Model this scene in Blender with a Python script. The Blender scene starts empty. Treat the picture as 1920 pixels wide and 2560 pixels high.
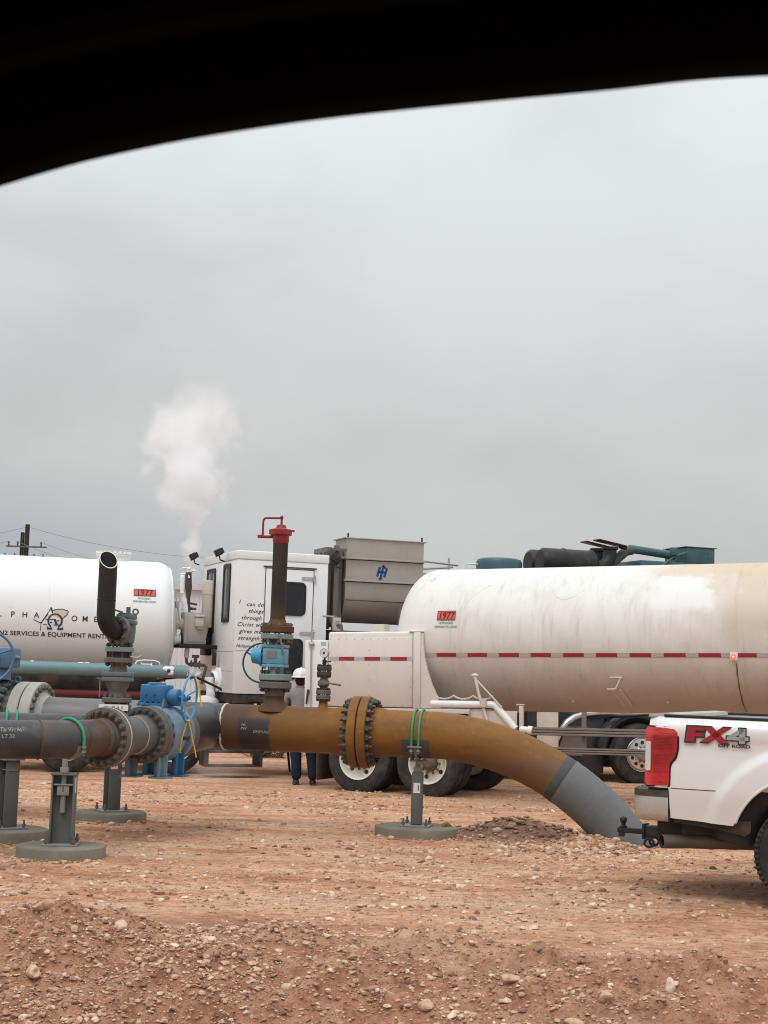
import bpy, bmesh, math, random
import numpy as np
from mathutils import Vector, Matrix
SC = bpy.context.scene
COL = SC.collection
R = math.radians
random.seed(7)

# ---------------------------------------------------------------- camera, sky, sun, exposure
FPX, EYE, ROLL = 3846.0, 1.8, 0.033
PITCH = math.atan((1675 - 1280) / FPX)
cam = bpy.data.cameras.new("camera")
camo = bpy.data.objects.new("camera", cam)
COL.objects.link(camo)
cam.sensor_fit = 'HORIZONTAL'
cam.sensor_width = 36.0
cam.lens = FPX / 1920 * 36.0
cam.clip_start, cam.clip_end = 0.02, 6000
fw = Vector((0, math.cos(PITCH), math.sin(PITCH)))
rt = Vector((1, 0, 0)); up = Vector((0, -math.sin(PITCH), math.cos(PITCH)))
r2 = rt * math.cos(ROLL) + up * math.sin(ROLL)
u2 = up * math.cos(ROLL) - rt * math.sin(ROLL)
m = Matrix((r2, u2, -fw)).transposed().to_4x4()
m.translation = Vector((0, 0, EYE))
camo.matrix_world = m
cam.dof.use_dof = True
cam.dof.focus_distance = 18.0
cam.dof.aperture_fstop = cam.lens / 2.3
SC.camera = camo

SUN_EL, SUN_AZ = 58, 205          # degrees; azimuth measured clockwise from +Y
world = bpy.data.worlds.new("World")
SC.world = world
world.use_nodes = True
wn, wl = world.node_tree.nodes, world.node_tree.links
wn.clear()
def N(nodes, t, **kw):
    n = nodes.new(t)
    for k, v in kw.items():
        if k.startswith('i_'):
            key = k[2:]
            n.inputs[int(key) if key.isdigit() else key.replace('_', ' ')].default_value = v
        else:
            setattr(n, k, v)
    return n
def ramp(nodes, stops, interp='LINEAR'):
    n = nodes.new('ShaderNodeValToRGB')
    n.color_ramp.interpolation = interp
    e = n.color_ramp.elements
    while len(e) > 1:
        e.remove(e[-1])
    for i, (p, c) in enumerate(stops):
        el = e[0] if i == 0 else e.new(p)
        el.position = p
        el.color = tuple(c) + (1,) if len(c) == 3 else c
    return n
sky = N(wn, 'ShaderNodeTexSky', sky_type='NISHITA', sun_disc=False)
sky.sun_elevation = R(SUN_EL); sky.sun_rotation = R(SUN_AZ)
tc = N(wn, 'ShaderNodeTexCoord')
sep = N(wn, 'ShaderNodeSeparateXYZ')
wl.new(tc.outputs['Generated'], sep.inputs[0])
grad = ramp(wn, [(0.0, (.53, .535, .538)), (.07, (.562, .568, .571)), (.14, (.605, .612, .610)), (.21, (.660, .678, .676)),
                 (.28, (.712, .742, .748)), (.35, (.79, .83, .84)), (.6, (1.15, 1.18, 1.20)), (1.0, (1.65, 1.67, 1.70))])
wl.new(sep.outputs['Z'], grad.inputs[0])
mp = N(wn, 'ShaderNodeMapping'); mp.inputs['Scale'].default_value = (1, 1, 1.9)
wl.new(tc.outputs['Generated'], mp.inputs[0])
n1 = N(wn, 'ShaderNodeTexNoise', i_Scale=4.6, i_Detail=5.0, i_Roughness=.5, i_Distortion=.25)
wl.new(mp.outputs[0], n1.inputs['Vector'])
cr = ramp(wn, [(.36, (.915, .908, .91)), (.5, (.995, .995, .99)), (.64, (1.055, 1.055, 1.05))])
wl.new(n1.outputs['Fac'], cr.inputs[0])
mul = N(wn, 'ShaderNodeMixRGB', blend_type='MULTIPLY', i_Fac=1.0)
wl.new(grad.outputs[0], mul.inputs[1]); wl.new(cr.outputs[0], mul.inputs[2])
# slate-blue bank of cloud low in the sky towards the left
mr1 = N(wn, 'ShaderNodeMapRange', i_1=.125, i_2=.04); wl.new(sep.outputs['Z'], mr1.inputs[0])
mr2 = N(wn, 'ShaderNodeMapRange', i_1=-.06, i_2=-.24); wl.new(sep.outputs['X'], mr2.inputs[0])
mm = N(wn, 'ShaderNodeMath', operation='MULTIPLY'); wl.new(mr1.outputs[0], mm.inputs[0]); wl.new(mr2.outputs[0], mm.inputs[1])
bank = N(wn, 'ShaderNodeMixRGB', blend_type='MIX'); bank.inputs[2].default_value = (.41, .435, .495, 1)
wl.new(mm.outputs[0], bank.inputs[0]); wl.new(mul.outputs[0], bank.inputs[1])
x10 = N(wn, 'ShaderNodeMixRGB', blend_type='MULTIPLY', i_Fac=1.0); x10.inputs[2].default_value = (10, 10, 10, 1)
wl.new(bank.outputs[0], x10.inputs[1])
smix = N(wn, 'ShaderNodeMixRGB', blend_type='MIX', i_Fac=.96)
wl.new(sky.outputs[0], smix.inputs[1]); wl.new(x10.outputs[0], smix.inputs[2])
bg = N(wn, 'ShaderNodeBackground', i_Strength=.1)
wo = N(wn, 'ShaderNodeOutputWorld')
wl.new(smix.outputs[0], bg.inputs[0]); wl.new(bg.outputs[0], wo.inputs[0])

sun = bpy.data.lights.new("sun", 'SUN')
sun.energy = 1.2; sun.angle = R(28); sun.color = (1, .985, .965)
suno = bpy.data.objects.new("sun", sun); COL.objects.link(suno)
sd = Vector((math.sin(R(SUN_AZ)) * math.cos(R(SUN_EL)), math.cos(R(SUN_AZ)) * math.cos(R(SUN_EL)), math.sin(R(SUN_EL))))
suno.rotation_euler = sd.to_track_quat('Z', 'Y').to_euler()
suno.location = (0, -10, 30)
SC.view_settings.view_transform = 'Standard'; SC.view_settings.look = 'None'
SC.view_settings.exposure = 0; SC.view_settings.gamma = 1
SC.cycles.volume_bounces = 10
SC.cycles.filter_width = 1.05
SC.cycles.max_bounces = 12

# ---------------------------------------------------------------- materials
def M(name, col, rough=.6, metal=0.0, var=.12, scale=5, bump=0.0, bscale=60, layers=(), coat=0.0, emit=None, detail=6, stretch=(1, 1, 1), rvar=.15):
    """Procedural surface: base colour with tonal noise, then colour layers (dirt, rust, coatings, some painted shade) laid over it."""
    mt = bpy.data.materials.new(name); mt.use_nodes = True
    nd, lk = mt.node_tree.nodes, mt.node_tree.links
    b = nd['Principled BSDF']
    tc = N(nd, 'ShaderNodeTexCoord')
    mp = N(nd, 'ShaderNodeMapping'); mp.inputs['Scale'].default_value = stretch
    lk.new(tc.outputs['Object'], mp.inputs[0])
    nz = N(nd, 'ShaderNodeTexNoise', i_Scale=float(scale), i_Detail=float(detail), i_Roughness=.6)
    lk.new(mp.outputs[0], nz.inputs['Vector'])
    c = np.array(col)
    rp = ramp(nd, [(.25, tuple(c * (1 - var))), (.5, tuple(c)), (.75, tuple(np.minimum(c * (1 + var), .95)))])
    lk.new(nz.outputs['Fac'], rp.inputs[0])
    out = rp.outputs[0]
    sp = None
    for L in layers:
        kind, colour, amt = L[0], L[1], L[2]
        if kind == 'noise':                       # patches: scale, lo, hi, (stretch)
            n2 = N(nd, 'ShaderNodeTexNoise', i_Scale=float(L[3]), i_Detail=8.0, i_Roughness=.65)
            if len(L) > 6:
                m2 = N(nd, 'ShaderNodeMapping'); m2.inputs['Scale'].default_value = L[6]
                lk.new(tc.outputs['Object'], m2.inputs[0]); lk.new(m2.outputs[0], n2.inputs['Vector'])
            else:
                lk.new(tc.outputs['Object'], n2.inputs['Vector'])
            mr = N(nd, 'ShaderNodeMapRange', i_1=L[4], i_2=L[5], i_4=amt); lk.new(n2.outputs['Fac'], mr.inputs[0])
            f = mr.outputs[0]
        else:                                     # along an axis: from, to, wobble, wobble scale
            if sp is None:
                sp = N(nd, 'ShaderNodeSeparateXYZ'); lk.new(tc.outputs['Object'], sp.inputs[0])
            f = None
            for ax, a0, a1, wob, ws in L[3]:
                n2 = N(nd, 'ShaderNodeTexNoise', i_Scale=float(ws), i_Detail=6.0, i_Roughness=.6)
                lk.new(tc.outputs['Object'], n2.inputs['Vector'])
                ma = N(nd, 'ShaderNodeMath', operation='MULTIPLY_ADD'); ma.inputs[1].default_value = wob * 2; ma.inputs[2].default_value = -wob
                lk.new(n2.outputs['Fac'], ma.inputs[0])
                ad = N(nd, 'ShaderNodeMath', operation='ADD'); lk.new(sp.outputs[ax], ad.inputs[0]); lk.new(ma.outputs[0], ad.inputs[1])
                mr = N(nd, 'ShaderNodeMapRange', i_1=a0, i_2=a1); lk.new(ad.outputs[0], mr.inputs[0])
                if f is None:
                    f = mr.outputs[0]
                else:
                    mu = N(nd, 'ShaderNodeMath', operation='MULTIPLY'); lk.new(f, mu.inputs[0]); lk.new(mr.outputs[0], mu.inputs[1]); f = mu.outputs[0]
            mu = N(nd, 'ShaderNodeMath', operation='MULTIPLY'); mu.inputs[1].default_value = amt
            lk.new(f, mu.inputs[0]); f = mu.outputs[0]
        mx = N(nd, 'ShaderNodeMixRGB', blend_type='MIX'); mx.inputs[2].default_value = tuple(colour) + (1,)
        lk.new(f, mx.inputs[0]); lk.new(out, mx.inputs[1]); out = mx.outputs[0]
    lk.new(out, b.inputs['Base Color'])
    rr = N(nd, 'ShaderNodeMapRange', i_3=max(rough - rvar, .04), i_4=min(rough + rvar, 1)); lk.new(nz.outputs['Fac'], rr.inputs[0])
    lk.new(rr.outputs[0], b.inputs['Roughness'])
    b.inputs['Specular IOR Level'].default_value = .5 if rough < .46 else (.32 if rough < .6 else .22)
    b.inputs['Metallic'].default_value = metal
    b.inputs['Coat Weight'].default_value = coat
    if emit:
        b.inputs['Emission Color'].default_value = tuple(emit[0]) + (1,); b.inputs['Emission Strength'].default_value = emit[1]
    if bump:
        n3 = N(nd, 'ShaderNodeTexNoise', i_Scale=float(bscale), i_Detail=5.0, i_Roughness=.6)
        lk.new(tc.outputs['Object'], n3.inputs['Vector'])
        bp = N(nd, 'ShaderNodeBump', i_Strength=1.0, i_Distance=bump); lk.new(n3.outputs['Fac'], bp.inputs['Height'])
        lk.new(bp.outputs[0], b.inputs['Normal'])
    return mt

# ---------------------------------------------------------------- mesh helpers
class B:
    def __init__(s):
        s.bm = bmesh.new(); s.mi = 0
    def _f(s, vs):
        try:
            f = s.bm.faces.new(vs); f.material_index = s.mi; f.smooth = True
            return f
        except ValueError:
            return None
    def add(s, verts, faces, fn=None):
        vs = [s.bm.verts.new(fn(*v) if fn else v) for v in verts]
        for f in faces:
            s._f([vs[i] for i in f])
        return s
    def merge(s, bm2, mat=None):
        mp = {}
        for v in bm2.verts:
            mp[v] = s.bm.verts.new(mat @ v.co if mat else v.co)
        for f in bm2.faces:
            s._f([mp[v] for v in f.verts])
        bm2.free(); return s
    def box(s, x0, x1, y0, y1, z0, z1, bev=0.0, mat=None, seg=2):
        b = bmesh.new(); bmesh.ops.create_cube(b, size=1)
        for v in b.verts:
            v.co = Vector(((x0 + x1) / 2 + v.co.x * (x1 - x0), (y0 + y1) / 2 + v.co.y * (y1 - y0), (z0 + z1) / 2 + v.co.z * (z1 - z0)))
        if bev > 0:
            bmesh.ops.bevel(b, geom=list(b.edges), offset=bev, segments=seg, affect='EDGES', profile=.5)
        return s.merge(b, mat)
    def tube(s, pts, r, n=12, closed=False, caps=True):
        P = [Vector(p) for p in pts]; k = len(P)
        rs = r if isinstance(r, (list, tuple)) else [r] * k
        T = []
        for i in range(k):
            if closed:
                t = P[(i + 1) % k] - P[i - 1]
            else:
                t = P[min(i + 1, k - 1)] - P[max(i - 1, 0)]
            T.append(t.normalized())
        a = Vector((0, 0, 1)) if abs(T[0].z) < .9 else Vector((1, 0, 0))
        u = (a - T[0] * a.dot(T[0])).normalized()
        rings = []
        for i in range(k):
            u = (u - T[i] * u.dot(T[i])).normalized(); w = T[i].cross(u)
            rings.append([s.bm.verts.new(P[i] + (u * math.cos(2 * math.pi * j / n) + w * math.sin(2 * math.pi * j / n)) * rs[i]) for j in range(n)])
        for i in range(k if closed else k - 1):
            A, C = rings[i], rings[(i + 1) % k]
            for j in range(n):
                s._f([A[j], A[(j + 1) % n], C[(j + 1) % n], C[j]])
        if caps and not closed:
            s._f(rings[0][::-1]); s._f(rings[-1])
        return s
    def cyl(s, p0, p1, r, r1=None, n=24, caps=True):
        return s.tube([p0, p1], [r, r if r1 is None else r1], n, caps=caps)
    def lathe(s, prof, o=(0, 0, 0), ax=(1, 0, 0), n=40, a0=0, a1=2 * math.pi):
        o = Vector(o); ax = Vector(ax).normalized()
        t = Vector((0, 0, 1)) if abs(ax.z) < .9 else Vector((0, 1, 0))
        u = (t - ax * t.dot(ax)).normalized(); w = ax.cross(u)
        full = abs(a1 - a0 - 2 * math.pi) < 1e-6
        m = n if full else n + 1
        rings = []
        for h, r in prof:
            if r < 1e-6:
                rings.append([s.bm.verts.new(o + ax * h)])
            else:
                rings.append([s.bm.verts.new(o + ax * h + (u * math.cos(a0 + (a1 - a0) * j / n) + w * math.sin(a0 + (a1 - a0) * j / n)) * r) for j in range(m)])
        for A, C in zip(rings, rings[1:]):
            for j in range(n if full else n):
                j2 = (j + 1) % m
                if len(A) == 1 and len(C) == 1: continue
                if len(A) == 1: s._f([A[0], C[j2], C[j]])
                elif len(C) == 1: s._f([A[j], A[j2], C[0]])
                else: s._f([A[j], A[j2], C[j2], C[j]])
        return s
    def prism(s, poly, a, b, plane='xz', fn=None):
        def P(p, h):
            if plane == 'xz': v = (p[0], h, p[1])
            elif plane == 'xy': v = (p[0], p[1], h)
            else: v = (h, p[0], p[1])
            return fn(*v) if fn else v
        A = [s.bm.verts.new(P(p, a)) for p in poly]; C = [s.bm.verts.new(P(p, b)) for p in poly]
        k = len(poly)
        s._f(A); s._f(C[::-1])
        for i in range(k):
            s._f([A[i], C[i], C[(i + 1) % k], A[(i + 1) % k]])
        return s
    def ball(s, c, rx, ry=None, rz=None, n=16):
        ry = rx if ry is None else ry; rz = rx if rz is None else rz
        b = bmesh.new(); bmesh.ops.create_uvsphere(b, u_segments=n, v_segments=max(6, n // 2), radius=1)
        for v in b.verts: v.co = Vector((c[0] + v.co.x * rx, c[1] + v.co.y * ry, c[2] + v.co.z * rz))
        return s.merge(b)
    def hexnut(s, c, ax, r, h):
        return s.tube([Vector(c) - Vector(ax) * h / 2, Vector(c) + Vector(ax) * h / 2], r, 6)
    def text(s, body, size, fn, shear=0.0, spacing=1.0, align='CENTER', bold=0.0, xs=1.0):
        """flat lettering; fn maps lettering-plane x, z to a point on the surface that carries it"""
        cu = bpy.data.curves.new("lettering", 'FONT'); cu.body = body; cu.size = size; cu.shear = shear
        cu.space_character = spacing; cu.align_x = align; cu.offset = bold; cu.resolution_u = 3; cu.space_line = 1.0
        ob = bpy.data.objects.new("lettering", cu); COL.objects.link(ob)
        dg = bpy.context.evaluated_depsgraph_get(); dg.update()
        me = bpy.data.meshes.new_from_object(ob.evaluated_get(dg))
        vs = [fn(v.co.x * xs, v.co.y) for v in me.vertices]
        s.add(vs, [tuple(p.vertices) for p in me.polygons])
        bpy.data.objects.remove(ob); bpy.data.curves.remove(cu); bpy.data.meshes.remove(me)
        return s
    def build(s, name, mats, parent=None, sharp=35, fixn=True):
        if fixn:
            bmesh.ops.recalc_face_normals(s.bm, faces=s.bm.faces)
        me = bpy.data.meshes.new(name); s.bm.to_mesh(me); s.bm.free()
        for mt in (mats if isinstance(mats, (list, tuple)) else [mats]):
            me.materials.append(mt)
        me.set_sharp_from_angle(angle=R(sharp))
        o = bpy.data.objects.new(name, me); COL.objects.link(o)
        if parent: o.parent = parent
        return o
def tag(o, label, cat, group=None, kind=None):
    if label: o['label'] = label
    if cat: o['category'] = cat
    if group: o['group'] = group
    if kind: o['kind'] = kind
    return o
def thing(name, label, cat, loc=(0, 0, 0), yaw=0.0, tilt=0.0, group=None):
    o = bpy.data.objects.new(name, None); COL.objects.link(o)
    o.location = loc; o.rotation_euler = (0, tilt, yaw)
    o.empty_display_size = .2
    return tag(o, label, cat, group)
def copies(src, spots, parent=None):
    """further copies of one part: spots are (location, rotation)"""
    out = [src]
    for i, (loc, rot) in enumerate(spots):
        o = src if i == 0 else src.copy()
        if i: COL.objects.link(o); out.append(o)
        if parent: o.parent = parent
        o.location = loc; o.rotation_euler = rot
    return out
def copy_tree(o, parent=None):
    c = o.copy(); COL.objects.link(c)
    if parent: c.parent = parent
    for ch in o.children: copy_tree(ch, c)
    return c
def arc(c, r, a0, a1, n, plane='xz', y=0.0):
    out = []
    for i in range(n + 1):
        a = a0 + (a1 - a0) * i / n
        p, q = c[0] + r * math.cos(a), c[1] + r * math.sin(a)
        out.append((p, y, q) if plane == 'xz' else ((p, q, y) if plane == 'xy' else (y, p, q)))
    return out
def rrect(x0, x1, z0, z1, r, n=5):
    p = []
    for cx, cz, a in ((x1 - r, z1 - r, 0), (x0 + r, z1 - r, 90), (x0 + r, z0 + r, 180), (x1 - r, z0 + r, 270)):
        for i in range(n + 1):
            t = R(a + 90 * i / n); p.append((cx + r * math.cos(t), cz + r * math.sin(t)))
    return p
def ring_prism(b, outer, inner, y0, y1, fn=None):
    """a frame: the band between two outlines of equal length, from y0 to y1"""
    k = len(outer)
    V = []
    for poly, y in ((outer, y0), (inner, y0), (outer, y1), (inner, y1)):
        V.append([b.bm.verts.new(fn(p[0], y, p[1]) if fn else (p[0], y, p[1])) for p in poly])
    for i in range(k):
        j = (i + 1) % k
        b._f([V[0][i], V[0][j], V[1][j], V[1][i]]); b._f([V[2][i], V[3][i], V[3][j], V[2][j]])
        b._f([V[0][i], V[2][i], V[2][j], V[0][j]]); b._f([V[1][i], V[1][j], V[3][j], V[3][i]])
def bolt_mesh(length, r, axis=(1, 0, 0), nut=1.9, stick=.02):
    b = B(); ax = Vector(axis)
    b.tube([-ax * (length / 2 + stick), ax * (length / 2 + stick)], r, 10)
    for sg in (-1, 1):
        b.hexnut(ax * sg * (length / 2 - r * .1), ax, r * nut, r * 1.9)
    return b
def bolt_ring(parent, mat, n, radius, c, length, r, axis='x', phase=.5, nut=1.9, stick=.02):
    ax = (1, 0, 0) if axis == 'x' else (0, 0, 1)
    src = bolt_mesh(length, r, ax, nut, stick).build('bolt', mat, parent)
    spots = []
    for i in range(n):
        a = 2 * math.pi * (i + phase) / n
        if axis == 'x':
            spots.append(((c[0], c[1] + radius * math.cos(a), c[2] + radius * math.sin(a)), (a, 0, 0)))
        else:
            spots.append(((c[0] + radius * math.cos(a), c[1] + radius * math.sin(a), c[2]), (0, 0, a)))
    return copies(src, spots, parent)
# ---------------------------------------------------------------- the palette
DUST = (.40, .27, .19)
mWhite = M('white_paint', (.73, .745, .745), .38, var=.03, layers=[('noise', (.66, .62, .57), .25, 7, .52, .75)])
mWhiteDusty = M('dusty_white_paint', (.70, .68, .64), .5, var=.04, scale=3, layers=[
    ('grad', (.47, .38, .31), .62, [(2, 2.35, 1.3, .3, 2.5)]), ('noise', (.42, .33, .26), .4, 2.6, .56, .74, (1, 1, .5)), ('noise', (.33, .27, .22), .4, 30, .66, .74)])
mTankA = M('white_tank_paint', (.745, .775, .785), .42, var=.02, scale=2, bump=.0015, bscale=5, layers=[
    ('grad', (.60, .57, .52), .45, [(2, 2.6, 1.6, .25, 2)]), ('noise', (.62, .58, .54), .3, 9, .6, .75)])
mTankB = M('weathered_shaded_tank_paint', (.70, .69, .66), .45, var=.025, scale=2.5, bump=.002, bscale=4, layers=[
    ('grad', (.43, .355, .305), .70, [(2, 2.40, 1.50, .40, 1.6)]),  # tan belly: dust, with shading of the lower half put into the colour
    ('noise', (.40, .34, .29), .30, 2.2, .5, .72, (1, 1, .45)),
    ('noise', (.42, .36, .30), .28, 7, .56, .72, (2.5, 1, .25)),
    ('grad', (.52, .42, .31), .75, [(0, 3.4, 4.5, .9, 2.6), (2, 2.0, 2.45, .35, 3)]),
    ('grad', (.56, .44, .30), .75, [(0, 2.7, 3.7, .9, 2.2), (2, 3.06, 3.22, .16, 4)]),
    ('noise', (.30, .24, .19), .35, 3.5, .55, .75, (3, 1, .22)),
    ('grad', (.73, .73, .72), .85, [(0, 3.30, 3.42, .30, 4), (0, 4.20, 4.02, .50, 3.2), (2, 2.58, 2.70, .30, 4), (2, 3.17, 3.09, .16, 5)]),
    ('noise', (.22, .18, .15), .5, 26, .69, .76)])
mTapeR = M('red_reflective_tape', (.30, .022, .035), .35, var=.15, scale=40)
mTapeW = M('grey_reflective_tape', (.40, .42, .41), .35, var=.1, scale=40)
mPlacard = M('orange_placard', (.62, .085, .055), .5, var=.05)
mInk = M('black_lettering', (.035, .035, .04), .55, var=.1)
mInkFade = M('faded_black_lettering', (.06, .062, .065), .6, var=.2, scale=30, layers=[('noise', (.55, .55, .54), .9, 22, .56, .68)])
mNavy = M('navy_lettering', (.035, .045, .08), .5, var=.1)
mGreenInk = M('grey_green_lettering', (.22, .30, .27), .6)
mTan = M('tan_emblem_paint', (.62, .55, .44), .6, layers=[('noise', (.5, .38, .24), .7, 8, .45, .7)])
mGlass = M('dark_window_glass', (.012, .014, .017), .12, var=.2, rvar=.05)
mGlassG = M('grey_window_glass', (.16, .17, .18), .15, var=.2, rvar=.05)
mBlack = M('black_paint', (.018, .018, .02), .5, var=.25, layers=[('noise', (.12, .09, .07), .35, 4, .5, .75)])
mBlackDusty = M('dusty_black_steel', (.035, .033, .032), .7, var=.3, layers=[('noise', (.18, .13, .10), .6, 3, .42, .72)])
mRubber = M('tyre_rubber', (.028, .028, .029), .85, var=.25, scale=12, layers=[('noise', (.15, .12, .10), .55, 4, .42, .72)], bump=.002, bscale=90)
mRimW = M('cream_wheel_paint', (.60, .57, .50), .5, var=.06, layers=[('noise', (.28, .20, .14), .7, 7, .5, .72)])
mRimA = M('polished_wheel', (.62, .63, .65), .28, metal=.85, var=.08)
mHub = M('brown_hub', (.11, .085, .065), .6, var=.2)
mRailGrey = M('grey_brown_rail', (.185, .162, .142), .65, var=.12, layers=[('noise', (.25, .19, .14), .4, 5, .5, .75)])
mStainless = M('weathered_stainless', (.385, .355, .325), .48, metal=.25, var=.06, scale=3, stretch=(1, 1, 3), layers=[
    ('grad', (.21, .165, .14), .75, [(2, 3.25, 2.75, .12, 2)]), ('noise', (.24, .20, .17), .35, 4, .55, .78, (3, 1, .5))])
mStainDark = M('dark_stainless', (.15, .132, .118), .5, metal=.3, var=.2, stretch=(6, 1, 1))
mTeal = M('teal_engine_paint', (.040, .100, .122), .45, var=.15)
mTealPipe = M('grey_teal_pipe_paint', (.135, .235, .265), .45, var=.06, scale=3, layers=[('noise', (.40, .46, .46), .35, 6, .6, .8)])
mRedPipe = M('dark_red_pipe_paint', (.17, .035, .045), .5, var=.15)
mFrost = M('frost', (.86, .88, .90), .85, var=.03, bump=.012, bscale=22)
mGalv = M('galvanised_steel', (.40, .41, .41), .5, metal=.45, var=.1)
mGreyBox = M('grey_box_paint', (.40, .385, .36), .5, var=.06)
mBeige = M('beige_plastic', (.56, .52, .43), .55, var=.06)
mSilver = M('silver_trim', (.55, .57, .58), .3, metal=.6, var=.08)
mCanvas = M('beige_panel', (.60, .54, .46), .6, var=.12)
mHull = M('dark_blue_black_paint', (.020, .024, .032), .35, var=.2, layers=[('noise', (.10, .085, .075), .4, 3, .5, .75)])
# piping
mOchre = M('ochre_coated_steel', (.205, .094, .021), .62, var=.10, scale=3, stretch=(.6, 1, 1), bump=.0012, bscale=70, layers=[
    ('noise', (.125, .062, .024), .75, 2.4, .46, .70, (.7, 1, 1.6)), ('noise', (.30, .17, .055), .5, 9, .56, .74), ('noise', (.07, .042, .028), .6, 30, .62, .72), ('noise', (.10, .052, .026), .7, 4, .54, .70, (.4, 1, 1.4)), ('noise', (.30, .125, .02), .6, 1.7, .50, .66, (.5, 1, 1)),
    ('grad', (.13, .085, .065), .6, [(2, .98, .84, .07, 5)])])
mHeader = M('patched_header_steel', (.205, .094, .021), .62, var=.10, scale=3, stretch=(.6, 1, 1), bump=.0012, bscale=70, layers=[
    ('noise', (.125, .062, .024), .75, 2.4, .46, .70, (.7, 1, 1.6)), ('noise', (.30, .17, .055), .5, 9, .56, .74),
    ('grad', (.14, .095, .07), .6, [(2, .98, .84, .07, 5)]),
    ('grad', (.075, .038, .028), .95, [(0, -1.80, -1.94, .07, 7)]), ('grad', (.10, .055, .032), .55, [(0, -1.1, -1.7, .35, 3)]),
    ('grad', (.044, .038, .037), .96, [(0, -1.61, -1.645, .02, 12), (0, -2.00, -1.97, .03, 8), (2, 1.25, 1.20, .03, 9)])])
mBare = M('bare_grey_steel', (.145, .143, .14), .48, metal=.25, var=.16, scale=4, stretch=(.5, 1, 1), layers=[
    ('noise', (.23, .22, .21), .5, 5, .5, .72, (.3, 1, 2)), ('noise', (.13, .075, .045), .35, 3.5, .58, .75)])
mBareDark = M('dark_mill_steel', (.046, .046, .050), .42, metal=.3, var=.2, scale=3, layers=[('noise', (.13, .125, .12), .55, 4, .5, .72), ('noise', (.16, .075, .035), .35, 4.5, .6, .74)])
mRustSteel = M('rust_blushed_steel', (.078, .075, .073), .5, metal=.2, var=.2, scale=4, layers=[
    ('noise', (.15, .14, .13), .45, 5, .5, .72), ('grad', (.125, .052, .024), .75, [(0, -.45, -.15, .12, 4)]), ('noise', (.13, .062, .030), .6, 3.2, .52, .70)])
mRust = M('brown_rust', (.105, .052, .028), .8, var=.25, scale=9, bump=.002, bscale=60, layers=[('noise', (.075, .045, .032), .7, 4, .45, .65)])
mStack = M('rusty_stack_pipe', (.036, .029, .026), .72, var=.22, scale=5, bump=.002, bscale=60, layers=[
    ('noise', (.075, .040, .024), .6, 4, .5, .72, (1, 1, .4)), ('noise', (.10, .088, .078), .3, 9, .58, .72, (1, 1, .3)), ('grad', (.085, .042, .022), .85, [(2, 2.52, 2.34, .12, 6)])])
mFlange = M('dirty_grey_flange', (.140, .133, .124), .62, metal=.15, var=.18, scale=7, bump=.0012, layers=[('noise', (.12, .085, .06), .5, 5, .52, .72)])
mFlangeWhite = M('pale_painted_flange', (.37, .37, .335), .6, var=.08, scale=7, layers=[('noise', (.24, .22, .19), .5, 6, .55, .75)])
mBolt = M('weathered_bolt_steel', (.15, .138, .125), .55, metal=.3, var=.3, scale=30, layers=[('noise', (.10, .065, .045), .5, 14, .52, .7)])
mBoltDark = M('dark_bolt_steel', (.075, .068, .066), .5, metal=.45, var=.35, scale=25)
mWeldPaint = M('cream_weld_paint', (.62, .58, .48), .7, var=.08, scale=30)
mWeld = M('brown_weld', (.13, .07, .035), .7, var=.3, scale=30)
mTapeWrap = M('grey_wrap_tape', (.145, .152, .157), .6, var=.08, scale=6, layers=[('noise', (.20, .205, .205), .5, 3, .5, .7), ('noise', (.09, .09, .09), .4, 6, .58, .75)])
mBand = M('dark_wrap_edge', (.075, .08, .078), .7, var=.15)
mBlue = M('blue_valve_paint', (.030, .155, .33), .40, var=.12, scale=6, layers=[('noise', (.12, .19, .27), .5, 5, .55, .75), ('noise', (.02, .05, .10), .5, 18, .62, .72)])
mBlueGrey = M('grey_blue_valve_paint', (.155, .245, .335), .45, var=.1, scale=5, layers=[('noise', (.21, .24, .27), .5, 5, .52, .72)])
mSky = M('light_blue_valve_paint', (.10, .30, .40), .45, var=.12, scale=9, layers=[('noise', (.25, .36, .40), .55, 6, .5, .7)])
mCyan = M('sky_blue_paint', (.055, .29, .50), .42, var=.12, scale=9)
mWheelNavy = M('navy_handwheel_paint', (.035, .075, .115), .45, var=.15)
mWheelBlue = M('steel_blue_handwheel_paint', (.085, .17, .28), .45, var=.15)
mTealFl = M('pale_teal_flange_paint', (.195, .255, .245), .55, var=.12, scale=8, layers=[('noise', (.20, .19, .17), .5, 8, .55, .7)])
mTealVal = M('grey_teal_valve_paint', (.115, .150, .155), .5, var=.1, scale=6)
mRed = M('red_paint', (.25, .013, .020), .42, var=.18, scale=12, layers=[('noise', (.10, .02, .022), .7, 9, .54, .68)])
mGreen = M('green_rubber_sleeve', (.035, .26, .125), .5, var=.12, scale=12)
mPost = M('grey_post_paint', (.115, .120, .116), .5, var=.12, scale=5, layers=[('noise', (.17, .165, .155), .5, 4, .56, .74), ('noise', (.22, .15, .10), .4, 9, .62, .75)])
mZinc = M('zinc_grey_paint', (.20, .205, .20), .55, var=.12, scale=8)
mConcrete = M('concrete', (.175, .152, .118), .9, var=.13, scale=4, bump=.004, bscale=45, layers=[
    ('noise', (.30, .28, .245), .5, 3, .5, .7), ('noise', (.13, .115, .10), .5, 12, .58, .72), ('grad', (.33, .21, .14), .5, [(2, .05, 0.0, .03, 8)])])
mTagW = M('white_tag', (.70, .68, .64), .6, var=.05, scale=20)
mChalk = M('chalk_marks', (.36, .355, .33), .9, var=.2, scale=60, layers=[('noise', (.12, .12, .12), .8, 60, .52, .66)])
mYellow = M('yellow_ribbon', (.70, .40, .045), .6, var=.15, scale=20)
mGauge = M('gauge_face', (.70, .69, .66), .4, var=.05)

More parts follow.
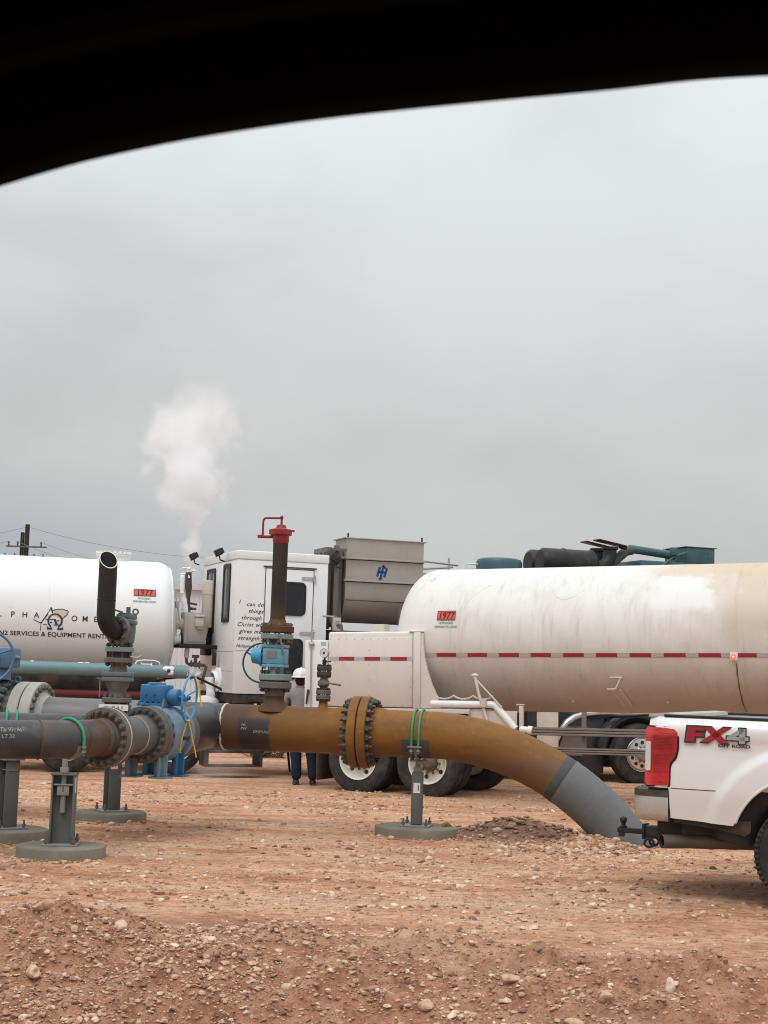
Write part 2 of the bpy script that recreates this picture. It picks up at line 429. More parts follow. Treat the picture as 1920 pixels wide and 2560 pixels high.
# ---------------------------------------------------------------- ground
def _h(ix, iy, seed):
    v = np.sin(ix * 127.1 + iy * 311.7 + seed * 74.7) * 43758.5453
    return v - np.floor(v)
def vnoise(x, y, seed=0):
    ix, iy = np.floor(x), np.floor(y); fx, fy = x - ix, y - iy
    fx = fx * fx * (3 - 2 * fx); fy = fy * fy * (3 - 2 * fy)
    return (_h(ix, iy, seed) * (1 - fx) + _h(ix + 1, iy, seed) * fx) * (1 - fy) + (_h(ix, iy + 1, seed) * (1 - fx) + _h(ix + 1, iy + 1, seed) * fx) * fy
def fbm(x, y, seed=0, o=4):
    s, a = 0, .5
    for i in range(o):
        s = s + a * (vnoise(x * 2 ** i, y * 2 ** i, seed + i) - .5); a *= .5
    return s
def sstep(a, b, t):
    t = np.clip((t - a) / (b - a), 0, 1); return t * t * (3 - 2 * t)
def gz(x, y):
    x = np.asarray(x, float); y = np.asarray(y, float)
    near = np.exp(-((y - 12) / 26) ** 2)
    z = near * (.05 * fbm(x * .35, y * .7, 1) + .035 * fbm(x * 1.1, y * 2.2, 5, 5) * sstep(24, 15, y))
    # wheel ruts running across the yard
    z = z - .025 * np.exp(-((y - 11.1 - .08 * np.sin(x * .6)) / .16) ** 2) - .018 * np.exp(-((y - 12.9 + .05 * x) / .2) ** 2)
    # graded berm of spoil in the foreground
    yc = 8.95 + .30 * fbm(x * .9, x * 0 + 3, 21, 3) + .08 * np.sin(x * 1.7 + 1)
    yc = yc - .16 * np.maximum(x, 0) + .05 * np.sin(x * 3.3)
    hh = .25 + .36 * fbm(x * .9 + 4, x * 0 + 9, 31, 4) + .10 * np.exp(-((x + 1.75) / .55) ** 2)
    t = y - yc
    prof = np.where(t > 0, np.exp(-(t / .42) ** 2), sstep(-1.35, 0, t))
    z = z + hh * prof - .22 * sstep(8.6, 6.6, y) + sstep(9.7, 8.9, y) * sstep(5, 7, y) * (.22 * fbm(x * 2.3, y * 2.3, 41, 5) + .16 * fbm(x * 6, y * 6, 47, 4)) - .11 * np.exp(-((x - .47) / .22) ** 2 - ((y - 8.72) / .16) ** 2) + .06 * np.exp(-((x - .47) / .25) ** 2 - ((y - 8.98) / .10) ** 2) - .07 * np.exp(-((x - 1.15) / .16) ** 2 - ((y - 8.6) / .12) ** 2)
    z = z + .15 * np.exp(-((x - 2.42) / .50) ** 2 - ((y - 16.62) / .42) ** 2)
    for fx, fy, fr in ((-2.83, 14.22, .40), (-3.6, 15.33, .42), (-2.99, 17.7, .40), (.467, 17.1, .455)):
        r = np.hypot(x - fx, y - fy); z = z + np.where(r > fr - .06, .022 * np.exp(-((r - fr) / .11) ** 2) * (1 + 1.6 * fbm(x * 6, y * 6, 77, 3)), 0)
    return z
def lines(a, b, step, far):
    L = list(np.arange(a, b + 1e-6, step)); g = step; p = b
    while p < far: g *= 1.35; p += g; L.append(p)
    g = step; p = a
    while p > -far: g *= 1.35; p -= g; L.insert(0, p)
    return np.array(L)
gx = lines(-7.5, 8.5, .045, 3000); gy = np.concatenate([lines(6.6, 10.0, .028, 3000)[:0], lines(6.6, 10.0, .028, 3000)]); gy = np.concatenate([gy[gy < 10.0], np.arange(10.0, 20, .05), lines(10, 20, .05, 3000)[lines(10, 20, .05, 3000) > 20]])
X, Y = np.meshgrid(gx, gy)
Z = gz(X, Y)
me = bpy.data.meshes.new('ground')
nx, ny = len(gx), len(gy)
V = np.stack([X.ravel(), Y.ravel(), Z.ravel()], 1)
i, j = np.meshgrid(np.arange(nx - 1), np.arange(ny - 1)); a = (j * nx + i).ravel()
F4 = np.stack([a, a + 1, a + nx + 1, a + nx], 1)
def fast_mesh(me, V, F):
    k = F.shape[1]
    me.vertices.add(len(V)); me.vertices.foreach_set('co', V.astype(np.float32).ravel())
    me.loops.add(F.size); me.loops.foreach_set('vertex_index', F.astype(np.int32).ravel())
    me.polygons.add(len(F)); me.polygons.foreach_set('loop_start', np.arange(0, F.size, k, dtype=np.int32))
    me.update(calc_edges=True)
fast_mesh(me, V, F4)
me.polygons.foreach_set('use_smooth', np.ones(len(F4), bool))
def ground_mat():
    mt = bpy.data.materials.new('reddish_caliche'); mt.use_nodes = True
    nd, lk = mt.node_tree.nodes, mt.node_tree.links
    b = nd['Principled BSDF']; b.inputs['Roughness'].default_value = .95; b.inputs['Specular IOR Level'].default_value = .15
    tc = N(nd, 'ShaderNodeTexCoord')
    def nz(scale, detail, st=None, rough=.6):
        n = N(nd, 'ShaderNodeTexNoise', i_Scale=float(scale), i_Detail=float(detail), i_Roughness=rough)
        if st:
            m = N(nd, 'ShaderNodeMapping'); m.inputs['Scale'].default_value = st
            lk.new(tc.outputs['Object'], m.inputs[0]); lk.new(m.outputs[0], n.inputs['Vector'])
        else:
            lk.new(tc.outputs['Object'], n.inputs['Vector'])
        return n.outputs['Fac']
    r1 = ramp(nd, [(.32, (.42, .192, .112)), (.45, (.60, .318, .192)), (.55, (.69, .405, .262)), (.68, (.75, .52, .362))])
    lk.new(nz(1.1, 10, (.55, 1.6, 1)), r1.inputs[0])
    r2 = ramp(nd, [(.34, (.55, .49, .45)), (.46, (1.04, 1.02, 1.0)), (.64, (1.5, 1.52, 1.5))])
    lk.new(nz(13, 8, (.7, 1, 1), .7), r2.inputs[0])
    m1 = N(nd, 'ShaderNodeMixRGB', blend_type='MULTIPLY', i_Fac=.85); lk.new(r1.outputs[0], m1.inputs[1]); lk.new(r2.outputs[0], m1.inputs[2])
    # pale limestone chips bedded in the surface
    vo = N(nd, 'ShaderNodeTexVoronoi', i_Scale=26.0, i_Randomness=1.0); lk.new(tc.outputs['Object'], vo.inputs['Vector'])
    lt = N(nd, 'ShaderNodeMapRange', i_1=.30, i_2=.20); lk.new(vo.outputs['Distance'], lt.inputs[0])
    sx = N(nd, 'ShaderNodeSeparateXYZ'); lk.new(vo.outputs['Color'], sx.inputs[0])
    gt = N(nd, 'ShaderNodeMapRange', i_1=.62, i_2=.70); lk.new(sx.outputs[0], gt.inputs[0])
    pm = N(nd, 'ShaderNodeMath', operation='MULTIPLY'); lk.new(lt.outputs[0], pm.inputs[0]); lk.new(gt.outputs[0], pm.inputs[1])
    pale = ramp(nd, [(0, (.30, .19, .13)), (.5, (.52, .39, .29)), (1, (.64, .54, .44))]); lk.new(sx.outputs[1], pale.inputs[0])
    m2 = N(nd, 'ShaderNodeMixRGB'); lk.new(pm.outputs[0], m2.inputs[0]); lk.new(m1.outputs[0], m2.inputs[1]); lk.new(pale.outputs[0], m2.inputs[2])
    # redder turned earth along the berm, its near-face shading painted into the colour
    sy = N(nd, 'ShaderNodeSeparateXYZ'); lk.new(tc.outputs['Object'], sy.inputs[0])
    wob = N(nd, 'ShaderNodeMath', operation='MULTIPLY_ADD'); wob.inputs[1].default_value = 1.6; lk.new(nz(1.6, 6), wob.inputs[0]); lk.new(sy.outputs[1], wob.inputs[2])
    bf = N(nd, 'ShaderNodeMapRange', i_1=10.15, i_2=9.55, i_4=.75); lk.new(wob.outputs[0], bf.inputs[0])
    shaded_soil = ramp(nd, [(.35, (.23, .094, .057)), (.5, (.53, .252, .158)), (.66, (.70, .41, .285))]); lk.new(nz(7, 9, None, .7), shaded_soil.inputs[0])
    m3 = N(nd, 'ShaderNodeMixRGB'); lk.new(bf.outputs[0], m3.inputs[0]); lk.new(m2.outputs[0], m3.inputs[1]); lk.new(shaded_soil.outputs[0], m3.inputs[2])
    pf = N(nd, 'ShaderNodeMapRange', i_1=.52, i_2=.66, i_4=.55); lk.new(nz(.45, 5, (.6, 1.4, 1)), pf.inputs[0])
    m4 = N(nd, 'ShaderNodeMixRGB'); m4.inputs[2].default_value = (.68, .48, .34, 1); lk.new(pf.outputs[0], m4.inputs[0]); lk.new(m3.outputs[0], m4.inputs[1])
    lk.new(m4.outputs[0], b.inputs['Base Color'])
    h1 = N(nd, 'ShaderNodeMath', operation='MULTIPLY_ADD'); h1.inputs[1].default_value = .5
    lk.new(pm.outputs[0], h1.inputs[0]); lk.new(nz(22, 8, None, .7), h1.inputs[2])
    bp = N(nd, 'ShaderNodeBump', i_Strength=1.0, i_Distance=.07); lk.new(h1.outputs[0], bp.inputs['Height']); lk.new(bp.outputs[0], b.inputs['Normal'])
    return mt
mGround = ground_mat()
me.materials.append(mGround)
ground = bpy.data.objects.new('ground', me); COL.objects.link(ground)
tag(ground, 'reddish tan stony dirt yard with a low berm of spoil in front', 'ground', kind='structure')

# loose stones: far past counting, one object; colour varies stone by stone
def ico(sub):
    b = bmesh.new(); bmesh.ops.create_icosphere(b, subdivisions=sub, radius=1)
    v = np.array([q.co[:] for q in b.verts]); f = np.array([[q.index for q in p.verts] for p in b.faces]); b.free(); return v, f
I1, I2, I3 = ico(1), ico(2), ico(3)
def stone_mat():
    mt = bpy.data.materials.new('limestone_rubble'); mt.use_nodes = True
    nd, lk = mt.node_tree.nodes, mt.node_tree.links; b = nd['Principled BSDF']; b.inputs['Roughness'].default_value = .92
    at = N(nd, 'ShaderNodeAttribute', attribute_name='stone'); sx = N(nd, 'ShaderNodeSeparateXYZ'); lk.new(at.outputs['Color'], sx.inputs[0])
    rp = ramp(nd, [(0, (.20, .108, .072)), (.3, (.42, .24, .16)), (.6, (.56, .375, .265)), (.85, (.66, .50, .375)), (1, (.72, .61, .49))]); lk.new(sx.outputs[0], rp.inputs[0])
    tc = N(nd, 'ShaderNodeTexCoord'); n = N(nd, 'ShaderNodeTexNoise', i_Scale=38.0, i_Detail=6.0); lk.new(tc.outputs['Object'], n.inputs['Vector'])
    r2 = ramp(nd, [(.3, (.68, .62, .57)), (.6, (1.05, 1.05, 1.05))]); lk.new(n.outputs['Fac'], r2.inputs[0])
    mx = N(nd, 'ShaderNodeMixRGB', blend_type='MULTIPLY', i_Fac=.9); lk.new(rp.outputs[0], mx.inputs[1]); lk.new(r2.outputs[0], mx.inputs[2]); lk.new(mx.outputs[0], b.inputs['Base Color'])
    return mt
mStone = stone_mat()
def rand_rot(rg, n):
    q = rg.normal(size=(n, 4)); q /= np.linalg.norm(q, axis=1)[:, None]; w, x, y, z = q.T
    return np.stack([1 - 2 * (y * y + z * z), 2 * (x * y - z * w), 2 * (x * z + y * w), 2 * (x * y + z * w), 1 - 2 * (x * x + z * z), 2 * (y * z - x * w),
                     2 * (x * z - y * w), 2 * (y * z + x * w), 1 - 2 * (x * x + y * y)], 1).reshape(n, 3, 3)
def scatter(name, P, size, base, seed, tone, flat=.62, sink=.3):
    rg = np.random.default_rng(seed); n = len(P); v, f = base
    sc = size[:, None] * np.stack([rg.uniform(.7, 1.35, n), rg.uniform(.7, 1.2, n), rg.uniform(.5, 1.0, n)], 1)
    rad = 1 + rg.uniform(-.34, .24, (n, len(v)))
    Q = v[None] * rad[:, :, None] * sc[:, None, :]
    Q = np.einsum('nij,nkj->nki', rand_rot(rg, n), Q); Q[:, :, 2] *= flat
    Q += P[:, None, :]; Q[:, :, 2] += (size * flat * (1 - 2 * sink) * .5)[:, None]
    FF = (f[None] + (np.arange(n) * len(v))[:, None, None]).reshape(-1, 3)
    me = bpy.data.meshes.new(name); fast_mesh(me, Q.reshape(-1, 3), FF)
    at = me.color_attributes.new('stone', 'FLOAT_COLOR', 'POINT')
    c = np.ones((n, len(v), 4), np.float32); c[:, :, :3] = tone[:, None, None]
    at.data.foreach_set('color', c.ravel())
    me.materials.append(mStone)
    o = bpy.data.objects.new(name, me); COL.objects.link(o); return o
def gpts(rg, n, x0, x1, y0, y1):
    y = rg.uniform(y0, y1, n); x = rg.uniform(-1, 1, n) * (y * .265 + .3) + 0 * x0
    return x, y
rg = np.random.default_rng(11)
x1, y1 = gpts(rg, 120000, 0, 0, 7.2, 9.9)
keep = (fbm(x1 * 1.3, y1 * 1.3, 61, 3) + .05 + .30 * np.exp(-((x1 + 1.6) / .9) ** 2) + .06 * (y1 < 8.6)) > rg.uniform(-.16, .30, len(x1))
x1, y1 = x1[keep][:42000], y1[keep][:42000]
s1 = .0048 + .0062 * rg.pareto(2.2, len(x1)); s1 = np.minimum(s1, .028)
s1 *= .86
x2, y2 = gpts(rg, 44000, 0, 0, 9.6, 23)
keep = (fbm(x2 * .6, y2 * .9, 71, 3) + .02) > rg.uniform(-.22, .34, len(x2))
x2, y2 = x2[keep][:21000], y2[keep][:21000]
s2 = np.minimum(.006 + .0085 * rg.pareto(2.3, len(x2)), .042)
xs, ys, ss = np.r_[x1, x2], np.r_[y1, y2], np.r_[s1, s2]
tone = np.clip(np.r_[rg.beta(1.5, 2.1, len(x1)), rg.beta(1.5, 1.6, len(x2))], 0, 1)
gravel = scatter('gravel', np.stack([xs, ys, gz(xs, ys)], 1), ss, I1, 3, tone)
tag(gravel, 'loose tan limestone gravel strewn over the dirt yard and the front berm', 'gravel', kind='stuff')
gravel.data.polygons.foreach_set('use_smooth', np.zeros(len(gravel.data.polygons), bool))

def rock(name, x, y, r, tone, seed, label, sx=(1.2, .9, .62), grp='larger rocks lying in the foreground berm', dz=0.0):
    rg = np.random.default_rng(seed); v, f = I3
    d = np.zeros(len(v))
    for k in range(9):                                        # planar chips make the rock angular
        a = rg.normal(size=3); a /= np.linalg.norm(a); d += np.maximum(v @ a - rg.uniform(.55, .8), 0) * -.75
    rad = 1 + d + .10 * (fbm(v[:, 0] * 2 + seed, v[:, 1] * 2 + v[:, 2], seed, 4))
    q = v * rad[:, None] * np.array(sx) * r
    rz = rg.uniform(0, 6.28); c, s_ = math.cos(rz), math.sin(rz); q = q @ np.array([[c, -s_, 0], [s_, c, 0], [0, 0, 1]]).T
    me = bpy.data.meshes.new(name); fast_mesh(me, q, f)
    at = me.color_attributes.new('stone', 'FLOAT_COLOR', 'POINT'); cc = np.ones((len(v), 4), np.float32); cc[:, :3] = tone; at.data.foreach_set('color', cc.ravel())
    me.materials.append(mStone); me.polygons.foreach_set('use_smooth', np.ones(len(f), bool)); me.set_sharp_from_angle(angle=R(28))
    o = bpy.data.objects.new(name, me); COL.objects.link(o); o.location = (x, y, float(gz(x, y)) + r * sx[2] * .35 + dz)
    return tag(o, label, 'rock', grp)
ROCKS = [(-1.80, 8.78, .105, .38, 'broad flat reddish slab rock near the crest of the left berm', (1.2, .8, .45)),
         (-1.94, 8.1, .055, .80, 'rounded pale rock low on the left of the foreground berm', (1, .9, .75)),
         (-1.76, 8.28, .085, .62, 'long narrow tan rock sloping down the left berm', (1.5, .6, .5)),
         (-1.40, 8.82, .060, .88, 'whitish rock on the berm right of the flat reddish slab', (.9, .8, .8)),
         (-.88, 8.62, .046, .92, 'small white rock glinting in the middle left of the berm', (1, .7, .8)),
         (.30, 8.15, .055, .55, 'chunky brown rock at the centre bottom of the berm', (1.1, .9, .7)),
         (.36, 7.98, .062, .70, 'pale blunt rock at the very bottom edge near the centre', (1, .9, .75)),
         (-.05, 7.98, .062, .15, 'dark grey-brown rock at the foot of the berm left of centre', (.9, .8, .8)),
         (1.05, 8.0, .058, .60, 'tan angular rock at the bottom edge right of centre', (1.2, .8, .7)),
         (1.58, 8.28, .055, .96, 'upright whitish rock standing on the right of the berm', (.75, .6, 1.15)),
         (1.22, 8.12, .055, .50, 'squat buff rock left of the upright whitish rock', (1, .9, .8)),
         (2.05, 8.75, .046, .98, 'bright white rock near the crest at the right edge', (1.1, .9, .7)),
         (.75, 8.35, .062, .50, 'wedge shaped brown rock on the berm right of centre', (1.2, .8, .6)),
         (-.42, 8.30, .05, .66, 'lumpy tan rock in the reddish hollow of the berm', (1.1, .9, .8))]
for k, (x, y, r, tn, lb, sx) in enumerate(ROCKS):
    rock('rock', x, y, r * .85, tn, 100 + k, lb, sx)
# ---------------------------------------------------------------- pipework
HX, HY, HYAW, HZ, HR = .455, 17.1, R(-11), 1.11, .254
def hw(u, y=0, z=0):
    return Vector((HX + u * math.cos(HYAW) - y * math.sin(HYAW), HY + u * math.sin(HYAW) + y * math.cos(HYAW), z))
BX, BY, BYAW, BZ, BR_ = -2.69, 15.2, R(71.6), 1.055, .178
def bw(t, y=0, z=0):
    return Vector((BX + t * math.cos(BYAW) - y * math.sin(BYAW), BY + t * math.sin(BYAW) + y * math.cos(BYAW), z))
def straight(x0, x1, k):
    return [(x0 + (x1 - x0) * i / k, 0, HZ) for i in range(k + 1)]
def weld(b, x, z, r, w=.016, amp=.006, n=48, seed=0):
    rg = random.Random(seed)
    for sgn in (0,):
        pts = []
        for j in range(n):
            a = 2 * math.pi * j / n
            pts.append((x + rg.uniform(-amp, amp), r * math.cos(a), z + r * math.sin(a)))
        b.tube(pts, [w * rg.uniform(.75, 1.2) for _ in pts], 6, closed=True)
hp = thing('transfer_pipeline', 'long ochre and grey steel pipeline with a bolted joint, bending into the ground', 'pipeline', (HX, HY, 0), HYAW)
b = B(); b.lathe([(-2.20, .250), (-2.20, HR), (-.93, HR), (-.86, .272), (-.735, .285)], (0, 0, HZ), n=56)
o = b.build('patched_pipe_section', mHeader, hp); tag(o, 'ochre pipe section with a dark rectangular bare patch and rust at its left end', None)
b = B(); b.lathe([(-.735, .285), (-.735, .385), (-.727, .395), (-.645, .395), (-.637, .385), (-.637, .2)], (0, 0, HZ), n=64)
fl = b.build('flange', mOchre, hp)
b = B(); b.lathe([(-.637, .2), (-.637, .352), (-.625, .352), (-.625, .2)], (0, 0, HZ), n=48); b.build('gasket', mBlack, hp)
b = B(); b.lathe([(-.625, .2), (-.625, .385), (-.617, .395), (-.535, .395), (-.527, .385), (-.527, .285), (-.40, .270), (-.34, HR), (.1, HR)], (0, 0, HZ), n=64)
b.build('flange', mOchre, hp)
bolt_ring(fl, mBoltDark, 22, .340, (-.631, 0, HZ), .255, .021, nut=1.8, stick=.055)
BRD = 2.8
def bend(a):
    return (.1 + BRD * math.sin(a), 0, HZ - BRD + BRD * math.cos(a))
a1 = R(28.5)
b = B(); b.tube([bend(R(31.2) * i / 24) for i in range(25)], HR, 56, caps=False); b.build('pipe_bend', mOchre, hp)
b = B(); b.tube([bend(R(30.4)), bend(R(30.9)), bend(R(32.7)), bend(R(32.9))], [HR + .001, HR + .005, HR + .006, HR + .001], 56, caps=False)
b.build('wrap_edge', mBand, hp)
b = B(); prev = None; n_ = 56; lap = 1.55
def wrap_pt(a, ph, r):
    c_ = bend(a) if a < R(56) else tuple(Vector(bend(R(56))) + Vector((math.cos(R(56)), 0, -math.sin(R(56)))) * BRD * (a - R(56)))
    a = min(a, R(56)); return (c_[0] + r * math.cos(ph) * math.sin(a), r * math.sin(ph), c_[2] + r * math.cos(ph) * math.cos(a))
k = 0
while 32.5 + k * lap < 64:
    for d_, r_ in ((0.0, HR + .0095), (lap * .9, HR + .0055), (lap * .985, HR + .0045)):
        ring_ = [b.bm.verts.new(wrap_pt(R(32.5 + k * lap + d_ + (1.0 * math.sin(2 * math.pi * q / n_) + .5 if k else 0)), 2 * math.pi * q / n_, r_)) for q in range(n_)]
        if prev:
            for q in range(n_): b._f([prev[q], prev[(q + 1) % n_], ring_[(q + 1) % n_], ring_[q]])
        prev = ring_
    k += 1
b.build('tape_wrap', mTapeWrap, hp, sharp=14)
b = B(); b.lathe([(-2.20, HR + .002), (-2.42, HR + .002)], (0, 0, HZ), n=48); b.lathe([(-2.42, HR + .006), (-2.98, HR + .006)], (0, 0, HZ), n=48)
o = b.build('pipe_tee', mBareDark, hp)
b = B(); weld(b, -2.20, HZ, HR, .011, .005, 60, 3); b.build('painted_weld', mWeldPaint, hp)
b = B(); weld(b, -2.42, HZ, HR, .010, .004, 50, 4); b.build('weld_bead', mWeld, hp); b = B(); weld(b, -2.98, HZ, HR, .010, .004, 50, 5); b.build('weld_bead', mWeld, hp)
b = B(); b.lathe([(-2.98, HR), (-4.34, HR)], (0, 0, HZ), n=48); b.build('bare_pipe_section', mBare, hp)
b = B(); weld(b, -4.33, HZ, HR + .002, .014, .004, 50, 6); b.build('painted_weld', mFlangeWhite, hp)
b = B(); b.lathe([(-4.33, HR + .002), (-4.37, .285), (-4.40, .315), (-4.40, .41), (-4.41, .42), (-4.525, .42), (-4.532, .41), (-4.532, .2)], (0, 0, HZ), n=56)
f2 = b.build('flange', mFlangeWhite, hp); tag(f2, 'pale painted flange at the far left end', None)
bolt_ring(f2, mBolt, 24, .362, (-4.538, 0, HZ), .30, .0175, nut=1.95)
# reducer and stub where the left branch meets the pipeline (drawn along the branch)
b = B()
p0, p1 = bw(1.60, 0, BZ), bw(2.42, 0, HZ)
inv = Matrix.Rotation(-HYAW, 4, 'Z') @ Matrix.Translation((-HX, -HY, 0))
path = [inv @ bw(t, 0, BZ + (HZ - BZ) * max(0, (t - 1.75)) / .7) for t in (1.66, 1.74, 1.82, 1.95, 2.1, 2.45)]
b.tube(path, [BR_ + .03, .232, .248, .252, .252, .252], 48); b.build('branch_reducer', mBareDark, hp)
b = B()
def hface(u0, v0):
    def fn(x, z):
        a = math.asin(min(.98, max(-.98, (v0 + z - HZ) / (HR + .002)))); return (u0 + x, -(HR + .003) * math.cos(a), HZ + (HR + .003) * math.sin(a))
    return fn
b.text("HL\nPW", .045, hface(-1.92, 1.135), shear=.2); b.build('chalk_marks', mChalk, hp); b = B(); b.text("DMM-NC", .048, hface(-1.715, 1.06), shear=.25)
b.build('chalk_marks', mChalk, hp)

# ---- branch pipe at front left
br = thing('branch_pipe', 'dark steel branch pipe curving from the left edge to round bolted flanges', 'pipe', (BX, BY, 0), BYAW)
TB = -.52; ER = .53; TURN = R(46)
b = B(); b.lathe([(0, .13), (0, .285), (.006, .292), (.066, .292), (.074, .284), (.074, .12)], (0, 0, BZ), n=56)
b.lathe([(-.13, BR_ + .0005), (-.012, BR_ + .0005), (0, BR_ + .012)], (0, 0, BZ), n=48); f1 = b.build('flange', mFlange, br)
b = B(); b.lathe([(.074, .14), (.074, .294), (.086, .294), (.086, .14)], (0, 0, BZ), n=48); b.build('gasket', mWeldPaint, br)
b = B(); b.lathe([(.086, .12), (.086, .286), (.094, .296), (.152, .296), (.160, .286), (.160, .222), (.24, .19), (.30, BR_)], (0, 0, BZ), n=56); b.build('flange', mFlange, br)
bolt_ring(f1, mBolt, 20, .254, (.080, 0, BZ), .19, .0165, nut=1.75, stick=.03)
b = B(); b.lathe([(TB, BR_), (-.13, BR_)], (0, 0, BZ), n=48); o = b.build('rusty_pipe_section', mRustSteel, br)
b = B(); weld(b, -.13, BZ, BR_, .006, .003, 40, 8); b.build('weld_bead', mWeld, br)
b = B(); b.lathe([(-.0022, .186), (-.0022, .222)], (0, 0, BZ), n=48); b.build('rust_stain_ring', mRust, br)
el = [(TB - ER * math.sin(a), ER - ER * math.cos(a), BZ) for a in [TURN * i / 14 for i in range(15)]]
b = B(); b.tube(el, BR_, 48, caps=False); b.build('pipe_elbow', mRustSteel, br)
e = Vector(el[-1]); dl = Vector((-math.cos(TURN), math.sin(TURN), 0))
b = B(); b.tube([e, e + dl * 3.2], BR_ - .001, 48); b.build('dark_pipe_section', mBareDark, br)
b = B(); nl = Vector((-dl.y, dl.x, 0))
pts = []
for j in range(44):
    a = 2 * math.pi * j / 44; pts.append(e + nl * BR_ * math.cos(a) + Vector((0, 0, BR_ * math.sin(a))))
b.tube(pts, .008, 6, closed=True); b.build('weld_bead', mWeld, br)
b = B(); b.lathe([(.30, BR_), (.62, BR_), (.70, .196), (.78, .205), (.845, .212)], (0, 0, BZ), n=48); b.build('bare_pipe_section', mBare, br)
b = B(); weld(b, .66, BZ, .186, .009, .003, 44, 9); b.build('painted_weld', mFlangeWhite, br)
b = B(); b.lathe([(.845, .12), (.845, .284), (.852, .292), (.912, .292), (.92, .284), (.92, .12)], (0, 0, BZ), n=56); f3 = b.build('flange', mFlange, br)
bolt_ring(f3, mBolt, 20, .254, (.926, 0, BZ), .19, .0165, nut=1.75, stick=.03)
b = B(); b.lathe([(.92, .14), (.92, .27), (.932, .27), (.932, .14)], (0, 0, BZ), n=48); b.build('gasket', mFlangeWhite, br)
# chalk on the leg that runs out of the picture: seen side of the pipe
b = B(); nf = nl if (Matrix.Rotation(BYAW, 3, 'Z') @ nl).y < 0 else -nl
def legface(s0, z0):
    def fn(x, z):
        a = math.asin(max(-.98, min(.98, (z0 + z - BZ) / (BR_ + .002)))); q = e + dl * (s0 - x) + nf * ((BR_ + .002) * math.cos(a)); return (q.x, q.y, BZ + (BR_ + .002) * math.sin(a))
    return fn
b.text("HT# 931967", .05, legface(.30, 1.135), shear=.15); b.build('chalk_marks', mChalk, br); b = B(); b.text("LT 33", .05, legface(.32, 1.075), shear=.15); b.build('chalk_marks', mChalk, br)

# ---- second pipe behind it
sp = thing('branch_pipe', 'grey steel pipe with green clamps, mostly hidden behind the dark branch pipe', 'pipe', (-3.6, 15.35, 0), R(12))
b = B(); b.tube([(-3, 0, 1.085), (.42, 0, 1.085)] + [(.42 + .42 * math.sin(a), .42 - .42 * math.cos(a), 1.085) for a in [R(75) * i / 8 for i in range(1, 9)]] + [(.42 + .42 * math.sin(R(75)) + 2.0 * math.cos(R(75)), .42 - .42 * math.cos(R(75)) + 2.0 * math.sin(R(75)), 1.10)], BR_, 40)
b.build('pipe_section', mBareDark, sp)

# ---- relief riser with a slant-cut vent pipe, standing on the branch pipe
P = bw(.28)
rv = thing('relief_riser', 'riser with a black angled vent pipe and teal relief valve on the branch pipe', 'vent riser', (P.x, P.y, 0), 0)
b = B(); b.lathe([(1.20, .075), (1.26, .055), (1.33, .055)], ax=(0, 0, 1), n=28); b.build('neck', mBare, rv)
b = B(); b.lathe([(1.318, .05), (1.318, .138), (1.325, .144), (1.368, .144), (1.374, .138), (1.374, .05)], ax=(0, 0, 1), n=40); b.build('flange', mFlange, rv)
b = B(); b.lathe([(1.374, .115), (1.392, .115)], ax=(0, 0, 1), n=32); b.build('gasket', mBlack, rv)
b = B(); b.lathe([(1.392, .05), (1.392, .14), (1.398, .146), (1.436, .146), (1.442, .14), (1.442, .09), (1.475, .085)], ax=(0, 0, 1), n=40); f = b.build('flange', mFlange, rv)
bolt_ring(f, mBolt, 8, .115, (0, 0, 1.385), .155, .011, 'z', nut=1.9)
b = B(); b.lathe([(1.475, .085), (1.50, .085), (1.53, .10), (1.585, .122), (1.60, .128)], ax=(0, 0, 1), n=36); b.build('valve_bowl', mFlange, rv)
b = B(); b.box(-.14, .14, -.13, .13, 1.60, 1.645, .008); b.box(-.143, .143, -.133, .133, 1.650, 1.695, .008)
b.build('valve_bonnet', mTealVal, rv)
b = B(); b.tube([(-.14, -.06, 1.625), (-.20, -.06, 1.625), (-.165, -.06, 1.62), (-.165, -.06, 1.44)], .006, 8); b.build('position_rod', mZinc, rv)
b = B(); b.lathe([(1.695, .09), (1.73, .085), (1.76, .078), (1.79, .092)], ax=(0, 0, 1), n=32); b.build('neck', mFlange, rv)
b = B(); b.lathe([(1.787, .05), (1.787, .136), (1.792, .142), (1.83, .142), (1.836, .136), (1.836, .05)], ax=(0, 0, 1), n=40); b.build('flange', mFlange, rv)
b = B(); b.lathe([(1.836, .112), (1.894, .112)], ax=(0, 0, 1), n=32); b.build('wafer_body', mBlack, rv)
b = B(); b.lathe([(1.894, .05), (1.894, .136), (1.899, .142), (1.936, .142), (1.942, .136), (1.942, .05)], ax=(0, 0, 1), n=40); f = b.build('flange', mTealFl, rv)
bolt_ring(f, mBoltDark, 8, .118, (0, 0, 1.865), .19, .010, 'z', nut=2.1)
b = B(); b.tube([(.12, -.04, 1.85), (.19, -.04, 1.84), (.23, -.04, 1.86)], .01, 8); b.cyl((.18, -.04, 1.845), (.18, -.04, 1.895), .007, n=8); b.cyl((.15, -.04, 1.895), (.21, -.04, 1.897), .006, n=8)
b.build('bleed_valve', mGalv, rv)
b = B(); b.lathe([(1.942, .06), (1.965, .055), (1.99, .085), (2.10, .095), (2.17, .095)], (.055, .02, 0), (0, 0, 1), 32); b.build('relief_valve_body', mTealVal, rv)
b = B(); b.box(-.04, .15, -.08, .12, 2.17, 2.215, .008); b.box(-.035, .145, -.075, .115, 2.222, 2.27, .008); b.box(-.02, .10, -.06, .09, 2.272, 2.285, .004)
b.lathe([(2.27, .022), (2.345, .022), (2.345, 0)], (.068, .02, 0), (0, 0, 1), 16); b.tube(arc((.14, 2.30), .026, 0, 2 * math.pi, 14, y=.02)[:-1], .009, 8, closed=True)
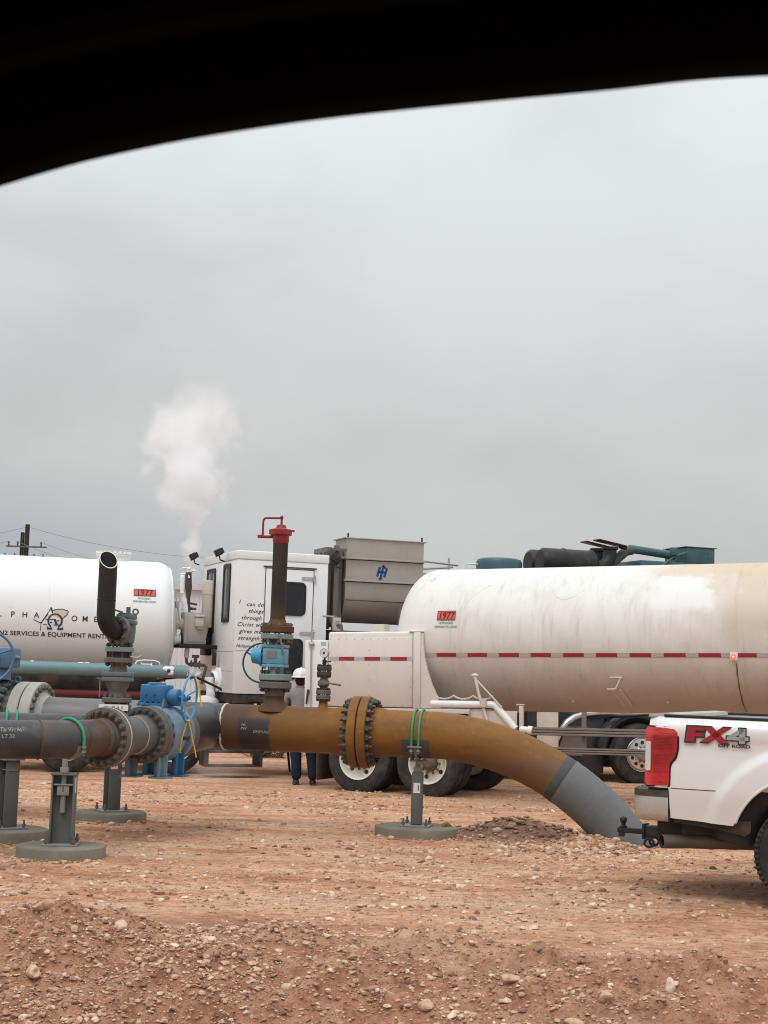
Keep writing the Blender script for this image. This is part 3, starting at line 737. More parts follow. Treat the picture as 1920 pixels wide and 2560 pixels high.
b.tube([(.02, -.02, 2.29), (-.06, -.02, 2.31)], .009, 8); b.build('relief_valve_cap', mTealVal, rv)
dv = Vector((-.52, -.85, 0)).normalized(); c0 = Vector((.055, .02, 2.10))
b = B(); b.lathe([(.10, .09), (.10, .145), (.105, .15), (.135, .15), (.14, .145), (.14, .09)], c0, dv, 36); f = b.build('outlet_flange', mFlange, rv)
src = bolt_mesh(.06, .011, dv).build('bolt', mBolt, f)
wv = Vector((-dv.y, dv.x, 0)); copies(src, [(c0 + dv * .125 + wv * .12 * math.cos(k * math.pi / 4 + .3) + Vector((0, 0, .12 * math.sin(k * math.pi / 4 + .3))), (0, 0, 0)) for k in range(8)], f)
ec = c0 + dv * .15; er = .165
vp = [c0 + dv * .1, ec] + [ec + dv * er * math.sin(a) + Vector((0, 0, er - er * math.cos(a))) for a in [R(90) * i / 10 for i in range(1, 11)]]
top = vp[-1]; zt = 2.80
b = B(); b.tube(vp + [top + Vector((0, 0, .02))], .09, 36, caps=False)
ring = lambda r, z0, sl: [(top.x + r * math.cos(t), top.y + r * math.sin(t), z0 + sl * (math.sin(t) * .8 - math.cos(t) * .35) * r / .09) for t in [2 * math.pi * i / 40 for i in range(40)]]
def sk(b, A, C):
    va = [b.bm.verts.new(p) for p in A]; vc = [b.bm.verts.new(p) for p in C]; k = len(A)
    for i in range(k): b._f([va[i], va[(i + 1) % k], vc[(i + 1) % k], vc[i]])
mVent = M('black_vent_pipe', (.017, .0155, .015), .55, var=.25, scale=5, layers=[('noise', (.055, .043, .035), .5, 4, .52, .74, (1, 1, .4))])
sk(b, ring(.09, top.z + .01, 0), ring(.09, zt, .105)); b.mi = 1; sk(b, ring(.09, zt, .105), ring(.081, zt, .105)); b.mi = 2; sk(b, ring(.081, zt, .105), ring(.081, zt - .5, 0))
b.build('vent_pipe', [mVent, mWeldPaint, mBlack], rv, fixn=False)
b = B(); weld(b, 0, 0, .091, .004, .001, 36, 12); o = b.build('weld_bead', mVent, rv); o.rotation_euler = (0, R(90), 0); o.location = (top.x, top.y, 2.40)
b = B(); b.box(-.150, .140, -.156, -.150, 1.315, 1.376); b.mi = 1; b.text("PSV  12 -4  0", .036, lambda x, z: (-.005 + x, -.1575, 1.334 + z)); b.build('paper_tag', [mTagW, mInkFade], rv)

# ---- blue ball valve on the branch
P = bw(1.25); bv = thing('ball_valve', 'blue valve with gearbox and light blue handwheel beside the round flanges', 'valve', (P.x, P.y, 0), BYAW)
q = -1.25
b = B(); b.lathe([(q + .932, .12), (q + .932, .286), (q + .94, .295), (q + .995, .295), (q + 1.003, .286), (q + 1.003, .23), (q + 1.05, .225)], (0, 0, BZ), n=56); b.build('end_flange', mFlange, bv)
b = B(); b.lathe([(q + 1.05, .225), (q + 1.06, .26), (q + 1.07, .285), (q + 1.10, .297), (q + 1.28, .30), (q + 1.33, .285), (q + 1.345, .25), (q + 1.45, .225), (q + 1.46, .29), (q + 1.535, .29), (q + 1.54, .12)], (0, 0, BZ), n=56); body = b.build('valve_body', mBlueGrey, bv)
src = B(); src.hexnut((0, 0, 0), (1, 0, 0), .030, .04); src.cyl((-.04, 0, 0), (.04, 0, 0), .016, n=10); s0 = src.build('bolt', mBoltDark, body)
copies(s0, [((q + 1.055, .252 * math.cos(a), BZ + .252 * math.sin(a)), (a, 0, 0)) for a in [2 * math.pi * k / 16 for k in range(16)]], body)
b = B(); b.lathe([(q + 1.54, .13), (q + 1.545, .285), (q + 1.60, .292), (q + 1.66, .285), (q + 1.66, .2)], (0, 0, BZ), n=56); b.build('end_flange', mFlange, bv)
b = B(); b.cyl((q + 1.22, -.29, BZ - .03), (q + 1.22, -.34, BZ - .03), .02, n=12); b.cyl((q + 1.22, -.33, BZ - .03), (q + 1.22, -.365, BZ - .03), .026, n=6); b.build('drain_plug', mBoltDark, bv)
b = B(); b.prism([(q + 1.08, BZ + .27), (q + 1.22, BZ + .27), (q + 1.19, BZ + .37), (q + 1.12, BZ + .37)], -.115, -.095); b.build('lifting_lug', mTealVal, bv)
b = B(); b.lathe([(1.30, .14), (1.345, .13), (1.345, .0)], (0, .06, 0), (0, 0, 1), 28); b.build('stem_housing', mBlue, bv)
b = B(); b.box(-.135, .135, -.12, .21, 1.345, 1.375, .006); b.box(-.115, .115, -.10, .19, 1.378, 1.57, .022); b.lathe([(1.57, .10), (1.585, .098), (1.59, .08), (1.59, 0)], (0, .05, 0), (0, 0, 1), 24)
for k in range(5):
    b.hexnut((-.126, -.08 + k * .065, 1.383), (0, 0, 1), .014, .02)
b.hexnut((-.12, .02, 1.47), (1, 0, 0), .016, .02); b.hexnut((-.12, .12, 1.47), (1, 0, 0), .016, .02)
b.build('gearbox', mBlue, bv)
b = B(); b.lathe([(.10, .075), (.13, .075), (.13, .088), (.215, .088), (.22, .08), (.22, .03), (.34, .022)], (0, 0, 1.44), (0, -1, 0), 32); b.build('gear_input', mBlue, bv)
def handwheel(name, c, ax, r, mat, parent, spokes=3, tr=.013, a0=.3, dish=.05, hub=.035):
    ax = Vector(ax).normalized(); u = Vector((0, 0, 1)) if abs(ax.z) < .9 else Vector((1, 0, 0)); u = (u - ax * u.dot(ax)).normalized(); w = ax.cross(u); c = Vector(c)
    b = B(); pt = lambda a, rr: c + (u * math.cos(a) + w * math.sin(a)) * rr
    b.tube([pt(2 * math.pi * k / 48, r) for k in range(48)], tr, 10, closed=True)
    for k in range(spokes):
        a = a0 + 2 * math.pi * k / spokes
        b.tube([c - ax * dish, c - ax * dish + (pt(a, r) - c) * .35, pt(a, r)], tr * .8, 8)
    b.cyl(c - ax * (dish + .03), c - ax * (dish - .03), hub, n=16)
    return b.build(name, mat, parent)
handwheel('handwheel', (0, -.335, 1.435), (.12, -1, -.06), .238, mCyan, bv, 3, .0115, .9)
for x in (-.26, .14):
    for y in (-.17, .17):
        b = B()
        b.box(x - .075, x + .075, y - .014, y + .014, .63, BZ - .20, .003); b.box(x - .012, x + .012, y - .07, y + .07, .63, BZ - .20, .003)
        b.box(x - .09, x + .09, y - .10, y + .10, .612, .630, .003); b.build('mounting_foot', mBlueGrey if x < 0 else mBlue, bv)

# ---- yellow ribbons tied to the handwheel
P = bw(1.25, -.34)
rb = thing('caution_ribbon', 'yellow plastic ribbon hanging from the rim of the light blue handwheel', 'ribbon', (P.x, P.y, 0), 0)
def strip(b, pts, w):
    pr = None
    for p in pts:
        a = b.bm.verts.new((p[0] - w / 2, p[1], p[2])); c = b.bm.verts.new((p[0] + w / 2, p[1] - .004, p[2])); d_ = b.bm.verts.new((p[0] + w / 2, p[1] + .004, p[2] + .001)); 
        if pr: b._f([pr[0], pr[1], c, a]); b._f([pr[1], pr[2], d_, c]); b._f([pr[2], pr[0], a, d_])
        pr = (a, c, d_)
b = B(); strip(b, [(-.01, -.03, 1.21), (-.03, -.04, 1.13), (-.055, -.05, 1.03), (-.07, -.05, .93), (-.066, -.05, .87)], .014); b.build('long_tail', mYellow, rb)
b = B(); strip(b, [(.0, -.03, 1.21), (.03, -.04, 1.12), (.05, -.045, 1.02), (.085, -.05, .90), (.10, -.05, .83)], .013); b.ball((0, -.03, 1.205), .018, .016, .014); b.build('long_tail', mYellow, rb)
b = B(); strip(b, [(.05, .02, 1.66), (.08, .0, 1.58), (.10, -.01, 1.49), (.115, -.02, 1.42), (.13, -.02, 1.35)], .016); b.build('upper_strand', mYellow, rb)

# ---- blue valve at the left edge, on the far end of the pipeline
P = hw(-5.21); lv = thing('ball_valve', 'large blue valve and handwheel cut off by the left edge', 'valve', (P.x, P.y, 0), HYAW)
q = 5.3
b = B(); b.lathe([(q - 4.636, .2), (q - 4.636, .41), (q - 4.645, .42), (q - 4.76, .42), (q - 4.768, .41), (q - 4.768, .33)], (0, 0, HZ), n=56); b.build('end_flange', mFlangeWhite, lv)
b = B(); b.lathe([(q - 4.768, .34), (q - 4.90, .35), (q - 4.93, .44), (q - 4.96, .44)], (0, 0, HZ), n=56); cl = b.build('closure_ring', mFlange, lv)
src = B(); src.hexnut((0, 0, 0), (1, 0, 0), .036, .06); src.cyl((-.05, 0, 0), (.055, 0, 0), .02, n=10); s0 = src.build('bolt', mTealVal, cl)
copies(s0, [((q - 4.89, .405 * math.cos(a), HZ + .405 * math.sin(a)), (a, 0, 0)) for a in [2 * math.pi * (k + .5) / 24 for k in range(24)]], cl)
b = B(); b.tube(arc((q - 4.80, HZ + .44), .035, 0, 2 * math.pi, 12, y=-.05)[:-1], .012, 8, closed=True); b.build('lifting_eye', mTealVal, lv)
b = B(); b.lathe([(q - 4.96, .46), (q - 5.0, .485), (q - 5.5, .49), (q - 5.6, .45), (q - 5.6, .2)], (0, 0, HZ), n=64); b.build('valve_body', mBlue, lv)
b = B(); b.lathe([(1.55, .12), (1.66, .11), (1.66, .09), (1.70, .09)], (.33, -.15, 0), (0, 0, 1), 28); b.box(.14, .50, -.30, .02, 1.68, 1.92, .03); b.cyl((.50, -.15, 1.80), (.56, -.15, 1.80), .035, .02, n=16); b.build('gearbox', mWheelBlue, lv)
handwheel('handwheel', (.36, -.58, 1.80), (.5, -1, 0), .285, mWheelBlue, lv, 4, .016, .35)
b = B(); b.tube([(.36, -.30, 1.80), (.355, -.52, 1.80)], .025, 12); b.build('stem', mWheelBlue, lv)
b = B(); b.box(-.35, -.1, -.2, .2, .0, .66, .01); b.build('mounting_feet', mBlue, lv)

# ---- tall capped stack
P = hw(-1.645); st = thing('capped_stack', 'tall rusty riser pipe with red cap and light blue valve', 'riser', (P.x, P.y, 0), HYAW)
Z = (0, 0, 1)
b = B(); b.lathe([(1.30, .215), (1.345, .19), (1.375, .135), (1.42, .112), (1.44, .108), (1.54, .108)], ax=Z, n=40); b.build('weld_neck', mRust, st)
b = B(); b.lathe([(1.47, .112), (1.50, .113), (1.55, .12), (1.555, .178), (1.562, .185), (1.622, .185), (1.63, .178), (1.63, .05)], ax=Z, n=48); b.build('flange', mFlange, st)
b = B(); b.lathe([(1.63, .15), (1.645, .15)], ax=Z, n=32); b.build('gasket', mBlack, st)
b = B(); b.lathe([(1.645, .05), (1.645, .178), (1.652, .185), (1.708, .185), (1.715, .178), (1.715, .09), (1.79, .088)], ax=Z, n=48); f = b.build('flange', mTealFl, st)
bolt_ring(f, mBoltDark, 8, .15, (0, 0, 1.637), .205, .013, 'z', nut=1.95)
b = B(); b.box(-.135, .12, -.12, .12, 1.79, 1.825, .006); b.box(-.13, .115, -.115, .115, 1.828, 2.005, .012); b.box(-.135, .12, -.12, .12, 2.008, 2.045, .006)
for k in range(4):
    for zz in (1.782, 2.055): b.hexnut((-.105 + k * .065, -.095, zz), Z, .016, .024)
body = b.build('valve_body', mSky, st)
b = B(); b.box(-.082, .03, -.1215, -.118, 1.895, 1.975); b.build('name_plate', mStainless, st)
b = B(); b.lathe([(.128, .05), (.128, .085), (.148, .085), (.152, .115), (.178, .118), (.182, .10), (.27, .085), (.28, .06), (.28, 0)], (0, 0, 1.915), (-1, 0, 0), 36); b.build('gear_operator', mCyan, st)
src = B(); src.hexnut((0, 0, 0), (1, 0, 0), .018, .03); s0 = src.build('bolt', mBoltDark, body)
copies(s0, [((-.148, .098 * math.cos(a), 1.915 + .098 * math.sin(a)), (0, 0, 0)) for a in [2 * math.pi * k / 10 for k in range(10)]], body)
handwheel('handwheel', (-.205, .15, 1.835), (0, -1, 0), .222, mWheelNavy, st, 3, .0115, 1.0, dish=.04)
b = B(); b.lathe([(2.045, .09), (2.06, .088), (2.105, .09)], ax=Z, n=32); b.build('neck', mFlange, st)
b = B(); b.lathe([(2.105, .05), (2.105, .178), (2.112, .185), (2.158, .185), (2.165, .178), (2.165, .05)], ax=Z, n=48); b.build('flange', mTealFl, st)
b = B(); b.lathe([(2.18, .05), (2.18, .182), (2.188, .19), (2.245, .19), (2.252, .182), (2.252, .125), (2.30, .10), (2.33, .087)], ax=Z, n=48); f = b.build('flange', mRust, st)
bolt_ring(f, mBolt, 8, .152, (0, 0, 2.178), .19, .013, 'z', nut=1.95)
b = B(); b.tube([(.07, -.17, 2.16), (.10, -.20, 2.08), (.135, -.205, 1.93)], [.012, .012, .016], 8); b.build('locking_bar', mBolt, st)
b = B(); b.lathe([(2.33, .087), (2.36, .085), (3.23, .085), (3.235, .06)], ax=Z, n=40); b.build('stack_pipe', mStack, st)
b = B(); b.lathe([(3.19, .0865), (3.22, .094), (3.285, .094), (3.285, .118), (3.29, .124), (3.345, .122), (3.352, .112), (3.365, .06), (3.40, .048), (3.405, .03), (3.41, 0)], ax=Z, n=40)
b.box(-.135, -.095, -.03, .03, 3.29, 3.35, .006); b.box(.10, .155, -.02, .02, 3.325, 3.345, .004)
cp = b.build('red_cap', mRed, st)
b = B(); b.tube([(-.09, 0, 3.265), (-.235, 0, 3.265)], .017, 10); b.box(-.27, -.225, -.025, .025, 3.25, 3.285, .004)
b.tube([(-.215, 0, 3.265), (-.215, 0, 3.44)] + arc((-.175, 3.44), .04, math.pi, math.pi / 2, 5) + [(.0, 0, 3.48)], .0125, 10); b.tube([(0, 0, 3.39), (0, 0, 3.50)], .013, 10); b.ball((0, 0, 3.485), .021, .021, .026); b.build('davit_handle', mRed, cp)

# ---- small riser with a pressure gauge
P = hw(-1.085); sr = thing('gauge_riser', 'small dark riser with lever valve and round pressure gauge', 'riser', (P.x, P.y, 0), HYAW)
b = B(); b.lathe([(1.34, .075), (1.37, .052), (1.45, .045)], ax=Z, n=28); b.build('weld_neck', mOchre, sr)
for z0 in (1.452, 1.715):
    b = B(); b.lathe([(z0, .03), (z0, .076), (z0 + .006, .082), (z0 + .042, .082), (z0 + .048, .076), (z0 + .048, .03)], ax=Z, n=32); b.lathe([(z0 + .056, .03), (z0 + .056, .078), (z0 + .062, .083), (z0 + .10, .083), (z0 + .106, .076), (z0 + .106, .03)], ax=Z, n=32)
    f = b.build('flange_pair', mFlange if z0 < 1.6 else mBlackDusty, sr); bolt_ring(f, mBoltDark, 8, .065, (0, 0, z0 + .053), .125, .008, 'z', nut=1.9, stick=.012)
b = B(); b.lathe([(1.558, .045), (1.585, .04), (1.60, .058), (1.63, .062), (1.66, .058), (1.675, .045), (1.69, .04), (1.715, .05)], ax=Z, n=28); b.box(-.055, .055, -.075, -.03, 1.605, 1.66, .008); b.build('valve_body', mFlange, sr)
b = B(); b.tube([(.03, -.08, 1.625), (.08, -.085, 1.635), (.215, -.085, 1.618)], [.015, .010, .012], 8); b.build('lever', mBolt, sr)
b = B(); b.cyl((0, 0, 1.82), (0, 0, 1.93), .012, n=12); b.lathe([(1.842, .02), (1.842, .025), (1.895, .025), (1.895, .012)], ax=Z, n=6); b.cyl((.02, 0, 1.87), (.075, -.01, 1.876), .007, n=8); b.build('needle_valve', mBlack, sr)
b = B(); b.lathe([(-.02, 0), (-.02, .05), (-.016, .054), (.016, .054), (.02, .050), (.016, .046)], (0, -.01, 1.968), (-.25, -1, 0), 32); b.mi = 1; b.lathe([(.015, .046), (.015, 0)], (0, -.01, 1.968), (-.25, -1, 0), 32); b.mi = 2
g0 = Vector((0, -.01, 1.968)) + Vector((-.25, -1, 0)).normalized() * .0175
b.tube([g0, g0 + Vector((.014, 0, .02))], .003, 6); b.ball(g0, .016, .004, .012)
gd = b.build('pressure_gauge', [mGalv, mGauge, mInk], sr)

# ---- supports and footings
def footing(x, y, r, h, label, seed):
    b = B(); n = 56; rg2 = random.Random(seed)
    prof = [(-.15, r * 1.0), (h - .018, r), (h - .006, r - .008), (h, r - .03), (h, 0)]
    b.lathe(prof, ax=Z, n=n)
    o = b.build('concrete_footing', mConcrete); o.location = (x, y, float(gz(x, y)) + .0)
    return tag(o, label, 'footing', 'round concrete pier footings under the pipe supports')
GRP = 'grey steel posts holding up the pipes'
def support(x, y, yaw, label, h0, zt, kind):
    s_ = thing('pipe_support', label, 'pipe support', (x, y, 0), yaw, group=GRP)
    b = B(); w = .16; b.box(-w, w, -w, w, h0, h0 + .016, .003); b.build('base_plate', mZinc, s_)
    src = B(); src.cyl((0, 0, 0), (0, 0, .075), .011, n=10); src.hexnut((0, 0, .026), Z, .022, .022); s0 = src.build('anchor_bolt', mBolt, s_)
    copies(s0, [((sx * .125, sy * .125, h0 + .014), (0, 0, .3)) for sx in (-1, 1) for sy in (-1, 1)], s_)
    z0 = h0 + .017; b = B()
    if kind == 'H':
        b.box(-.105, -.090, -.10, .10, z0, zt, .003); b.box(.090, .105, -.10, .10, z0, zt, .003); b.box(-.0895, .0895, -.008, .008, z0, zt)
    elif kind == 'I':
        b.box(-.072, .072, -.082, -.070, z0, zt, .003); b.box(-.072, .072, .070, .082, z0, zt, .003); b.box(-.007, .007, -.0695, .0695, z0, zt)
    else:
        b.box(-.058, .058, -.058, .058, z0, zt, .012, seg=3)
    b.build('post', mPost, s_)
    return s_
zf = lambda x, y: float(gz(x, y))
def ubolt(parent, c, ax, r, mat, tail=.16, tr=.013, name='u_bolt', a0=0):
    """hoop over a pipe whose centre is c and whose axis is ax (both in the support's own space)"""
    ax = Vector(ax).normalized(); w = Vector((-ax.y, ax.x, 0)); c = Vector(c)
    pts = [c + w * r - Vector((0, 0, tail))]
    pts += [c + w * r * math.cos(a) + Vector((0, 0, r * math.sin(a))) for a in [math.pi * k / 24 for k in range(25)]]
    pts += [c - w * r - Vector((0, 0, tail))]
    b = B(); b.tube(pts, tr, 10); o = b.build(name, mat, parent)
    b = B()
    for sg in (1, -1):
        q_ = c + w * r * sg - Vector((0, 0, tail)); b.cyl(q_ + Vector((0, 0, .01)), q_ - Vector((0, 0, .09)), .010, n=8); b.hexnut(q_ - Vector((0, 0, .012)), Z, .024, .024); b.hexnut(q_ - Vector((0, 0, .055)), Z, .024, .022)
    b.build('clamp_nut', mZinc, o)
    return o
def saddle(parent, c, ax, r, w, mat, a=55, th=.012, name='saddle'):
    ax = Vector(ax).normalized(); sd_ = Vector((-ax.y, ax.x, 0)); c = Vector(c); b = B(); A = []
    for k in range(17):
        t = R(-90 - a + 2 * a * k / 16); A.append([c + sd_ * rr * math.cos(t) + Vector((0, 0, rr * math.sin(t))) + ax * s__ * w / 2 for rr in (r, r + th) for s__ in (-1, 1)])
    V_ = [[b.bm.verts.new(p) for p in row] for row in A]
    for p_, q_ in zip(V_, V_[1:]):
        for i_, j_ in ((0, 1), (1, 3), (3, 2), (2, 0)): b._f([p_[i_], p_[j_], q_[j_], q_[i_]])
    b._f([V_[0][0], V_[0][1], V_[0][3], V_[0][2]]); b._f([V_[-1][0], V_[-1][1], V_[-1][3], V_[-1][2]])
    return b.build(name, mat, parent)
H = .125
# front left
x, y = -2.83, 14.22; z0 = zf(x, y); footing(x, y, .40, H, 'nearest round concrete footing, at the lower left', 1)
s1_ = support(x, y, R(4), 'wide front pipe support with a screw jack, under the dark branch pipe', H + z0, .755, 'H')
b = B(); b.box(-.115, .115, -.105, .105, .756, .772, .003); b.build('top_plate', mPost, s1_)
b = B(); b.cyl((0, -.045, .42), (0, -.045, .90), .026, n=20); b.box(-.036, .036, -.085, -.01, .773, .825, .004); b.build('jack_screw', mZinc, s1_)
b = B(); b.box(-.085, .085, -.095, -.009, .665, .678, .002); b.box(-.055, .055, -.085, -.06, .575, .660, .004); b.build('jack_bracket', mZinc, s1_)
b = B(); b.lathe([(.61, .03), (.61, .045), (.655, .045), (.655, .03)], (0, -.045, 0), Z, 6); b.build('jack_nut', mPost, s1_)
b = B(); b.box(.106, .1075, -.085, -.02, .60, .735); b.build('label_plate', mTagW, s1_)
def to_local(s__, v): return (Matrix.Translation(s__.location) @ Matrix.Rotation(s__.rotation_euler[2], 4, 'Z')).inverted() @ v
cp_ = to_local(s1_, bw(TB - .10, .012, BZ)); axl = Matrix.Rotation(BYAW - R(4), 3, 'Z') @ Vector((1, -.20, 0))
ubolt(s1_, cp_, axl, BR_ + .016, mGreen, .05, .015); saddle(s1_, cp_, axl, BR_ + .001, .10, mZinc, 72)
# left, behind
x, y = -3.60, 15.33; z0 = zf(x, y); footing(x, y, .42, H, 'round concrete footing at the left edge, partly cut off', 2)
s2_ = support(x, y, R(38), 'pipe support at the left edge, under the grey pipe behind', H + z0, .80, 'I')
b = B(); b.box(-.11, .11, -.11, .11, .801, .817, .003); b.build('top_plate', mZinc, s2_)
b = B(); b.cyl((0, 0, .40), (0, 0, .90), .026, n=16); b.box(-.05, .05, -.09, .09, .70, .712, .002); b.build('jack_screw', mZinc, s2_)
ax2 = Matrix.Rotation(R(12 - 38), 3, 'Z') @ Vector((1, 0, 0))
for dx in (-.05, .045):
    ubolt(s2_, to_local(s2_, Vector((x, y, 1.085))) + ax2 * dx, ax2, BR_ + .016, mGreen, .06, .014)
saddle(s2_, to_local(s2_, Vector((x, y, 1.085))), ax2, BR_ + .001, .18, mZinc)
# under the pipeline left
P = hw(-3.50); x, y = P.x, P.y - .06; z0 = zf(x, y); footing(x, y, .40, H, 'round concrete footing farthest back, behind and right of the nearest one', 3)
s3_ = support(x, y, R(32), 'pipe support with a white tag, half hidden behind the left round flange', H + z0, .74, 'I')
b = B(); b.box(-.11, .11, -.11, .11, .741, .757, .003); b.cyl((0, 0, .757), (0, 0, .865), .03, n=16); b.build('top_plate', mPost, s3_)
b = B(); b.box(-.06, .02, -.0855, -.0825, .585, .66); b.build('label_plate', mTagW, s3_)
saddle(s3_, to_local(s3_, Vector((P.x, P.y, HZ))), Matrix.Rotation(HYAW - R(32), 3, 'Z') @ Vector((1, 0, 0)), HR + .001, .2, mZinc)
# centre
P = hw(.012); x, y = P.x, P.y; z0 = zf(x, y); footing(x, y, .455, .12, 'lone round concrete footing under the slim post in the middle', 4)
s4_ = support(x, y, HYAW, 'slim post with white label and twin green clamps under the ochre pipe', .12 + z0, .70, 'S')
b = B(); b.box(-.034, .040, -.0605, -.0585, .475, .585); b.mi = 1; b.box(.016, .026, -.0615, -.0606, .50, .56); b.build('label_plate', [mTagW, mInkFade], s4_)
b = B(); b.box(-.045, .045, -.045, .045, .701, .755, .008); b.cyl((0, 0, .755), (0, 0, .835), .03, n=16); b.box(-.09, .09, -.06, .06, .815, .832, .003)
b.box(-.075, -.062, -.10, .10, .832, .90, .002); b.box(.062, .075, -.10, .10, .832, .90, .002); b.tube([(.02, -.07, .80), (.09, -.09, .825)], .014, 8); b.build('clamp_head', mZinc, s4_)
saddle(s4_, (0, 0, HZ), (1, 0, 0), HR + .0012, .30, mBand, 78, .004, 'wear_pad')
for dx in (-.037, .040):
    ubolt(s4_, (dx, 0, HZ), (1, 0, 0), HR + .014, mGreen, .115, .0125)
b = B()
for sg in (-1, 1): b.box(-.075, .078, sg * (HR + .014) - .025, sg * (HR + .014) + .025, .975, .987, .002)
for sg in (-1, 1): b.tube([(0, sg * (HR + .01), .98), (0, sg * .2, .90), (0, sg * .09, .845)], .016, 8)
b.build('clamp_bar', mZinc, s4_)
# stones lying on and by the footings, and a spoil heap behind the pipe
mx_, my_ = 1.62, 17.75
def heap_z(x, y): return .185 * np.exp(-((x - mx_) / .46) ** 2 - ((y - my_) / .6) ** 2) + .06 * np.exp(-((x - mx_ - .6) / .45) ** 2 - ((y - my_ + .25) / .4) ** 2)
hx, hy = np.meshgrid(np.linspace(mx_ - 1.35, mx_ + 1.7, 110), np.linspace(my_ - 1.3, my_ + 1.3, 80))
hz = heap_z(hx, hy); hz = hz * (1 + .35 * fbm(hx * 5, hy * 5, 81, 4)) + gz(hx, hy) - .012 + .05 * fbm(hx * 9, hy * 9, 85, 3) * np.clip(hz * 9, 0, 1)
me = bpy.data.meshes.new('dirt_mound'); n_x, n_y = hx.shape[1], hx.shape[0]
i, j = np.meshgrid(np.arange(n_x - 1), np.arange(n_y - 1)); a = (j * n_x + i).ravel()
fast_mesh(me, np.stack([hx.ravel(), hy.ravel(), hz.ravel()], 1), np.stack([a, a + 1, a + n_x + 1, a + n_x], 1)); me.polygons.foreach_set('use_smooth', np.ones(len(a), bool))
mMound = M('brown_spoil', (.28, .155, .105), .95, var=.35, scale=9, bump=.03, bscale=24, layers=[('noise', (.33, .21, .14), .6, 7, .52, .7)])
me.materials.append(mMound); o = bpy.data.objects.new('dirt_mound', me); COL.objects.link(o); tag(o, 'small heap of darker brown spoil behind the ochre pipe bend', 'mound', kind='structure')
rg = np.random.default_rng(5); n = 520
ang = rg.normal(size=(n, 2)); xx = mx_ + .1 + ang[:, 0] * .55; yy = my_ - .15 + ang[:, 1] * .45
k2 = 520; xx = np.r_[xx, rg.normal(2.12, .40, k2)]; yy = np.r_[yy, rg.normal(16.22, .17, k2)]
big = np.zeros(len(xx)); big[n:] = 1
for (fx, fy, fr) in ((-2.83, 14.22, .40), (-3.0, 17.68, .40), (-3.6, 15.33, .42), (.467, 17.1, .455)):
    t = rg.uniform(-3.1, .0, 46); rr = fr + rg.uniform(.0, .09, 46); xx = np.r_[xx, fx + rr * np.cos(t)]; yy = np.r_[yy, fy + rr * np.sin(t)]
zz = gz(xx, yy) + heap_z(xx, yy)
o = scatter('rubble', np.stack([xx, yy, zz], 1), np.minimum((.011 + .014 * rg.pareto(2.4, len(xx))) * (1 + .55 * np.r_[big, .7 * np.ones(len(xx) - len(big))]), .052), I1, 9, np.clip(rg.beta(2, 2.6, len(xx)), 0, 1))
tag(o, 'broken limestone rubble where the pipe enters the ground and round the footings', 'rubble', kind='stuff')
rock('rock', .80, 17.15, .055, .08, 300, 'dark brown clod at the right edge of the lone middle footing', (1.2, .8, .7), 'clods by the footings', .115)
rock('rock', -2.50, 14.45, .055, .03, 301, 'dark clod on the ground right of the wide H-beam post', (1.3, .8, .6), 'clods by the footings')
# ---------------------------------------------------------------- vehicles: shared wheel builders
def tyre_prof(R0, w, rim):
    h = w / 2
    return [(-h * .75, rim), (-h * .98, rim + .03), (-h, (R0 + rim) / 2), (-h * .93, R0 - .05), (-h * .80, R0 - .012), (-h * .55, R0 - .004), (-h * .52, R0 - .018), (-h * .46, R0 - .018), (-h * .43, R0),
            (-.02, R0), (-.015, R0 - .016), (.015, R0 - .016), (.02, R0), (h * .43, R0), (h * .46, R0 - .018), (h * .52, R0 - .018), (h * .55, R0 - .004), (h * .80, R0 - .012), (h * .93, R0 - .05), (h, (R0 + rim) / 2), (h * .98, rim + .03), (h * .75, rim)]
def truck_wheel(parent, c, R0=.50, w=.26, rimm=None, hubm=None, dished=True, outward=-1, name='wheel', holes=5):
    """outer face looks towards outward*y; wheel > tyre is the mesh itself, rim, hub and nuts are sub-parts"""
    rimm = rimm or mRimW; hubm = hubm or mHub; c = Vector(c)
    b = B(); b.lathe(tyre_prof(R0, w, .285), (0, 0, 0), (0, 1, 0), 56)
    for k in range(2):
        b.lathe([(outward * (w / 2 - .003), R0 - .10 - k * .06), (outward * (w / 2 + .003), R0 - .105 - k * .06), (outward * (w / 2 - .003), R0 - .112 - k * .06)], (0, 0, 0), (0, 1, 0), 48)
    wh = b.build(name, mRubber, parent); wh.location = c
    o_ = outward; b = B()
    d = .13 if dished else -.02
    f = o_ * (w / 2)
    b.lathe([(f * .98, .300), (f * 1.03, .296), (f * .98, .282), (f * .85, .272), (f - o_ * d * .8, .262), (f - o_ * d, .245), (f - o_ * d, .13), (f - o_ * (d - .015), .12)], (0, 0, 0), (0, 1, 0), 48)
    y1_ = f - o_ * d + o_ * .004; b.mi = 1
    for k in range(holes):
        a = 2 * math.pi * (k + .5) / holes; b.cyl((.200 * math.cos(a), y1_ - o_ * .003, .200 * math.sin(a)), (.200 * math.cos(a), y1_, .200 * math.sin(a)), .033, n=16)
    b.build('rim', [rimm, mBlack], wh)
    b = B()
    for k in range(10):
        a = 2 * math.pi * k / 10; b.hexnut((.143 * math.cos(a), y1_ + o_ * .012, .143 * math.sin(a)), (0, 1, 0), .016, .03)
    b.lathe([(y1_, .118), (y1_ + o_ * .06, .112), (y1_ + o_ * .10, .085), (y1_ + o_ * .11, .06), (y1_ + o_ * .13, .055), (y1_ + o_ * .13, 0)], (0, 0, 0), (0, 1, 0), 28)
    b.build('hub', hubm, wh)
    return wh
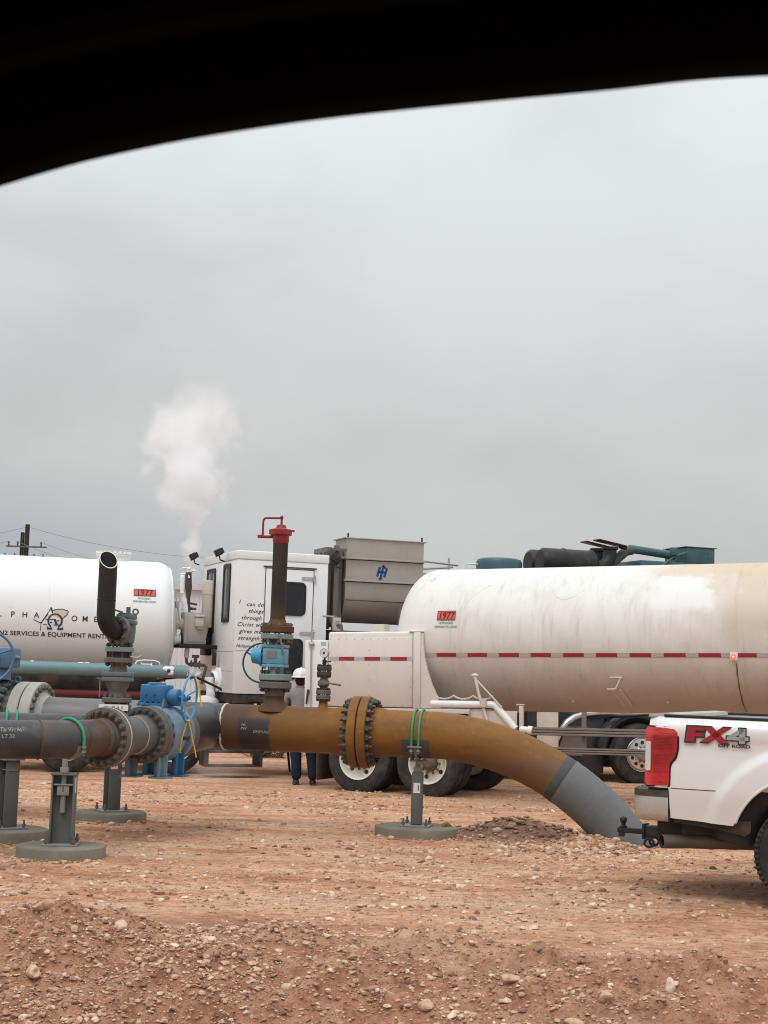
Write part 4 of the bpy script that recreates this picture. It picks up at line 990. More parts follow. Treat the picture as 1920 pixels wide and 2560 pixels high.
def dual_axle(parent, u, width, R0, first, z=None, outer=0.0):
    """four tyres on one axle: outer pair and inner pair on both sides, copied from the first wheel"""
    z = R0 if z is None else z
    spots = [((u, outer + .14, z), 0), ((u, outer + .46, z), 0), ((u, width - outer - .46, z), math.pi), ((u, width - outer - .14, z), math.pi)]
    for (loc, rz) in spots:
        c = copy_tree(first, parent); c.location = loc; c.rotation_euler = (0, random.uniform(0, 6), 0) if rz == 0 else (0, 0, rz)

# ---------------------------------------------------------------- right tank trailer, weathered
T2X, T2Y, T2YAW, T2TILT = .754, 22.53, R(-24), -.025
t2 = thing('tank_trailer', 'weathered dusty white tank trailer at the right with red and grey striped tape', 'tank trailer', (T2X, T2Y, 0), T2YAW, T2TILT, 'tank trailers')
TZ, TR_, TYC = 2.30, 1.07, 1.15
def tank_prof(u0, u1, Rr, dh):
    p = []
    for k in range(13):
        a = math.pi / 2 * k / 12; p.append((u0 + dh - dh * math.cos(a), Rr * math.sin(a) ** .92))
    p += [(u0 + dh + (u1 - u0 - 2 * dh) * k / 14, Rr) for k in range(1, 14)]
    for k in range(13):
        a = math.pi / 2 * (1 - k / 12); p.append((u1 - dh + dh * math.cos(a), Rr * math.sin(a) ** .92))
    return p
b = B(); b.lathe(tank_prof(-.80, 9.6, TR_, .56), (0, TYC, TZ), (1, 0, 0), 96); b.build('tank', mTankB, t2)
def t2s(u, z, d=.0):
    s_ = max(-1, min(1, (z - TZ) / TR_)); return (u, TYC - math.sqrt(1 - s_ * s_) * (TR_ + d), z + s_ * d)
def wrap_patch(b, u0, u1, z0, z1, fn, d, nu=2, nz_=4):
    g = [[b.bm.verts.new(fn(u0 + (u1 - u0) * i / nu, z0 + (z1 - z0) * j / nz_, d)) for i in range(nu + 1)] for j in range(nz_ + 1)]
    for j in range(nz_):
        for i in range(nu): b._f([g[j][i], g[j][i + 1], g[j + 1][i + 1], g[j + 1][i]])
for u in (3.62, 4.43, 6.6):                                # shell seams
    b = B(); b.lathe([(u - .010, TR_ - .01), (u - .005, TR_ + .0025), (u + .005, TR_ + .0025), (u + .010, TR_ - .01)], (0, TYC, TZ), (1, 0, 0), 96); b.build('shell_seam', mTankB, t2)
b = B(); u = -.075; k = 0                                  # striped tape on the tank
while u < 9:
    w = .175 if k % 2 == 0 else .305; b.mi = 0 if k % 2 == 0 else 1; wrap_patch(b, u, u + w, 2.018, 2.073, t2s, .006, 1, 2); u += w; k += 1
b.build('reflective_tape', [mTapeW, mTapeR], t2, fixn=False)
b = B(); wrap_patch(b, .10, .385, 2.55, 2.685, t2s, .012, 4, 4); b.mi = 1
def t2txt(u0, z0, d=.016): return lambda x, z: t2s(u0 + x, z0 + z, d)
for (ua, ub, za, zb) in ((.10, .385, 2.55, 2.557), (.10, .385, 2.678, 2.685), (.10, .107, 2.557, 2.678), (.378, .385, 2.557, 2.678)): wrap_patch(b, ua, ub, za, zb, t2s, .014, 3, 3)
b.text("1977", .135, t2txt(.243, 2.570), spacing=1.05, bold=.003, xs=.88, shear=.08); b.build('hazard_placard', [mPlacard, mInk], t2, fixn=False)
b = B(); b.text("NITROGEN,", .044, t2txt(.245, 2.495, .006), bold=.001); b.text("REFRIGERATED LIQUID", .044, t2txt(.245, 2.440, .006), bold=.001, xs=.78); b.build('placard_lettering', mGreenInk, t2, fixn=False)
y_l = t2s(4.42, 2.02)[1]
b = B(); b.box(4.37, 4.475, y_l - .045, y_l + .03, 1.97, 2.08, .01); mk = b.build('marker_light', mWhiteDusty, t2)
mLamp = M('lit_red_lens', (.75, .06, .02), .3, emit=((1, .16, .05), 1.2)); mLampC = M('lit_lens_centre', (.9, .6, .4), .3, emit=((1, .62, .42), 1.6))
b = B(); b.lathe([(0, .038), (.012, .036), (.02, .02), (.02, .012)], (4.42, y_l - .045, 2.025), (0, -1, 0), 20); b.mi = 1; b.lathe([(.02, .012), (.024, 0)], (4.42, y_l - .045, 2.025), (0, -1, 0), 12); b.build('lens', [mLamp, mLampC], mk)
# brackets and bosses on the belly
b = B(); q_ = t2s(2.74, 1.70); y_ = q_[1]
b.tube([(2.66, y_ - .03, 1.735), (2.84, y_ - .03, 1.735)], .012, 8); b.tube([(2.82, y_ - .03, 1.735), (2.74, y_ - .02, 1.575), (2.62, y_ - .02, 1.570)], .012, 8)
b.build('step_hook', mWhiteDusty, t2)
b = B(); q0, q1_ = t2s(2.72, 1.58, .02), t2s(2.82, 1.36, .02); 
for du in (0, .11):
    b.tube([(q0[0] + du - .055, q0[1] - .01, q0[2]), (q1_[0] + du - .055, q1_[1] - .01, q1_[2])], .016, 6)
b.prism([(q0[0] - .07, q0[2]), (q0[0] + .07, q0[2]), (q1_[0] + .07, q1_[2]), (q1_[0] - .07, q1_[2])], 0, 1, fn=lambda x, h, z: (x, t2s(x, z, .065 - .07 * h)[1], z)); b.build('channel_bracket', mWhiteDusty, t2)
for u in (2.03, 3.40, 4.9):
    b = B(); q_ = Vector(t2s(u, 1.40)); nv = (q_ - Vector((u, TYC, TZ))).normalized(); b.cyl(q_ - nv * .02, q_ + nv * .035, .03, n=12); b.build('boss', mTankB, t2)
# rear cabinet
b = B(); b.box(-1.62, -.225, 0, 2.3, 1.27, 2.385, .035, seg=3); cab = b.build('rear_cabinet', mWhiteDusty, t2)
b = B(); b.box(-1.585, -.245, -.010, -.0015, 1.285, 2.30, .003); dp = b.build('door_panel', mWhiteDusty, cab)
b = B()
for k in range(11): b.ball((-1.57 + k * .131, -.0105, 2.275), .006, .003, .006, 6); b.ball((-1.57 + k * .131, -.0105, 1.305), .006, .003, .006, 6)
for k in range(6): b.ball((-.262, -.0105, 1.42 + k * .15), .006, .003, .006, 6)
for k in range(4): b.ball((-.93, -.0105, 1.45 + k * .22), .007, .003, .007, 6)
b.build('rivets', mStainDark, cab)
b = B(); u = -1.585; k = 0
for w in (.155, .255, .165, .255, .165, .265, .10):
    b.mi = k % 2; b.box(u, u + w, -.0125, -.0104, 1.955, 2.012); u += w; k += 1
b.build('reflective_tape', [mTapeW, mTapeR], cab)
b = B(); b.box(-.222, -.112, -.022, 2.3, 1.265, 2.375, .012); b.box(-.30, -.09, -.02, 2.3, 2.376, 2.40, .01); b.build('corner_post', mWhiteDusty, cab)
b = B(); b.box(-1.23, -1.05, .8, 1.0, 2.385, 2.53, .006); b.build('junction_box', mBeige, cab)
poly = [(-.111, 1.27), (-.111, 2.36), (-.085, 2.36), (-.08, 2.20), (-.06, 2.02), (-.01, 1.82), (.06, 1.62), (.16, 1.42), (.20, 1.27)]
b = B(); b.prism(poly, .012, .05); b.build('bulkhead_panel', mWhiteDusty, t2)
b = B(); b.box(-2.01, -1.63, .01, 2.29, 1.25, 2.262, .012); tp = b.build('rear_panel', mWhite, t2)
b = B(); b.cyl((-1.895, -.012, 1.05), (-1.895, -.012, 2.36), .011, n=10); b.cyl((-1.895, -.012, 2.20), (-1.895, -.012, 2.235), .052, .04, n=18); b.tube([(-1.895, -.012, 2.36), (-1.86, -.012, 2.385), (-1.83, -.012, 2.38)], .014, 8); b.build('lock_rod', mGalv, tp)
b = B(); b.tube([(-1.96, -.02, 1.30), (-1.945, -.02, 1.42), (-1.93, -.02, 1.52)], [.013, .016, .02], 8); b.build('latch_handle', mBlackDusty, tp)
b = B(); b.box(-1.74, -1.655, .005, .0095, 2.185, 2.235); b.build('inspection_sticker', mTapeW, tp)
# deck, frame and running gear
b = B(); b.box(-2.02, .66, -.03, 2.33, 1.195, 1.262, .008); b.box(.42, .60, -.045, -.031, 1.20, 1.225, .003); b.build('deck', mWhiteDusty, t2)
b = B()
for y_ in (.66, 1.52): b.box(-1.95, .70, y_, y_ + .12, .86, 1.19, .01)
for u in (-1.5, -.55, .58): b.box(u, u + .1, .782, 1.518, .92, 1.15)
b.build('chassis_frame', mBlackDusty, t2)
b = B()
for y_ in (.66, 1.52): b.box(5.9, 9.2, y_, y_ + .12, .86, 1.19, .01)
for u in (6.0, 8.0): b.box(u, u + .1, .782, 1.518, .92, 1.15)
for u in (6.2, 7.6): b.prism([(u, 1.19), (u + .3, 1.19), (u + .3, 1.5), (u, 1.5)], .72, 1.58)
b.build('front_subframe', mBlackDusty, t2)
first = truck_wheel(t2, (-1.11, .14, .5), .5, .27)
for u in (-1.11, 0.0):
    for k, (yy_, rz) in enumerate((((.14), 0), (.47, 0), (1.83, math.pi), (2.16, math.pi))):
        if u == -1.11 and k == 0: first.rotation_euler = (0, .5, 0); continue
        c = copy_tree(first, t2); c.location = (u, yy_, .5 + (.0 if u < -1 else -.028)); c.rotation_euler = (0, .9 * k + u, 0) if rz == 0 else (0, 0, rz)
for u in (-1.11, 0.0):
    b = B(); b.cyl((u, .05, .49), (u, 2.25, .49), .07, n=16); b.box(u - .05, u + .05, .62, .82, .5, .86); b.box(u - .05, u + .05, 1.48, 1.68, .5, .86); b.build('axle', mBlackDusty, t2)
b = B(); b.box(-1.80, -1.775, .02, .66, .18, 1.10, .004); b.build('mud_flap', M('brown_mud_flap', (.085, .062, .05), .85, var=.3), t2)
b = B(); b.tube([(.05, .03, 1.335), (.98, .03, 1.335)] + arc((.98, 1.235), .10, math.pi / 2, .75, 6, y=.03) + [(1.34, .03, 1.00)], .052, 14); b.build('white_drain_pipe', mWhite, t2)
b = B(); b.tube([(.745, -.03, 1.74), (.80, -.03, 1.50), (.93, -.03, 1.12)], .022, 10); b.ball((.745, -.03, 1.75), .055, .03, .028); b.tube([(.75, -.02, 1.70), (1.15, -.02, 1.30)], .012, 8); b.cyl((.88, -.03, 1.30), (.88, -.03, 1.42), .045, n=14); b.build('ladder_brace', mWhiteDusty, t2)
b = B(); wav = [(.10 + .9 * k / 60, .02, 1.46 - .05 * abs(math.sin(k / 60 * math.pi * 3)) ** .7) for k in range(61)]; b.tube(wav, .012, 6); b.build('sagging_hose', mWhiteDusty, t2)
b = B(); b.box(1.40, 1.46, .0, .06, 1.02, 1.33, .006); b.box(1.36, 1.47, -.005, .065, 1.331, 1.35, .004); b.build('bracket_post', mWhiteDusty, t2)
b = B(); b.box(1.50, 1.82, .5, .53, .66, 1.235, .006); b.build('splash_panel', mCanvas, t2)
b = B(); b.box(.62, 1.36, .03, .05, .98, 1.25, .005); b.build('side_panel', mWhiteDusty, t2)
b = B()
for z0_, z1_, u0_ in ((.915, 1.03, 1.60), (.665, .755, 1.62)):
    h_ = (z1_ - z0_) / 3
    for k in range(3):
        b.box(u0_, 8.2, .0 - .012 * (2 - k), .06, z0_ + h_ * k + .004, z0_ + h_ * (k + 1) - .004, .006)
    b.box(u0_ + .01, 8.19, .02, .05, z0_, z1_)
for u in (2.3, 4.6, 6.9): b.box(u, u + .06, .065, .11, .66, 1.25)
b.build('side_guard_rails', mRailGrey, t2)
b = B(); b.cyl((1.46, .0, .995), (1.58, .0, .985), .045, n=14); b.ball((1.45, 0, .995), .05, .045, .045); b.tube([(1.54, 0, .99), (1.60, 0, .98)], .06, 12); b.build('end_fitting', mWhite, t2)
b = B()
for y_ in (.5, 1.8): b.box(8.3, 8.42, y_, y_ + .12, .0 - .21, .95, .01); b.box(8.22, 8.5, y_ - .05, y_ + .17, -.235, -.21, .004)
b.build('landing_gear', mBlackDusty, t2)
b = B(); b.lathe([(0, .05), (0, .115), (.02, .12), (.05, .10), (.05, .0)], (-.20, .60, 3.16), (-.6, -.6, .3), 18); b.tube([(-.14, .66, 3.13), (-.02, .75, 3.10)], .05, 10); b.build('frosted_valve', mFrost, t2)
mScr = M('pale_scratch', (.50, .475, .43), .6)
# hair-thin scratches curving over the paint
b = B(); cr_ = [(1.82, 3.10), (1.80, 2.98), (1.86, 2.88), (1.98, 2.83), (2.12, 2.86), (2.26, 2.96), (2.36, 3.10)]
b.tube([t2s(u, z, .0006) for u, z in cr_], .0016, 5); b.build('scratch_mark', mScr, t2)
b = B(); b.tube([t2s(.50 + .34 * k / 8, 2.72 + .36 * (k / 8) ** .6, .0006) for k in range(9)], .0016, 5); b.build('scratch_mark', mScr, t2)
b = B(); b.tube([t2s(4.445 + .004 * math.sin(k * 2.1), 1.94 - .066 * k, .004) for k in range(11)], [.005 + .003 * (k % 3) for k in range(11)], 6); b.build('seam_crack', mStainDark, t2)

# ---------------------------------------------------------------- left tank trailer
T1X, T1Y, T1YAW = -4.916, 24.93, R(14)
t1 = thing('tank_trailer', 'cleaner white tank trailer at the left with company lettering and a teal side pipe', 'tank trailer', (T1X, T1Y, 0), T1YAW, 0, 'tank trailers')
Z1, R1, Y1 = 2.45, 1.06, 1.12
p = [(-9.5, 0), (-9.4, .7), (-9.2, .98), (-9.0, R1)] + [(-9 + k * .7, R1) for k in range(1, 15)] + [(1.36, R1), (1.44, R1 - .012), (1.52, R1 - .05), (1.585, R1 - .125), (1.62, R1 - .24), (1.655, R1 - .42), (1.70, R1 - .62), (1.74, .22), (1.75, 0)]
b = B(); b.lathe(p, (0, Y1, Z1), (1, 0, 0), 96); b.build('tank', mTankA, t1)
def t1s(u, z, d=.0):
    s_ = max(-1, min(1, (z - Z1) / R1)); return (u, Y1 - math.sqrt(1 - s_ * s_) * (R1 + d), z + s_ * d)
for u in (1.575,): b = B(); b.lathe([(u - .02, R1 - .115), (u + .005, R1 - .085), (u + .02, R1 - .15)], (0, Y1, Z1), (1, 0, 0), 96); b.build('shell_seam', mTankA, t1)
for u in (-.44, -3.1): b = B(); b.lathe([(u - .012, R1 - .01), (u, R1 + .004), (u + .012, R1 - .01)], (0, Y1, Z1), (1, 0, 0), 96); b.build('shell_seam', mTankA, t1)
def t1txt(u0, z0, d=.005): return lambda x, z: t1s(u0 + x, z0 + z, d)
b = B()
for ch, u in zip("ALPHA", (-1.43, -1.20, -1.00, -.81, -.625)): b.text(ch, .125, t1txt(u, 2.455), bold=.001)
b.build('company_lettering', mInk, t1, fixn=False); b = B()
for ch, u in zip("OMEGA", (-.025, .145, .315, .49, .66)): b.text(ch, .125, t1txt(u, 2.425), bold=.001)
b.build('company_lettering', mInk, t1, fixn=False); b = B(); b.text("N2 SERVICES & EQUIPMENT RENTAL", .098, t1txt(-.295, 2.165), bold=.0015, xs=1.11, spacing=1.03); b.build('company_lettering', mInk, t1, fixn=False)
# emblem: alpha over omega in front of a swept outline
b = B(); S = .0054; EU, EZ = -.335, 2.405                  # one unit = one step of the emblem's own grid
def em(x, z, d=.006): return t1s(EU + x * S, EZ + z * S, d)
def epoly(pts, d): b.add([em(x, z, d) for x, z in pts], [tuple(range(len(pts)))])
def eline(pts, w, d):
    for (xa, za), (xb, zb) in zip(pts, pts[1:]):
        L = math.hypot(xb - xa, zb - za); nx_, nz2 = -(zb - za) / L, (xb - xa) / L
        epoly([(xa + nx_ * w, za + nz2 * w), (xb + nx_ * w, zb + nz2 * w), (xb - nx_ * w, zb - nz2 * w), (xa - nx_ * w, za - nz2 * w)], d)
b.mi = 1; epoly([(-6, 33), (8, 36), (24, 37), (37, 33), (36, 24), (24, 10), (6, 14), (-6, 20)], .004)
b.mi = 2; eline([(-8, 32), (2, 36), (20, 38), (38, 33), (37, 24), (22, 9)], 1.2, .006); eline([(-62, 4), (-52, -1), (-41, -5), (-36, -5)], 1.1, .006); eline([(-40, -5), (-40, -28)], .9, .006); eline([(-40, -6), (-20, 22)], 1.0, .006)
b.mi = 0
eline([(-41, -7), (-12, 40)], 1.2, .008); epoly([(-15, 42), (-11, 42), (10, -9), (2, -9)], .008); eline([(-34, -10), (-22, -10)], 1.0, .008); eline([(-3, -10), (16, -10)], 1.3, .008); eline([(-28, 6), (0, 6)], 1.2, .008); eline([(-14, -4), (-8, -2)], 1.6, .008); eline([(7, 2), (12, 4)], 1.8, .008)
prev = None
for k in range(25):                                         # omega bow, thicker on its right side
    a = R(-58 + (360 - 64) * k / 24); ro = 22.5; ri = 19.0 - 2.2 * max(0, math.cos(a)) - 1.2 * max(0, -math.cos(a))
    cur = ((1 + ro * math.cos(a), 2 + ro * math.sin(a)), (1 + ri * math.cos(a), 2 + ri * math.sin(a)))
    if prev: epoly([prev[0], cur[0], cur[1], prev[1]], .010)
    prev = cur
epoly([(-22, -13), (-19, -18), (-7, -20), (-7, -24), (-21, -24)], .010); epoly([(26, -13), (23, -18), (9, -20), (9, -24), (25, -24)], .010); epoly([(-13, -15), (-9, -16), (-5, -24), (-9, -24)], .010); epoly([(15, -15), (11, -16), (7, -24), (11, -24)], .010)
b.build('company_emblem', [mNavy, mTan, mInk], t1, fixn=False)
b = B(); wrap_patch(b, .915, 1.275, 2.88, 2.99, t1s, .010, 4, 4); b.mi = 1
for (ua, ub, za, zb) in ((.915, 1.275, 2.88, 2.887), (.915, 1.275, 2.983, 2.99), (.915, .922, 2.887, 2.983), (1.268, 1.275, 2.887, 2.983)): wrap_patch(b, ua, ub, za, zb, t1s, .012, 3, 3)
b.text("1977", .118, t1txt(1.095, 2.897, .013), spacing=1.1, bold=.003, xs=1.05); b.build('hazard_placard', [mPlacard, mInk], t1, fixn=False)
b = B(); b.text("NITROGEN,", .040, t1txt(1.09, 2.825, .005), bold=.001); b.text("REFRIGERATED LIQUID", .040, t1txt(1.09, 2.775, .005), bold=.001, xs=.9); b.build('placard_lettering', mGreenInk, t1, fixn=False)
b = B(); b.lathe([(3.40, .28), (3.575, .28), (3.575, .305), (3.60, .305), (3.60, 0)], (.63, Y1, 0), Z, 40); b.lathe([(3.602, .31), (3.622, .31), (3.622, 0)], (.63, Y1, 0), Z, 40)
for k in range(20):
    a = 2 * math.pi * k / 20; b.cyl((.63 + .285 * math.cos(a), Y1 + .285 * math.sin(a), 3.62), (.63 + .285 * math.cos(a), Y1 + .285 * math.sin(a), 3.65), .018, n=6)
b.build('manway', mTankA, t1)
b = B(); b.cyl((-8, -.16, 1.66), (1.58, -.16, 1.66), .105, n=32); b.cyl((1.585, -.16, 1.66), (1.80, -.16, 1.66), .108, n=32); b.lathe([(0, .112), (.012, .112)], (1.578, -.16, 1.66), (1, 0, 0), 32)
sp_ = b.build('teal_side_pipe', mTealPipe, t1)
b = B(); rgp = random.Random(3)                                 # frost patch round the nozzle
for k in range(14): b.ball((1.50 + rgp.uniform(-.07, .07), -.252 + rgp.uniform(0, .01), 1.675 + rgp.uniform(-.035, .035)), .058, .018, .042, 10)
b.build('frost_patch', mFrost, sp_)
b = B(); b.lathe([(0, .03), (.03, .02), (.035, 0)], (1.50, -.265, 1.675), (0, -1, 0), 12); b.build('nozzle', mBoltDark, sp_)
b = B()
for u, s_ in ((-.66, .03), (.10, .05), (.20, .045), (.52, .025)): b.ball((u, -.20, 1.757), s_, .02, .012, 8)
b.build('frost_flecks', mFrost, sp_)
b = B(); b.tube([(.95, -.12, 1.73), (1.0, -.12, 1.815), (1.10, -.12, 1.83), (1.28, -.12, 1.83), (1.36, -.12, 1.80), (1.37, -.12, 1.74)], .013, 8); b.tube([(1.05, -.2, 1.79), (1.07, -.2, 1.765), (1.22, -.2, 1.765), (1.23, -.2, 1.79)], .013, 8); b.tube([(1.22, -.2, 1.765), (1.25, -.23, 1.70)], .014, 8); b.build('grab_handle', mWhite, t1)
b = B(); b.cyl((-6, -.02, 1.275), (1.52, -.02, 1.275), .048, n=20); b.build('red_pipe', mRedPipe, t1)
b = B()
for y_ in (.45, 1.68): b.box(-8.8, 1.5, y_, y_ + .12, .95, 1.42, .01)
for k in range(9): b.box(-7.8 + k * 1.1, -7.7 + k * 1.1, .571, 1.679, 1.0, 1.3)
b.box(-8, 1.35, .10, .16, 1.33, 1.56, .01); b.box(-6.5, -.75, .55, 1.6, .22, .949, .03); b.box(.55, 1.1, .75, 1.5, .25, .949, .03); b.box(-8, 1.5, -.02, .03, 1.10, 1.20, .01); b.build('chassis_frame', mBlackDusty, t1)  # two low dark boxes added to fill the shaded space underneath
b = B()
for u in (-7.2, -4.6, -1.9, .75):
    b.box(u, u + .07, -.10, .44, 1.22, 1.30); b.box(u, u + .05, -.12, -.06, 1.301, 1.56)
b.build('pipe_hanger', mBlackDusty, t1)
first = truck_wheel(t1, (-.02, .14, .49), .49, .27)
for u in (-.02, 1.68):
    for k, (yy_, rz) in enumerate(((.14, 0), (.47, 0), (1.79, math.pi), (2.12, math.pi))):
        if u == -.02 and k == 0: first.rotation_euler = (0, .8, 0); continue
        c = copy_tree(first, t1); c.location = (u, yy_, .49); c.rotation_euler = (0, .7 * k + u, 0) if rz == 0 else (0, 0, rz)
    b = B(); b.cyl((u, .05, .49), (u, 2.2, .49), .07, n=16); b.box(u - .05, u + .05, .42, .60, .5, .95); b.box(u - .05, u + .05, 1.65, 1.83, .5, .95); b.build('axle', mBlackDusty, t1)
b = B()
for y_ in (.5, 1.7): b.box(-7.3, -7.18, y_, y_ + .12, .02, .95, .01); b.box(-7.38, -7.1, y_ - .05, y_ + .17, 0, .02, .004)
b.build('landing_gear', mBlackDusty, t1)
# frosted discharge piping on the rear head
rgf = random.Random(8)
def frosty(b, pts, r, n=14, k=5):
    P_ = [Vector(pts[0])]
    for a_, c_ in zip(pts, pts[1:]):
        for i in range(1, k + 1): P_.append(Vector(a_).lerp(Vector(c_), i / k))
    b.tube(P_, [r * rgf.uniform(.82, 1.18) for _ in P_], n)
yF = .72
b = B(); frosty(b, [(1.775, yF, 3.30), (1.775, yF, 2.98)], .046); frosty(b, [(1.77, yF, 2.97), (1.86, yF, 2.70), (1.90, yF, 2.35), (1.91, yF, 2.15)], .062)
b.ball((1.90, yF, 2.32), .105, .10, .075, 14); frosty(b, [(1.905, yF, 2.2), (1.895, yF, 1.9)], .042); frosty(b, [(1.80, yF, 2.9), (1.72, yF, 2.55)], .03); frosty(b, [(1.88, yF, 2.62), (1.84, yF, 2.38)], .04)
b.ball((1.775, yF, 3.30), .05, .05, .03, 10); b.build('frosted_riser', mFrost, t1)
b = B(); frosty(b, [(1.80, yF, 2.19), (1.93, yF, 2.19)], .095, 16, 3); b.ball((1.90, yF, 2.19), .10, .09, .10, 14)
b.lathe([(0, .125), (.03, .125), (.03, .08), (.13, .08), (.13, .105), (.15, .105)], (1.63, yF, 2.19), (1, 0, 0), 28); b.build('frosted_valve', mFrost, t1)
b = B(); b.lathe([(0, .125), (.035, .125)], (1.775, yF, 2.19), (1, 0, 0), 28); b.lathe([(0, .0), (0, .125)], (1.775, yF, 2.19), (1, 0, 0), 28); b.build('black_flange', mBlack, t1)
b = B(); b.lathe([(0, .06), (0, .10), (.05, .105), (.055, .085), (.13, .085), (.135, .095), (.21, .098), (.22, .08), (.22, 0)], (1.62, yF, 2.46), (1, 0, 0), 28); b.build('insulated_valve', mBeige, t1)
b = B(); b.tube([(1.865, yF - .03, 3.34), (1.87, yF - .03, 3.16), (1.875, yF - .03, 3.08), (1.88, yF - .03, 2.90), (1.90, yF - .03, 2.62)], [.05, .055, .058, .03, .028], 12)
for z_, l_ in ((2.82, .14), (2.74, .13), (2.50, .16)): b.tube([(1.89, yF - .03, z_), (1.89 + l_, yF - .03, z_ - .02)], .018, 8)
for k in range(3): b.box(1.87, 1.96, yF - .06, yF, 2.60 + k * .05, 2.62 + k * .05)
b.build('vent_stack', M('brown_black_fitting', (.075, .06, .05), .6, var=.3), t1)
b = B(); b.ball((1.86, yF - .04, 3.40), .035, .035, .03, 8); b.ball((1.94, yF - .04, 3.37), .05, .03, .018, 8); b.ball((1.79, yF - .04, 3.41), .04, .02, .014, 8); b.tube([(1.85, yF - .05, 3.36), (1.87, yF - .07, 3.24)], .02, 6); b.build('frost_crust', mFrost, t1)
b = B(); b.tube([(1.895, yF, 1.90), (1.90, yF, 1.82), (1.94, yF, 1.79), (2.20, yF, 1.78), (2.235, yF, 1.75), (2.215, yF, 1.66), (2.17, yF, 1.46)], .026, 10)
b.lathe([(0, .03), (0, .075), (.02, .075), (.02, .04), (.05, .04), (.05, .06), (.10, .06), (.10, .04), (.14, .04), (.14, .07), (.16, .07)], (1.97, yF, 1.785), (1, 0, 0), 16); b.cyl((2.05, yF, 1.80), (2.05, yF, 1.92), .03, n=10); b.box(1.99, 2.11, yF - .04, yF + .04, 1.90, 1.95, .01); b.build('drain_valve', M('brown_grey_fitting', (.17, .15, .13), .6, var=.2), t1)
b = B(); frosty(b, [(1.95, yF, 1.66), (2.10, yF, 1.62), (2.06, yF, 1.50)], .09, 14, 3); b.ball((1.99, yF, 1.70), .10, .08, .07, 10); b.build('frost_crust', mFrost, t1)
b = B(); b.tube([(1.10, -.1, 1.42), (1.48, -.05, 1.545), (1.80, 0, 1.585), (2.02, .05, 1.57), (2.35, .1, 1.43), (2.80, .15, 1.19), (3.3, .2, .95), (3.6, .3, .5), (3.7, .5, .05)], .020, 10); b.build('black_hose', mBlack, t1)
b = B(); b.box(1.64, 1.70, .42, .50, 2.72, 2.84, .01); b.tube([(1.60, .62, 3.15), (1.66, .5, 2.86), (1.72, .46, 2.5)], .012, 8); b.build('gauge_line', mGreyBox, t1)
# ---------------------------------------------------------------- nitrogen pump truck behind
pu = thing('pump_truck', 'pump truck with white control cabin and stainless box behind the tank trailers', 'truck', (-2.254, 25.0, 0), R(20))
# control cabin
b = B(); b.box(-.10, 1.45, 0, 2.32, 1.345, 3.52, .012); cb = b.build('control_cabin', mWhite, pu)
b = B(); b.box(-.112, 1.462, -.012, 2.332, 3.521, 3.665, .018, seg=3); b.build('roof_band', mWhite, cb)
b = B(); b.box(-.1045, -.1005, .05, 2.25, 2.02, 2.027); b.box(-.1045, -.1005, .05, 2.25, 1.70, 1.706); b.box(-.09, .36, -.004, -.0005, 2.04, 2.046); b.build('panel_seam', mGreyBox, cb)
def frame(b, x0, x1, z0, z1, w, y0, y1, r=.004):
    ring_prism(b, rrect(x0, x1, z0, z1, r), rrect(x0 + w, x1 - w, z0 + w, z1 - w, max(r - w, .002)), y0, y1)
b = B(); b.box(.385, 1.195, -.010, -.0005, 1.42, 3.39, .004); dr = b.build('door', mWhite, cb)
b = B(); frame(b, .372, 1.208, 1.40, 3.405, .011, -.008, -.0005); b.box(.335, 1.245, -.022, -.001, 3.415, 3.435, .003); b.build('door_gasket', mBlackDusty, dr)
for (x0, x1, z0, z1) in ((.50, 1.075, 2.635, 3.19), (.50, 1.055, 1.60, 2.265)):
    b = B(); ring_prism(b, rrect(x0, x1, z0, z1, .09, 6), rrect(x0 + .028, x1 - .028, z0 + .028, z1 - .028, .065, 6), -.028, -.010); wf = b.build('window_frame', mBlack, dr)
    b = B(); b.prism(rrect(x0 + .02, x1 - .02, z0 + .02, z1 - .02, .07, 6), -.016, -.0105); b.build('pane', mGlass, wf)
for z0 in (3.255, 2.355):
    b = B(); b.prism(rrect(.99, 1.19, z0 - .028, z0 + .028, .026, 5), -.022, -.0105); b.box(1.185, 1.235, -.035, -.001, z0 - .06, z0 + .06, .006); b.cyl((1.21, -.04, z0 - .06), (1.21, -.04, z0 + .06), .014, n=10)
    b.mi = 1; b.prism(rrect(1.01, 1.16, z0 - .012, z0 + .012, .011, 4), -.0235, -.0222); b.build('hinge', [mGalv, mGreyBox], dr)
b = B()
for ln, x, z, s in (("I", -.045, 2.80, .085), ("can do all", .285, 2.765, .088), ("things", .235, 2.655, .088), ("through", .165, 2.545, .088), ("Christ who", .17, 2.435, .088), ("gives me", .155, 2.325, .088), ("strength.", .145, 2.215, .088), ("Philippians 4:13", .155, 2.095, .060)):
    b.text(ln, s, (lambda x0, z0: (lambda x, z: (x0 + x, -.0035, z0 + z)))(x + .0, z), shear=.32, spacing=1.12, bold=.0012, xs=1.08)
b.build('painted_verse', mInkFade, cb, fixn=False)
